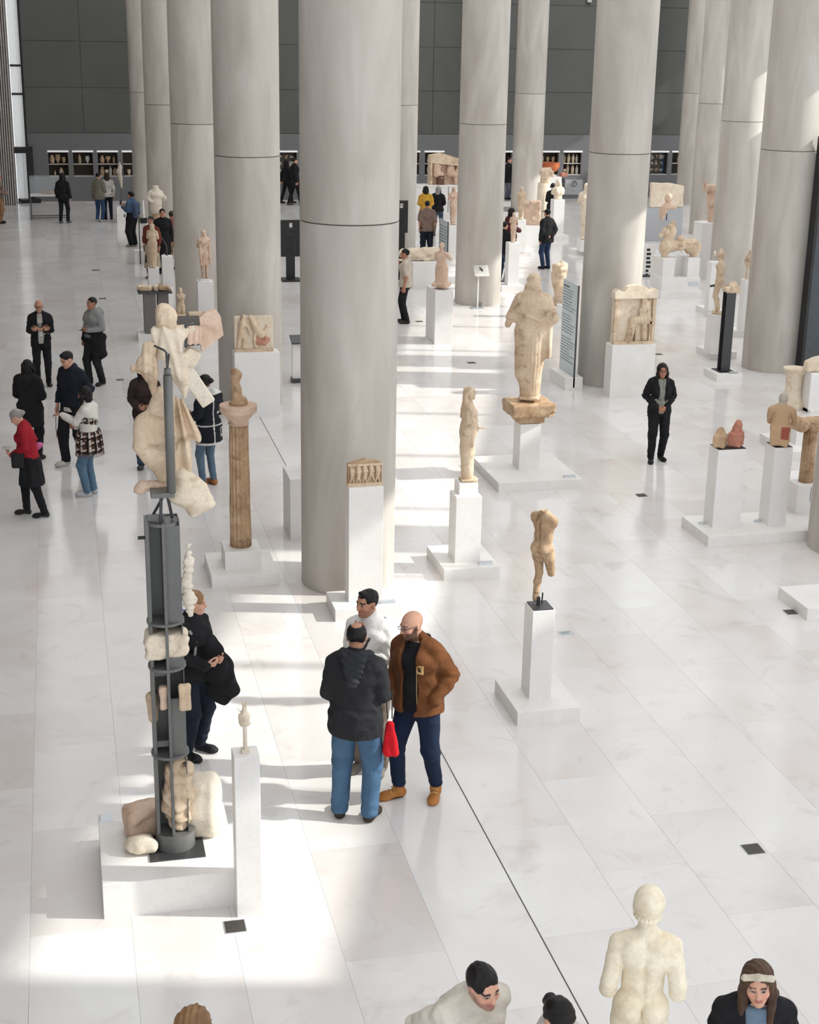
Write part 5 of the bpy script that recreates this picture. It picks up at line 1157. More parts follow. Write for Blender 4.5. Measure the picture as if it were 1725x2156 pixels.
a = G(1472, 588); zt = float(ZAT(a, 470)); t = thing('tall_pedestal', 'tall wedge-shaped grey-white pedestal under the winged figure by the column', 'pedestal', (a[0] + .18, a[1] + .3, 0)); MB().box(-.20, .30, -.3, .3, 0, zt, .004).build('body', M_PEDM, t); MB().box(.30, .32, -.3, .3, 0, zt - .3).build('dark_strip', M_DKSTEEL, t)  # narrow dark steel strip down one side of the pedestal
S = Shape().box((.10, 0, 1.30), (.38, .25, .12), .03).cone((-.20, 0, 1.35), (-.36, 0, 1.56), .06, .04, .03).econe((.06, 0, 1.15), (.08, 0, .7), (.22, .18), (.2, .16), .05).econe((.08, 0, .7), (.1, 0, .05), (.2, .16), (.14, .12), .05).cone((-.1, 0, 1.2), (-.05, 0, .8), .07, .05, .03).wrinkle(pleats(.08, 0, 16, .014, .1, .95)).wrinkle(lumps(4, 14, .01)); S.keep((0, 0, -1), 0)
o = sculpt('winged_fragment', 'pinkish marble figure carrying a flat slab on its head beside the column', 'statue', S, .03, (a[0] + .30, a[1] + .3, zt), float(ZAT((a[0] + .3, a[1] + .3), 380)) - zt, 0, M_MARBLE_P); o.rotation_euler[2] = 0
t, top = figure_on('small broken white relief fragment on a tall pedestal behind the small nude youth', 'tall white pedestal with plinth behind the small nude youth', 1491, 1511, 655, 552, 528, 150, M_MARBLE_W, kind='nude', plinth=(1496, 1532, 668, .9), arms=('stump', 'stump'), legs=('', ''), head=False, name='relief_fragment')
figure_on('thin dark-streaked youth half hidden by the sunlit column', 'slim white pedestal with plinth beside the sunlit column', 1560, 1580, 698, 590, 526, 170, M_MARBLE, kind='nude', plinth=(1546, 1590, 711), name='youth_statue')
# right edge: moulded altar, block with fragment, ionic column
a = G(1675, 862); t = thing('moulded_pedestal', 'white waisted pedestal with flared top and foot beside the white block', 'pedestal', (a[0], a[1] + .15, 0)); zt = float(ZAT(a, 778)); o = MB().lathe([(.24, 0), (.25, .05), (.22, .14), (.17, .22), (.15, zt * .5), (.16, zt - .14), (.20, zt - .08), (.22, zt - .05), (.22, zt)], 4 * 8).build('body', M_MARBLE_W, t); autosmooth(o, 40)
a = G(1703, 868); t = thing('pedestal', 'white block pedestal at the moulded pedestal carrying a broken slab', 'pedestal', (a[0] + .24, a[1] + .2, 0)); zt = float(ZAT(a, 786)); MB().box(-.26, .24, -.2, .2, 0, zt, .004).build('shaft', M_PEDM, t); MB().box(-.26, .5, -.3, .26, 0, .06, .004).build('plinth', M_PED, t)
S = Shape().box((0, 0, .14), (.28, .1, .14), .04).cbox((-.2, 0, .34), (.2, .3, .1), 0, (0, -25, 0), .02).wrinkle(lumps(4, 14, .012)); S.keep((0, 0, -1), 0); tag(S.build('slab_fragment', M_MARBLE_W, None, .02, loc=(a[0] + .2, a[1] + .15, zt)), 'broken cream slab with curved edge on the white block pedestal', 'stone')
a = G(1692, 1081); t = thing('pedestal', 'small white box pedestal under the leaning fluted column', 'pedestal', (a[0] + .0, a[1] + .14, 0)); zt = float(ZAT(a, 1020)); MB().box(-.14, .18, -.16, .16, 0, zt, .004).build('shaft', M_PEDM, t); MB().box(.07, .075, -.165, -.16, zt - .25, zt - .04).build('slot', M_DKSTEEL, t)
z1 = float(ZAT(a + A3(0, .14, 0), 905)) - zt; ic = thing('ionic_column', 'brown fluted column piece with one scroll volute on its head', 'column', (a[0] + .06, a[1] + .14, zt)); MB().lathe([(.105, 0), (.10, z1)], 96, flute=lambda q, z: 1 - .08 * (1 - abs(math.sin(q * 7)))).build('shaft', M_MARBLE_D, ic, True)
S = Shape().cone((-.20, -.10, z1 + .09), (-.20, .12, z1 + .09), .10, .10, .01).cone((-.14, -.02, z1 + .11), (.24, .0, z1 + .11), .085, .085, .03).cell((-.20, -.2, z1 + .09), (.06, .03, .06), None, .01).ell((-.20, -.185, z1 + .09), (.025, .03, .025)).box((.05, 0, z1 + .04), (.12, .11, .05), .03).wrinkle(lumps(4, 20, .004)); S.build('volute_capital', M_MARBLE_D, ic, .012)
a = G(1668, 970); t = thing('low_plinth', 'long low white plinth between the scribes and the column', 'plinth', (a[0] + .35, a[1] + .6, 0)); MB().box(-.35, .5, -.6, .6, 0, PLZ, .004).build('block', M_PED, t); MB().box(-.1, .3, -.2, .3, PLZ, .5, .004).build('upper_block', M_PEDM, t)
a = G(1668, 1045); t = thing('low_plinth', 'low white plinth in front of the fluted column piece', 'plinth', (a[0] + .35, a[1] + .45, 0)); MB().box(-.35, .5, -.35, .35, 0, PLZ, .004).build('block', M_PED, t)
a = G(1703, 1310); t = thing('low_plinth', 'corner of a low white plinth alone on the open floor', 'plinth', (a[0] + .6, a[1] + .4, 0)); MB().box(-.6, .6, -.35, .4, 0, .15, .004).build('block', M_PED, t)
a = G(1696, 790); t = thing('dark_partition', 'tall dark grey partition standing beside the sunlit column', 'panel', (a[0] + .86, a[1] + .12, 0)); MB().box(-.92, 1.5, -.1, .1, 0, float(ZAT(a, 420)) + 1.2, .004).build('body', plain('charcoal_panel', srgb(70, 74, 78), .5), t); MB().box(-.98, -.92, -.12, .12, 0, float(ZAT(a, 420)) + 1.2).build('edge_post', M_BLACK, t)
# left of the thick column: pedestal and knobbly statue peeking out, info stand
a = G(613, 1141); t = thing('pedestal', 'white pedestal half hidden behind the thick column', 'pedestal', (a[0] + .3, a[1] + .35, 0)); zt = float(ZAT(a, 1012)); MB().box(-.3, .3, -.3, .35, 0, zt, .004).build('shaft', M_PEDM, t)
S, J = kore(('upper', 'upper'), slim=1.1, pl=(10, .015)); sculpt('kore_statue', 'dark kore almost wholly hidden behind the thick column', 'statue', S, .025, (a[0] + .36, a[1] + .4, zt), .95, 180, M_MARBLE_D)
a = G(621, 804); t = thing('info_stand', 'grey slanted info stand peeking from behind the thick column', 'sign', (a[0] + .1, a[1], 0)); zt = float(ZAT(a, 722)); MB().box(-.17, .17, -.12, .12, 0, .08).build('foot', M_DKSTEEL, t); MB().box(-.15, .15, -.05, .05, .08, zt, .004).build('post', M_PED, t); MB().add([(-.18, -.15, zt), (.18, -.15, zt), (.18, .15, zt + .1), (-.18, .15, zt + .1), (-.18, -.15, zt + .03), (.18, -.15, zt + .03), (.18, .15, zt + .13), (-.18, .15, zt + .13)], [(3, 2, 1, 0), (4, 5, 6, 7), (0, 1, 5, 4), (1, 2, 6, 5), (2, 3, 7, 6), (3, 0, 4, 7)]).build('tilted_top', M_DKSTEEL, t)
# lectern sign
a = G(1005.3, 649); t = thing('lectern_sign', 'small white tilted sign with a figure emblem on a thin white post', 'sign', (a[0], a[1], 0)); zt = float(ZAT(a, 578))
MB().tube([(0, 0, .02), (0, 0, zt)], .02, 10).build('post', M_PED, t); MB().box(-.16, .16, -.14, .14, 0, .02).build('foot', M_PLATE, t)
tl = lambda u, v, d: (u, v * math.cos(.9) - d * math.sin(.9), zt + .10 + v * math.sin(.9) + d * math.cos(.9))
MB().add([tl(u, v, d) for d in (0, .015) for u, v in ((-.12, -.17), (.26, -.17), (.26, .14), (-.12, .14))], [(3, 2, 1, 0), (4, 5, 6, 7), (0, 1, 5, 4), (1, 2, 6, 5), (2, 3, 7, 6), (3, 0, 4, 7)]).build('plate', M_SHELF, t)
MB().tube([tl(.04, .09, .02), tl(.06, .03, .02), tl(.11, .0, .02)], .012, 6).tube([tl(.06, .03, .02), tl(.10, -.04, .02)], .010, 6).tube([tl(.03, .0, .02), tl(.09, .05, .02)], .009, 6).build('emblem', M_BLACK, t)
S = Shape().box((0, 0, .07), (.06, .05, .07), .015); o = S.build('equipment_box', M_GREYPED, None, .014, loc=(a[0] + .09, a[1] + .12, 0)); tag(o, 'small grey box standing at the foot of the lectern sign', 'box')
# black screens on stands
def screen(px, ybase, ytop, wpx, label, split):
    a = G(px, ybase); k = 1 / PPM(a); t = thing('information_screen', label, 'screen', (a[0], a[1], 0)); zt = float(ZAT(a, ytop)); zb = float(ZAT(a, split)); w_ = wpx * k / 2
    MB().box(-w_, w_, -.04, .04, zb, zt, .006).build('panel', M_BLACK, t); MB().box(-.12, .12, -.05, .05, .04, zb, .004).build('post', M_BLACK, t); MB().box(-w_ * .9, w_ * .9, -.3, .3, 0, .04, .004).build('foot', M_BLACK, t)
    MB().box(-.03, .05, -.045, -.04, zt - .2, zt - .08).build('white_tag', M_SHELF, t); MB().tube([(-.1, -.042, zb + .75), (.12, -.042, zb + .75)], .008, 6).tube([(-.08, -.042, zb + .62), (.12, -.042, zb + .62), (.12, -.042, zb + .1)], .008, 6).build('cable_clip', M_DKSTEEL, t)
screen(612, 590, 463, 46, 'black screen on a broad post, turned away, between two thick columns', 540)
screen(842, 586, 422, 30, 'black screen edge peeking from behind the thick column', 490)
# text panel, far
a = G(933, 549); t = thing('glass_text_panel', 'far glass text panel standing behind the brown torso', 'sign', (a[0], a[1], 0)); zt = float(ZAT(a, 463)); MB().box(-.18, .18, -.55, .55, 0, .2, .004).build('foot', M_PED, t); MB().box(-.012, .012, -.5, .5, .2, zt).build('pane', M_GLASS, t); MB().box(-.016, .016, -.52, -.5, .05, zt).build('edge_rail', M_DKSTEEL, t)
tx = MB()
for i in range(14): tx.box(-.0135, -.0125, -.42 + .2 * random.random(), .45, zt - .2 - i * .09, zt - .17 - i * .09)
tx.build('text_lines', M_INKL, t)
# glass showcase on legs at far left
a = G(104, 461); t = thing('showcase', 'low glass showcase on thin legs with small dark finds', 'showcase', (a[0], a[1] + .2, 0)); z0 = float(ZAT(a, 413)); z1 = float(ZAT(a, 372)); w_ = .62
M_FR = plain('thin_grey_frame', srgb(96, 96, 98), .5)
fr_ = MB()
for x in (-w_, w_): fr_.tube([(x, -.3, 0), (x, -.3, z0)], .02, 6).tube([(x, .3, 0), (x, .3, z0)], .02, 6)
fr_.tube([(-w_, -.3, .06), (w_, -.3, .06)], .018, 6).tube([(-w_, .3, .06), (w_, .3, .06)], .018, 6); fr_.build('leg_frame', M_FR, t)
MB().box(-w_, w_, -.32, .32, z0, z0 + .05).build('base_board', M_PED, t); MB().box(-w_, w_, -.32, .32, z0 + .05, z1).build('glass_box', M_VIT, t)
for i in range(6):
    S = Shape().ell((0, 0, .06), (.07, .06, .06 + .03 * (i == 2))).wrinkle(lumps(i, 25, .01)); S.keep((0, 0, -1), 0); tag(S.build('small_find', M_MARBLE_D, None, .025, loc=(a[0] - .15 + .12 * i, a[1] + .2, z0 + .05)), ['small dark clay find at the edge of the glass showcase', 'small dark clay find second in the showcase row', 'tallest dark clay find in the glass showcase', 'round clay find next to the tallest one in the showcase', 'fifth dark clay find in the showcase row', 'last dark clay find, nearest the man in black'][i], 'find', 'finds in the showcase')
a = G(262, 468); t = thing('white_stand', 'low white stand behind the visitor in blue', 'pedestal', (a[0], a[1], 0)); MB().box(-.26, .26, -.2, .2, 0, .55, .004).build('body', M_PED, t); MB().box(-.02, .03, -.205, -.2, .2, .3).build('mark', M_DKSTEEL, t)
a = G(257, 452); t = thing('hanging_figure', 'slender white figure on a thin pole before the niches', 'statue', (a[0], a[1], 0)); z0, z1 = float(ZAT(a, 396)), float(ZAT(a, 341)); MB().tube([(0, 0, .02), (0, 0, z0)], .015, 6).box(-.15, .15, -.15, .15, 0, .03).build('pole', M_FR, t); S = Shape().chain([(0.03, 0, z0), (0, 0, z0 + .35), (-.05, 0, z0 + .6), (0, 0, z0 + .75), (-.01, 0, z1)], (.03, .07, .09, .07, .02), .04); S.build('figure', M_PLASTER, t, .025)
# floor boxes and tags
M_HATCH = plain('dark_floor_hatch', srgb(72, 68, 64), .45, .3)
for i, (x, y, w_, lab) in enumerate(((495, 1951, .17, 'dark floor socket hatch beside the narrow pedestal'), (1586, 1788, .17, 'dark floor socket hatch alone on the pale floor, nearest the cream youth'), (1351, 1043, .16, 'dark floor socket hatch in front of the guard'), (1666, 1289, .16, 'dark floor socket hatch by the lone plinth corner'), (253, 800, .16, 'dark floor socket hatch behind the man in the dark sweater'), (216, 629, .2, 'dark floor socket hatch behind the man in the grey hoodie'), (202, 569, .22, 'dark floor socket hatch in the aisle before the visitor in blue'), (993, 764, .18, 'dark floor socket hatch in the sun before the largest kore'), (1387, 746, .18, 'dark floor socket hatch beside the framed relief pedestal'), (883, 677, .18, 'dark floor socket hatch beside the visitor with a camera'))):
    a = G(x, y); t = thing('floor_hatch', lab, 'hatch', (a[0], a[1], 0), 0, 'floor socket hatches'); MB().box(-w_ / 2, w_ / 2, -w_ / 2, w_ / 2, 0, .003).build('rim', M_PLATE, t); MB().box(-w_ / 2 + .008, w_ / 2 - .008, -w_ / 2 + .008, w_ / 2 - .008, .003, .0045).build('lid', M_HATCH, t)
for x, y, lab in ((1192, 1333, 'pale floor label plate beside the headless youth pedestal'), (1022, 963, 'pale floor label plate between the profile kore and the wide plinth')):
    a = G(x, y); t = thing('floor_label', lab, 'label', (a[0], a[1], 0)); MB().box(-.085, .085, -.06, .06, 0, .004).build('plate', M_PLATE, t); MB().box(-.06, .05, .01, .03, .004, .0045).box(-.06, .03, -.03, -.01, .004, .0045).build('print', M_INKL, t)
# ---------------------------------------------------------------- people
M_SKIN = vcol('skin', .5, .35)
SK = {'fair': srgb(214, 164, 140), 'tan': srgb(190, 138, 112), 'olive': srgb(176, 124, 98), 'brown': srgb(120, 80, 62)}
HC = {'black': (.010, .008, .008), 'brown': (.045, .026, .016), 'light': (.22, .12, .055), 'grey': (.32, .31, .30), 'darkgrey': (.06, .055, .05)}
C_BLACK, C_CHAR, C_NAVY, C_JEAN, C_LJEAN, C_DJEAN = (.013, .013, .015), (.030, .030, .034), (.014, .018, .032), srgb(70, 98, 126), srgb(92, 118, 142), srgb(26, 38, 60)
def place(o, t, p):
    """put a held thing where it belongs, in the frame of person t"""
    c, s_ = math.cos(t.rotation_euler[2]), math.sin(t.rotation_euler[2]); l = t.location
    o.location = (l[0] + c * p[0] - s_ * p[1], l[1] + s_ * p[0] + c * p[1], l[2] + p[2]); o.rotation_euler = (0, 0, t.rotation_euler[2]); return o
def held(name, label, cat, S_or_MB, mat, t, h=.012, tint=None, smooth=True):
    if isinstance(S_or_MB, Shape): V, Q = S_or_MB.verts(h)
    else: V, Q = np.array(S_or_MB.v), S_or_MB.f
    c = V.mean(0); c[2] = V[:, 2].min()
    if isinstance(S_or_MB, Shape): o = meshfast(name, V - c, Q, mat, None, None if tint is None else tint(V))
    else: o = mobj(name, V - c, Q, mat, None, smooth)
    place(o, t, c); return tag(o, label, cat)
def person(label, px, h, face, arms=('down', 'down'), feet=STAND, lean=0, side=0, twist=0, head=(0, 0, 0), sex='m', fat=1.0, skin='fair',
           hair='short', haircol='brown', beard=0, top=C_BLACK, topg=.016, hem=.86, sleeve='long', opening=0, shirt=None, collar=True, hood=False, topname='jacket', topfn=None,
           bottom=C_CHAR, fit=.012, botname='trousers', skirt=None, shoes=C_BLACK, sole=None, group=None, z=None, boots=False, grain=None):
    B = G(px[0], px[1], z or 0.0); B = A3(B[0], B[1], 0.0); d = PPM(B); s = h / 1.75
    t = thing('person', label, 'person', B, face_rz(face), group)
    hd_, hc_, hb = (.0075, .011, .02) if d > 200 else ((.010, .014, .024) if d > 90 else (.016, .022, .03))
    J = sc(skel(arms, feet, lean, side, twist, head), s); seed = int(px[0] * 7 + px[1]) % 997
    skc = SK[skin]; hcol = HC[haircol] if isinstance(haircol, str) else haircol
    # body: one figure with head, neck, hands
    S = Shape(); torso(S, J, -.022, s, fat, sex)
    fore = sleeve != 'long'
    for k in 'RL':
        arm(S, J, k, -.003 if fore else -.013, s); leg(S, J, k, -.018, s); foot(S, J, k, s, -.008)
    parts = [S.verts(hb if not fore else hc_)]
    S = Shape(); S.cone(J['neck'] - J['M'] @ A3(0, 0, .05) * s, J['hc'] + J['HM'] @ A3(0, -.022, -.06) * s, .056 * s if sex == 'm' else .046 * s, .052 * s if sex == 'm' else .044 * s, .03 * s)
    add_head(S, J['hc'], J['HM'], s, sex); parts.append(S.verts(hd_))
    for k, sd in (('R', 1), ('L', -1)):
        S = Shape(); add_hand(S, J['wr' + k], J['hd' + k], J['hn' + k], sd, J['cu' + k], s * 1.02); parts.append(S.verts(min(hd_, .008)))
    V, Q = joinsets(parts); meshfast('body', V, Q, M_SKIN, t, head_tint(J['hc'], J['HM'], s, skc, hcol, beard))
    U = J['M'] @ A3(0, 0, 1); Fd = J['M'] @ A3(0, 1, 0); xd = J['M'] @ A3(1, 0, 0)
    # lower garment
    S = Shape(); g = fit * s
    if skirt:
        S.econe(J['waist'], J['pel'] - A3(0, 0, .10) * s, (.14 * s, .11 * s), (.19 * s, .15 * s), .05 * s).econe(J['pel'] - A3(0, 0, .10) * s, A3(0, 0, skirt * s), (.19 * s, .15 * s), (.24 * s, .20 * s), .05 * s); S.wrinkle(pleats(0, 0, 9, .010, skirt * s, .9 * s)); S.keep((0, 0, -1), -skirt * s)
        S.keep(U, float(J['waist'] @ U)); S.build('skirt', cloth('skirt_cloth', bottom), t, hc_)
        S = Shape(); bcol = C_BLACK
    else: bcol = bottom
    S.econe(J['pel'] - A3(0, 0, .05) * s, J['waist'], (.162 * s * (1 + .4 * (fat - 1)) + g, .116 * s * fat + g), (.140 * s * fat + g, .098 * s * fat + g), .05 * s, xd)
    for q in (-1, 1): S.ell(J['pel'] + A3(.07 * q, -.06, -.05) * s, (.085 * s, .07 * s, .09 * s), None, .04 * s)
    for k in 'RL':
        hp, kn, an = J['hip' + k], J['kn' + k], J['an' + k]; e = an + A3(0, 0, -.005 if not boots else .06) * s
        S.cone(hp, kn, .090 * s * (1 + .3 * (fat - 1)) + g, .060 * s + g, .04 * s).cone(kn, e, .060 * s + g, (.046 if fit < .02 else .050) * s + g * .8, .03 * s)
    S.wrinkle(lumps(seed, 26, .0035 * s)); S.wrinkle(lambda X, Y, Z: .0035 * np.sin(Z * 75 + np.sin(X * 30) * 2) * (np.clip(1 - np.abs(Z - .12) * 7, 0, 1) + np.clip(1 - np.abs(Z - .48) * 9, 0, 1)))
    S.keep(U, float(J['waist'] @ U) - .02 * s)
    if not boots: S.keep((0, 0, -1), -.055 * s)
    S.build(botname if not skirt else 'leggings', cloth(botname + '_cloth', bcol) if grain is None else grain, t, hc_)
    # upper garment
    if shirt is not None:
        S = Shape(); torso(S, J, .006, s, fat, sex); S.econe(J['pel'] - A3(0, 0, .06) * s, J['waist'], (.166 * s * (1 + .4 * (fat - 1)) + g + .008, .120 * s * fat + g + .010), (.142 * s * fat + g + .008, .102 * s * fat + g + .010), .03 * s, xd); S.keep(U, float(J['neck'] @ U) + .005 * s); S.keep((0, 0, -1), -.88 * s); S.wrinkle(lumps(seed + 3, 24, .003)); S.build('shirt', cloth('shirt_cloth', shirt), t, hc_)
    S = Shape(); torso(S, J, topg, s, fat, sex)
    if hem < .95: S.econe(J['pel'], A3(J['pel'][0], J['pel'][1], hem * s), ((.172 + topg) * s * (1 + .4 * (fat - 1)), (.128 + topg) * s * fat), ((.178 + topg + .06 * max(0, .8 - hem)) * s * (1 + .4 * (fat - 1)), (.140 + topg + .04 * max(0, .8 - hem)) * s * fat), .04 * s, xd)
    for k in 'RL': arm(S, J, k, topg * .85, s, sleeve != 'short', 1.0 if sleeve == 'long' else .55, sm=.018) if sleeve != 'short' else arm(S, J, k, topg * 1.2, s, False, .8)
    if collar: S.econe(J['neck'] - U * .03 * s, J['neck'] + U * .035 * s, (.075 * s, .075 * s), (.064 * s, .064 * s), .02 * s, xd)
    if hood: S.econe(J['neck'] - Fd * .05 * s + xd * -.07 * s - U * .01 * s, J['neck'] - Fd * .05 * s + xd * .07 * s - U * .01 * s, (.06 * s, .075 * s), (.06 * s, .075 * s), .03 * s, U).ell(J['neck'] - Fd * (.115 + topg) * s - U * .05 * s, (.115 * s, .055 * s, .10 * s), J['M'], .015 * s)
    def creases(X, Y, Z):
        w = 0
        for k in 'RL':
            e = J['el' + k]; ax_ = J['wr' + k] - J['sh' + k]; ax_ = ax_ / np.linalg.norm(ax_); x, y, z = X - e[0], Y - e[1], Z - e[2]
            w = w + np.exp(-(x * x + y * y + z * z) / .012) * np.sin((x * ax_[0] + y * ax_[1] + z * ax_[2]) * 105 + 9 * (x + y))
        return (.0065 * w + .004 * np.sin(Z * 70 + 14 * X) * np.exp(-((Z - 1.02 * s) / .07) ** 2)).astype(np.float32)
    S.wrinkle(creases)
    S.wrinkle(lumps(seed + 1, 17, .006 * s)); S.wrinkle(lumps(seed + 2, 38, .0028 * s))
    S.keep((0, 0, -1), -hem * s)
    if opening:
        c = J['chest'] + Fd * .20 * s - U * .06 * s; S.cbox(c, (opening * s, .17 * s, .33 * s), .01, J['M'] @ rotm(0, 0, 0), .012 * s)
        S.cbox(J['pel'] + A3(0, .24, -.10) * s, (opening * .8 * s, .17 * s, .35 * s), .01, J['M'], .012 * s)
    V, Q = S.verts(hc_)
    if topfn is not None: meshfast(topname, V, Q, vcol('patterned_cloth', .9, .2), t, topfn(V / s))
    else: meshfast(topname, V, Q, cloth(topname + '_cloth', top), t)
    # shoes
    for k in 'RL':
        S = Shape(); foot(S, J, k, s, .007); S.keep((0, 0, -1), -.001)
        if boots: S.cone(J['an' + k], J['an' + k] + A3(0, 0, .07) * s, .05 * s, .052 * s, .02)
        an, f = J['an' + k], J['ff' + k]
        sh = S.build('shoe', cloth('shoe_leather', shoes, .15, .55), t, min(hc_, .014))
        if sole is not None and d > 90:
            a0 = A3(an[0], an[1], .014 * s) - f * .03 * s; a1 = a0 + f * .175 * s; S = Shape().econe(a0, a1, (.040 * s, .015 * s), (.046 * s, .015 * s), .0, np.cross(f, A3(0, 0, 1))); S.keep((0, 0, -1), 0); S.build('sole', cloth('sole_rubber', sole), sh, .010)
    # hair
    T = lambda *p: J['hc'] + J['HM'] @ (A3(*p) * s); HM = J['HM']
    if hair != 'bald':
        S = Shape().ell(T(0, -.016, .034), tuple(q * s for q in ((.085, .104, .094) if sex == 'f' else (.081, .101, .092))), HM, .01)
        if hair in ('long', 'mid'):
            L = .34 if hair == 'long' else .20
            S.econe(T(0, -.055, .02), T(0, -.075, .02) - A3(0, 0, L) * s - Fd * .03 * s, (.086 * s, .06 * s), (.075 * s, .03 * s), .03 * s, xd)
            for q in (-1, 1): S.chain([T(.066 * q, .02, .04), T(.082 * q, .025, -.05), T(.085 * q, .03, 0) - A3(0, 0, L * .8) * s], (.030 * s, .030 * s, .022 * s), .02 * s)
            S.wrinkle(lambda X, Y, Z: .004 * np.sin(X * 160 + Y * 110 + Z * 12))
        elif hair == 'bun': S.ell(T(-.01, -.118, .0), tuple(q * s for q in (.042, .042, .042)), HM, .02)
        elif hair == 'pony': S.chain([T(0, -.10, .05), T(0, -.16, .02), T(0, -.15, -.14)], (.03 * s, .032 * s, .016 * s), .02)
        elif hair == 'tuft': S.ell(T(0, .05, .105), tuple(q * s for q in (.04, .03, .018)), HM, .02)
        if hair in ('short', 'tuft', 'balding', 'bun', 'pony'):
            hu = HM @ A3(0, .25, 1); hu = hu / np.linalg.norm(hu); S.keep(-hu, -float((J['hc'] @ hu) - (.045 if sex == 'm' else .062) * s))
            for q in (-1, 1): S.cell(T(.085 * q, .015, -.03), tuple(v * s for v in (.03, .045, .058)), HM, .01)
        S.cell(T(0, .118, -.022), tuple(q * s for q in ((.072, .080, .106) if sex == 'm' else (.067, .083, .106))), HM, .012 * s)
        if hair == 'balding': S.cell(T(0, -.02, .13), tuple(q * s for q in (.052, .085, .055)), HM, .012 * s)
        S.wrinkle(lumps(seed + 5, 70, .0022)); S.build('hair', cloth('hair', hcol, .5, .5), t, hd_)
    t['J'] = 0; del t['J']
    return t, J, s
def glasses(t, J, s, col=M_BLACK):
    T = lambda *p: J['hc'] + J['HM'] @ (A3(*p) * s); m = MB()
    for q in (-1, 1):
        m.tube([T(.031 * q + .021 * math.cos(a), .104, .004 + .016 * math.sin(a)) for a in np.linspace(0, 6.283, 13)], .0025 * s, 5); m.tube([T(.053 * q, .100, .008), T(.078 * q, .0, .008)], .0025 * s, 4)
    m.tube([T(-.010, .106, .008), T(.010, .106, .008)], .0025 * s, 4); m.build('glasses', col, t)
def strap(t, pts, r, mat, name='strap'):
    return MB().tube(pts, r, 6).build(name, mat, t)
def lanyard(t, J, s, col):
    Fd = J['M'] @ A3(0, 1, 0); a = J['neck']; c = J['waist'] + Fd * .14 * s + A3(0, 0, .04) * s
    m = MB().tube([a + A3(-.06, .02, .01) * s, J['chest'] + Fd * .145 * s + A3(-.04, 0, 0) * s, c], .006, 5).tube([a + A3(.06, .02, .01) * s, J['chest'] + Fd * .145 * s + A3(.04, 0, 0) * s, c], .006, 5); o = m.build('lanyard', cloth('lanyard_band', col), t)
    MB().box(-.035, .035, -.004, .004, -.10, 0).build('badge', M_SHELF, o, loc=c)

# three men talking
t, J, s = person('man with thinning dark hair in a hooded black coat and jeans, seen from behind', (748, 1722), 1.83, 8, ('hold', 'hold'), feet=((.125, .0, 14), (-.13, .02, -10)), hair='balding', haircol='black', top=(.020, .020, .023), topg=.038, hem=.80, bottom=C_JEAN, fit=.026, shoes=(.03, .02, .016), sole=(.10, .08, .07), head=(-6, 12, 0), skin='tan', fat=1.06, topname='coat')
nk = J['neck']; S = Shape().chain([nk + A3(*p) * s for p in ((-.085, .05, -.01), (-.105, -.03, .03), (-.06, -.10, .045), (0, -.115, .045), (.06, -.10, .045), (.105, -.03, .03), (.085, .05, -.01))], (.034, .040, .044, .046, .044, .040, .034), .02)
S.econe(nk + A3(0, -.135, .02) * s, nk + A3(0, -.165, -.17) * s, (.105 * s, .040 * s), (.050 * s, .030 * s), .03).wrinkle(lumps(9, 34, .006)).wrinkle(lambda X, Y, Z: .004 * np.sin(Z * 120 + X * 60)); S.build('hood', cloth('coat_hood', (.030, .031, .035)), t, .009)
MB().tube([J['pel'] + A3(-.19, -.12, -.02) * s, J['pel'] + A3(0, -.178, -.02) * s, J['pel'] + A3(.19, -.12, -.02) * s], .004, 5).build('waist_seam', M_BLACK, t)
held('drawstring_bag', 'bright red drawstring bag hanging behind the man in the black coat', 'bag', Shape().econe((.30, .02, .66), (.29, .02, .92), (.075, .05), (.028, .02), .03).wrinkle(lumps(3, 40, .006)), cloth('red_nylon', (.58, .010, .018)), t)
strap(t, [(.27, .02, .97), (.26, .0, 1.2), (.22, .03, 1.42)], .006, M_BLACK, 'cord'); strap(t, [(.31, .02, .97), (.30, .06, 1.22)], .006, M_BLACK, 'cord')
t, J, s = person('bearded bald man with glasses in an open brown work jacket and dark jeans', (878, 1678), 1.80, -150, ('pocket', 'pocket'), side=4, feet=((.14, .10, 35), (-.13, -.08, -20)), hair='bald', haircol='brown', beard=.85, top=srgb(104, 64, 36), topg=.044, hem=.86, opening=.075, shirt=(.014, .015, .017), bottom=C_DJEAN, fit=.018, shoes=srgb(176, 116, 58), sole=(.05, .04, .03), boots=True, head=(28, 10, 0), skin='fair', fat=1.08)
glasses(t, J, s)
Fd = J['M'] @ A3(0, 1, 0)
S = Shape(); S.chain([J['neck'] + A3(-.075, .05, -.02) * s, J['neck'] + A3(-.07, -.05, .03) * s, J['neck'] + A3(.07, -.05, .03) * s, J['neck'] + A3(.075, .05, -.02) * s], (.026, .03, .03, .026), .02); S.build('collar', cloth('corduroy', (.02, .016, .013)), t, .010)
MB().tube([J['chest'] + A3(-.080, .150, .07) * s, J['waist'] + A3(-.082, .172, .0) * s, J['pel'] + A3(-.080, .165, -.06) * s], .005, 5).build('zipper', plain('brass_zip', srgb(150, 130, 90), .4, .6), t)
for k in 'RL':
    lc = MB()
    for i in range(4):
        c_ = J['an' + k] + J['ff' + k] * (.035 + .024 * i) + A3(0, 0, .030 - .022 * i); sd_ = np.cross(J['ff' + k], A3(0, 0, 1)) * .032; lc.tube([c_ - sd_, c_ + A3(0, 0, .012), c_ + sd_], .005, 5)
    lc.build('laces', cloth('pale_laces', srgb(214, 180, 120)), [c for c in t.children if c.name.startswith('shoe')]['RL'.index(k)])
MB().box(-.035, .035, -.006, .006, -.04, .04, .004).build('patch', cloth('tan_patch', srgb(196, 160, 110)), t, loc=J['chest'] + A3(-.115, .158, .0) * s)
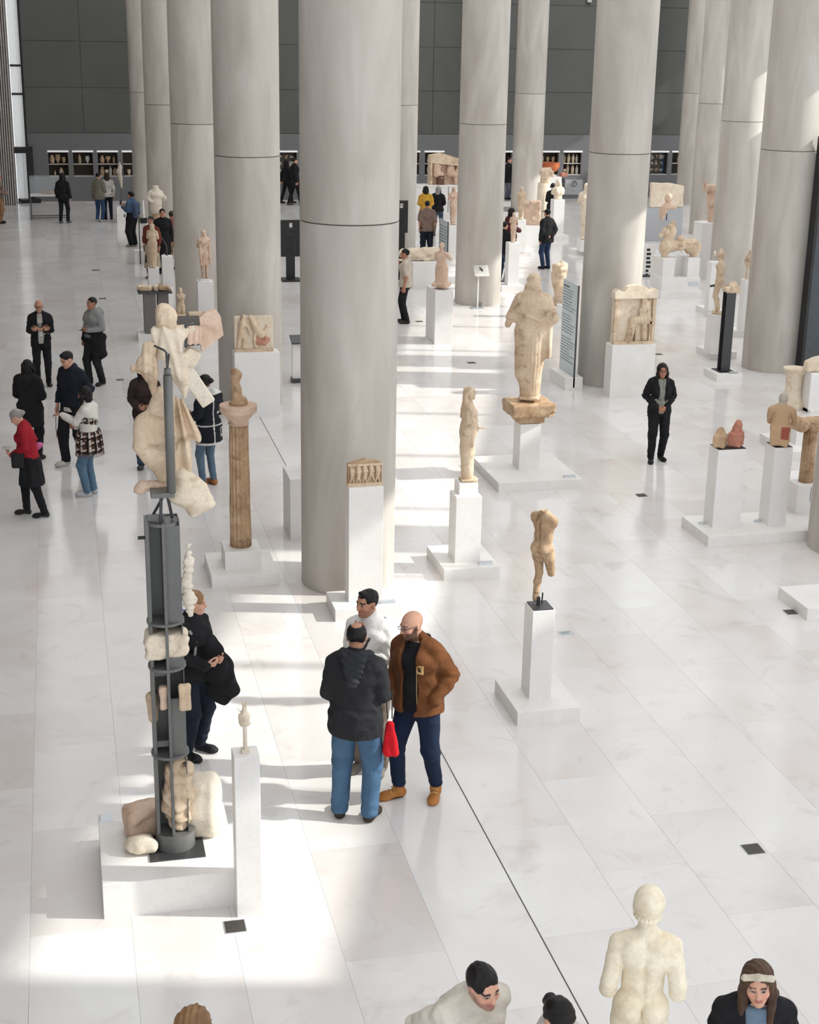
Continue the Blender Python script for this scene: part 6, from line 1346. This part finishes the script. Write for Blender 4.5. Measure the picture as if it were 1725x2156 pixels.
MB().box(-.014, .014, .0065, .008, -.02, .004).box(-.006, .018, .0065, .008, .004, .020).build('patch_mark', cloth('patch_print', (.05, .03, .02)), [c for c in t.children if c.name.startswith('patch')][0])
t, J, s = person('dark-haired man in a white shirt with a hand at his chin and a bag strap', (780, 1622), 1.80, -158, ('chin', 'crossed'), side=2, hair='tuft', haircol='black', top=srgb(232, 230, 228), topg=.018, hem=.84, bottom=srgb(120, 108, 98), fit=.018, shoes=srgb(120, 112, 104), head=(25, 2, 0), skin='tan', beard=.25, topname='shirt')
S = Shape().chain([J['neck'] + A3(*p) for p in ((-.02, .075, -.025), (-.06, .045, .01), (-.05, -.05, .03), (.05, -.05, .03), (.06, .045, .01), (.02, .075, -.025))], (.014,) * 6, .01); S.build('shirt_collar', cloth('white_collar', srgb(226, 224, 222)), t, .008)
strap(t, [J['shL'] + A3(.05, -.05, .09), J['chest'] + A3(-.05, .15, .05), J['waist'] + A3(.10, .15, -.05), J['pel'] + A3(.18, .05, .0)], .013, M_BLACK); strap(t, [J['shR'] + A3(-.06, .02, .09), J['chest'] + A3(.07, .16, .05)], .011, M_BLACK)
# guard
t, J, s = person('female guard in a black suit with clasped hands and grey scarf, facing the camera', (1381, 970), 1.62, 176, ('clasp', 'clasp'), feet=((.11, .10, 12), (-.10, -.06, -12)), sex='f', hair='long', haircol='black', top=C_BLACK, topg=.026, hem=.80, opening=.045, shirt=srgb(150, 150, 142), bottom=C_BLACK, fit=.018, shoes=C_BLACK, skin='olive', head=(0, 4, 0), collar=False)
glasses(t, J, s); S = Shape().chain([J['neck'] + A3(-.05, .06, .0) * s, J['chest'] + A3(-.025, .135, -.02) * s, J['waist'] + A3(-.02, .13, .06) * s], (.024, .024, .02), .02).chain([J['neck'] + A3(.05, .06, .0) * s, J['chest'] + A3(.03, .135, -.02) * s, J['waist'] + A3(.02, .13, .02) * s], (.024, .024, .018), .02).chain([J['neck'] + A3(-.055, -.02, .03) * s, J['neck'] + A3(0, -.06, .035) * s, J['neck'] + A3(.055, -.02, .03) * s], (.022, .022, .022), .02); S.build('scarf', cloth('grey_scarf', srgb(132, 136, 130)), t, .010)
# group at left
t, J, s = person('bald man in a black suit with crossed arms and lanyard', (92, 812), 1.66, 165, ('crossed', 'crossed'), hair='bald', beard=.2, haircol='grey', top=C_BLACK, topg=.026, hem=.80, opening=.05, shirt=srgb(176, 172, 166), bottom=C_BLACK, shoes=C_BLACK, skin='tan', head=(5, 6, 0)); glasses(t, J, s); lanyard(t, J, s, (.02, .02, .02))
t, J, s = person('man in a grey hoodie with a dark coat tied at his waist', (203, 810), 1.70, -140, ('down', 'front'), feet=STEP, hair='short', haircol='black', topg=.036, hem=.86, hood=True, bottom=(.02, .02, .022), fit=.022, shoes=(.02, .02, .02), sole=(.5, .5, .5), skin='olive', fat=1.12, topname='hoodie', topfn=lambda V: np.where((V[:, 2:3] > 1.10), np.array(srgb(142, 142, 142)), np.where((V[:, 2:3] > .98) & (V[:, 2:3] < 1.04) & (np.abs(V[:, :1]) < .1), np.array(srgb(120, 122, 124)), np.array([.015, .016, .018]))))
S = Shape().econe((0, -.02, 1.0), (0, -.02, .62), (.235, .19), (.27, .17), .04).wrinkle(lumps(5, 14, .014)).keep((0, 0, 1), 1.0); S.cbox((.0, .22, .8), (.13, .16, .25), .02, None, .02); S.build('tied_coat', cloth('black_coat', C_BLACK), t, .016)
w_ = J['wrL'] + A3(.03, .10, .02)
held('phone', 'dark phone in the hand of the man in the grey hoodie', 'phone', MB().box(w_[0] - .035, w_[0] + .035, w_[1] - .06, w_[1] + .06, w_[2], w_[2] + .01, .003), M_BLACK, t)
t, J, s = person('tall young man in a dark sweater over a white shirt, looking down', (160, 978), 1.84, -150, ('down', 'back'), feet=((.10, .12, 10), (-.10, -.08, -10)), hair='tuft', haircol='black', top=(.012, .015, .024), topg=.028, hem=.93, bottom=C_BLACK, fit=.022, shoes=srgb(190, 188, 180), sole=(.6, .6, .58), skin='fair', head=(12, 24, 0), topname='sweater')
S = Shape().econe((0, 0, .98), (0, 0, .88), (.185, .145), (.19, .15), .03); S.keep((0, 0, 1), .955); S.keep((0, 0, -1), -.88); S.build('shirt_tail', cloth('white_shirt', srgb(206, 206, 204)), t, .014)
S = Shape().chain([J['neck'] + A3(-.055, .045, .01), J['neck'] + A3(0, .068, -.01), J['neck'] + A3(.055, .045, .01), J['neck'] + A3(.04, -.06, .03), J['neck'] + A3(-.04, -.06, .03), J['neck'] + A3(-.055, .045, .01)], (.014,) * 6, .01); S.build('shirt_collar', cloth('white_shirt', srgb(206, 206, 204)), t, .010)
def plaid(V):
    x, y, z = V.T; a = np.arctan2(y, x); C = np.tile(np.array(srgb(84, 56, 48)), (len(V), 1)); C[np.sin(a * 11) > .72] = srgb(200, 192, 180); C[np.sin(z * 62) > .80] = srgb(196, 188, 176); C[(np.sin(a * 11 + 1.8) > .6)] = srgb(36, 30, 30); C[np.sin(z * 62 + 2.4) > .8] = srgb(40, 32, 32); return C
def shawl_top(V):
    P = plaid(V); w = np.array(srgb(222, 218, 210)); x, y, z = V.T; m = (z < 1.02) | ((np.abs(z - 1.18 + x * .35) < .05) & (np.abs(x) < .22)); return np.where(m[:, None], P, w)
t, J, s = person('long-haired woman in a white top and plaid shawl with light jeans, pointing', (194, 1042), 1.64, -80, ('hold', 'point'), feet=((.09, .02, 10), (-.09, .06, -8)), sex='f', hair='long', haircol='black', topg=.026, hem=.74, bottom=C_LJEAN, fit=.014, shoes=srgb(190, 192, 196), sole=(.7, .7, .7), skin='olive', head=(0, 12, 0), topname='top', topfn=shawl_top)
S = Shape().econe((0, 0, .98), (0, 0, .70), (.20, .16), (.225, .19), .03).wrinkle(pleats(0, 0, 12, .014, .66, .98)).keep((0, 0, 1), .99).keep((0, 0, -1), -.66); V, Q = S.verts(.012); o = meshfast('shawl', V, Q, vcol('patterned_cloth', .9, .2), t, plaid(V))
fr_ = MB()
for i in range(40):
    a = 6.283 * i / 40; fr_.tube([(.225 * math.cos(a), .19 * math.sin(a), .685), (.235 * math.cos(a), .20 * math.sin(a), .62)], .005, 4)
tag(fr_.build('fringe', cloth('shawl_fringe', srgb(120, 96, 84)), t), kind='stuff')
strap(t, [tuple(J['wrL'] + A3(.0, .09, 0)), tuple(J['wrL'] + A3(.0, .10, -.2)), tuple(J['wrL'] + A3(0, .09, -.34))], .006, cloth('wrist_band', srgb(120, 96, 80)), 'wrist_strap')
t, J, s = person('woman in a long black coat with hood, seen from behind', (70, 968), 1.62, 12, ('hold', 'hold'), sex='f', hair='mid', haircol='black', top=C_BLACK, topg=.045, hem=.62, bottom=C_BLACK, fit=.02, shoes=C_BLACK, hood=True, topname='coat')
t, J, s = person('woman in a red top, pink scarf at her waist and black skirt, stepping', (72, 1086), 1.58, -95, ('clasp', 'hold'), feet=((.08, .14, 5), (-.08, -.16, -5)), sex='f', hair='bun', haircol='grey', top=srgb(150, 30, 42), topg=.022, hem=.95, bottom=C_BLACK, skirt=.52, shoes=(.02, .02, .02), sole=(.5, .5, .5), skin='fair', head=(0, 26, 0), lean=10, fat=1.1, topname='sweater')
S = Shape().chain([(.19, -.12, .98), (.225, .0, .92), (.20, .13, .97)], (.045, .07, .045), .03).wrinkle(lumps(3, 30, .008)); S.build('waist_scarf', cloth('pink_scarf', srgb(206, 112, 168)), t, .012); o = held('handbag', 'black handbag at the side of the woman in the red top', 'bag', Shape().box((-.16, .14, .86), (.06, .09, .11), .03), cloth('black_leather', C_BLACK, .2, .5), t)
held('leaflet', 'pale leaflet in the hand of the woman in the red top', 'leaflet', MB().box(-.10, .02, .26, .36, 1.0, 1.006), M_SHELF, t)
t, J, s = person('dark-haired visitor in a brown jacket half hidden behind the winged statue', (312, 985), 1.68, 170, ('hold', 'hold'), sex='f', hair='long', haircol='black', top=srgb(58, 46, 44), topg=.03, hem=.84, bottom=srgb(66, 86, 106), fit=.022, shoes=(.06, .06, .06), skin='tan')
def bw(V):
    x, y, z = V.T; C = np.tile(np.array([.014, .016, .022]), (len(V), 1)); w = np.array(srgb(218, 216, 210)); a = np.arctan2(y, x)
    C[(np.abs(z - .98) < .010) | (z < .715) | (np.abs(a) < .07) | (np.abs(np.abs(a) - 1.9) < .05) | (z > 1.44)] = w; m = (np.abs(a + .8) < .28) & (np.abs(z - .86) < .075); m2 = (np.abs(a + .8) < .21) & (np.abs(z - .86) < .05); C[m] = w; C[m2] = [.014, .016, .022]; C[(np.abs(z - 1.16) < .012) & (np.abs(a + .8) < .4)] = w; return C
t, J, s = person('woman in a black coat with white trim and grey-blue jeans, tan boots', (443, 1022), 1.72, -55, ('hold', 'hold'), feet=((.08, .02, 10), (-.09, .08, -5)), sex='f', hair='bun', haircol='black', topg=.042, hem=.68, bottom=srgb(92, 112, 130), fit=.006, shoes=srgb(160, 104, 60), sole=(.05, .04, .03), skin='brown', head=(-20, 20, 0), topname='coat', topfn=bw, hood=False)
S = Shape().chain([J['neck'] + A3(-.06, .05, 0), J['neck'] + A3(0, -.08, .02), J['neck'] + A3(.06, .05, 0)], (.04, .05, .04), .03); S.build('fur_collar', cloth('white_fleece', srgb(224, 222, 216)), t, .012)
t, J, s = person('visitor in a black jacket with a coat over the arm, behind the steel column', (412, 1588), 1.66, 120, ('hold', 'hold'), sex='f', hair='short', haircol='light', top=C_BLACK, topg=.03, hem=.84, bottom=C_NAVY, fit=.014, shoes=C_BLACK, skin='fair', head=(-40, 10, 0))
S = Shape().chain([(-.06, 0, .62), (.04, .0, .40), (.14, .0, .18)], (.10, .12, .075), .06).econe((-.05, 0, .55), (.03, 0, .05), (.12, .08), (.07, .04), .04).wrinkle(lumps(6, 22, .014)); S.keep((-.5, 0, -1), -.06)
o = held('folded_coat', 'black quilted coat hanging over the arm of the visitor behind the steel column', 'coat', S, cloth('black_coat', C_BLACK), t)
o.location = tuple(A3(*t.location) + _r0 * .22 + A3(0, 0, .52)); o.rotation_euler = (0, 0, -YAW)
strap(t, [J['shR'] + A3(-.03, -.07, .05), J['shR'] + A3(-.02, .0, .10), J['chest'] + A3(.11, .14, .0), J['waist'] + A3(.13, .12, 0)], .016, cloth('grey_strap', srgb(150, 150, 150)))
S = Shape().box((.0, -.19, 1.22), (.14, .07, .18), .05).wrinkle(lumps(2, 30, .004)); V, Q = S.verts(.013); o = meshfast('backpack', V - V.mean(0), Q, vcol('patterned_cloth', .9, .2), None, (lambda P: np.where((np.sin(P[:, :1] * 90) * np.sin(P[:, 2:3] * 80) > .2), np.array(srgb(90, 100, 160)), np.array(srgb(190, 190, 200))))(V)); place(o, t, tuple(V.mean(0))); tag(o, 'blue and white patterned backpack of the visitor behind the steel column', 'backpack')
# aisle, far left
person('far man in black with hands at his sides, facing the niches', (136, 470), 1.74, 10, ('down', 'hang'), feet=STEP, hair='mid', haircol='black', top=C_BLACK, topg=.03, hem=.86, bottom=C_BLACK, shoes=(.1, .1, .1), sole=None)
person('far visitor in an olive-grey shirt and blue jeans beside a companion', (211, 467), 1.72, 20, ('hold', 'hang'), hair='short', haircol='black', top=srgb(116, 112, 100), topg=.034, hem=.80, bottom=srgb(52, 72, 104), shoes=srgb(180, 176, 170), topname='shirt')
person('far companion in white with a dark bag, half behind the olive shirt', (229, 462), 1.66, -20, ('hang', 'hold'), sex='f', hair='long', haircol='brown', top=srgb(196, 192, 186), topg=.02, hem=.84, bottom=C_NAVY, shoes=C_BLACK)
t, J, s = person('far visitor in a blue shirt and wide black trousers holding up a phone', (280, 519), 1.72, -65, ('phone', 'phone'), hair='bun', haircol='black', sex='f', top=srgb(72, 96, 124), topg=.03, hem=.90, bottom=C_BLACK, fit=.04, shoes=srgb(150, 146, 140), skin='tan', topname='shirt')
held('phone', 'small dark phone held up by the far visitor in blue', 'phone', MB().box(-.03, .05, .40, .42, 1.28, 1.42), M_BLACK, t)
S = Shape().box((0, -.18, 1.2), (.13, .08, .2), .05); held('backpack', 'blue-grey backpack on the far visitor in blue', 'backpack', S, cloth('blue_pack', srgb(78, 96, 120)), t, .02)
person('far visitor in a long black robe and cap beside the aisle pedestals', (346, 575), 1.80, 165, ('hang', 'hang'), hair='short', haircol='black', sex='f', top=C_BLACK, topg=.03, hem=.55, bottom=C_BLACK, shoes=C_BLACK, topname='coat', skin='tan')
person('far visitor in a brick-red top with pale apron skirt beside the black robe', (322, 586), 1.70, 190, ('hang', 'hang'), hair='short', haircol='black', sex='f', top=srgb(112, 58, 46), topg=.022, hem=.98, bottom=srgb(176, 160, 140), skirt=.30, shoes=(.15, .1, .08), skin='olive')
person('far visitor in a pink top and beige trousers half hidden by the column', (365, 567), 1.66, 20, ('hang', 'hang'), hair='short', haircol='brown', sex='f', top=srgb(168, 100, 90), topg=.02, hem=.92, bottom=srgb(176, 146, 118), skin='tan')
person('visitor in khaki trousers and grey top beside the batten wall', (2, 470), 1.70, 80, ('hold', 'hold'), hair='short', haircol='black', top=srgb(120, 104, 94), topg=.03, hem=.88, bottom=srgb(146, 112, 84), fit=.022, skin='tan')
# between the columns
person('woman in dark clothes striding past the pinned fragments board', (604, 428), 1.72, 60, ('walkf', 'walkb'), feet=WALK, sex='f', hair='long', haircol='black', top=C_BLACK, topg=.03, hem=.84, bottom=C_BLACK, shoes=C_BLACK)
person('man in black walking beside the striding woman', (621, 432), 1.86, 70, ('hang', 'hang'), feet=WALK, hair='short', haircol='black', top=C_BLACK, topg=.04, hem=.70, bottom=C_BLACK, shoes=(.1, .08, .06))
t, J, s = person('man in black with a beige vest raising a camera beside the thick column', (852, 680), 1.76, -85, ('camera', 'hang'), feet=((.1, .05, 5), (-.1, -.05, -5)), hair='short', haircol='black', top=srgb(186, 174, 160), topg=.030, hem=.86, opening=.06, shirt=C_BLACK, bottom=C_BLACK, fit=.016, shoes=(.03, .03, .03), sleeve='short', skin='olive', topname='vest')
held('camera', 'black camera held to the face by the man in the beige vest', 'camera', Shape().box((.0, .24, 1.62), (.07, .035, .045), .01).cone((0, .27, 1.62), (0, .35, 1.62), .035, .035, .005), M_BLACK, t)
person('man in a taupe tee and navy trousers walking away past the lion pedestal', (898, 545), 1.76, -5, ('hang', 'hang'), hair='short', haircol='black', top=srgb(122, 102, 92), topg=.036, hem=.84, bottom=C_NAVY, fit=.028, shoes=C_BLACK, sleeve='short', skin='tan', topname='tee')
person('woman in a mustard yellow top beside the white display wall', (895, 500), 1.72, -5, ('hold', 'hold'), sex='f', hair='long', haircol='black', top=srgb(196, 152, 58), topg=.03, hem=.74, bottom=C_NAVY, shoes=C_BLACK, topname='top')
t, J, s = person('grey-haired woman in black top and jeans beside the mustard top', (921, 496), 1.68, 15, ('hold', 'hold'), feet=STEP, sex='f', hair='mid', haircol='grey', top=C_BLACK, topg=.03, hem=.86, bottom=srgb(62, 76, 92), shoes=C_BLACK); held('handbag', 'bright blue bag hanging beside the grey-haired woman', 'bag', Shape().econe((-.24, .0, .72), (-.23, 0, .98), (.10, .06), (.06, .04), .03), cloth('blue_bag', srgb(66, 96, 140)), t, .02)
t, J, s = person('man in a black jacket, cap and jeans standing on the sunlit far floor', (1148, 566), 1.74, -35, ('back', 'hang'), hair='short', haircol='black', top=C_BLACK, topg=.04, hem=.78, bottom=srgb(40, 56, 82), fit=.016, shoes=C_BLACK, skin='tan', fat=1.1)
S = Shape().ell(J['hc'] + A3(0, -.015, .05) * s, (.093, .108, .085)); S.keep((0, 0, -1), -float(J['hc'][2] + .04)); S.box(J['hc'] + A3(0, .14, .05) * s, (.07, .07, .008), .005, None, .01); S.build('cap', cloth('black_cap', C_BLACK), t, .016)
person('dark-haired woman in a wine-red top behind the small kore', (1073, 560), 1.72, 60, ('hold', 'hold'), sex='f', hair='long', haircol='black', top=srgb(72, 26, 34), topg=.04, hem=.84, bottom=C_BLACK, shoes=C_BLACK)
person('visitor in black and jeans half hidden by the lectern column', (1058, 598), 1.72, 40, ('hold', 'hold'), hair='short', haircol='black', top=C_BLACK, topg=.03, hem=.84, bottom=srgb(52, 66, 88), shoes=C_BLACK)
person('woman in a black dress leaning in beside the female bust', (1160, 492), 1.74, 40, ('hold', 'hold'), sex='f', hair='bun', haircol='black', top=C_BLACK, topg=.026, hem=.30, bottom=C_BLACK, shoes=C_BLACK, topname='dress')
person('dark figure by the far niches behind the lectern column', (1069, 420), 1.74, 120, ('hold', 'hang'), hair='short', haircol='black', top=C_BLACK, topg=.03, hem=.7, bottom=srgb(90, 92, 104), shoes=C_BLACK)
# heads at the bottom edge
def near(label, px, zt, h, face, **kw):
    p = G(px[0], px[1], zt); v = p - EYEP; q = EYEP + v; B = A3(p[0], p[1], 0)
    w = B - EYEP; zc = w @ FW; return person(label, (CX + FPX * (w @ RT) / zc, CY - FPX * (w @ UP) / zc), h, face, **kw)
near('man in a cream sweater with cropped dark hair, bending forward', (950, 2000), 1.56, 1.80, 152, lean=34, head=(-6, -22, 4), hair='short', haircol='black', beard=.45, top=srgb(214, 206, 194), topg=.026, hem=.86, bottom=C_DJEAN, skin='fair', topname='sweater', arms=('clasp', 'clasp'))
near('person with dark tied hair bowing the head beside the cream sweater', (1152, 2098), 1.60, 1.68, 150, lean=6, head=(0, 22, 0), sex='f', hair='bun', haircol='black', top=srgb(206, 200, 190), topg=.022, hem=.86, bottom=C_BLACK, skin='fair', arms=('hold', 'hold'), topname='sweater')
t, J, s = near('long-haired woman with a pale headband and black cardigan, smiling down', (1600, 2034), 1.62, 1.68, -176, lean=4, head=(6, 0, 6), sex='f', hair='long', haircol=(.075, .042, .026), top=C_BLACK, topg=.03, hem=.80, opening=.07, shirt=srgb(104, 122, 140), bottom=C_DJEAN, skin='fair', arms=('hold', 'hold'), topname='cardigan')
T = lambda *p: J['hc'] + J['HM'] @ (A3(*p) * s); S = Shape().chain([T(-.088, -.01, .02), T(-.075, .055, .075), T(0, .080, .100), T(.075, .055, .075), T(.088, -.01, .02)], (.012, .018, .020, .018, .012), .01); S.build('headband', cloth('cream_headband', srgb(206, 196, 178), .35), t, .008)
near('woman with long light-brown hair seen from above', (400, 2144), 1.60, 1.66, 40, head=(0, 8, 0), sex='f', hair='long', haircol='light', top=srgb(220, 218, 214), topg=.024, hem=.84, bottom=C_JEAN, skin='fair', arms=('hold', 'hold'), topname='sweater')
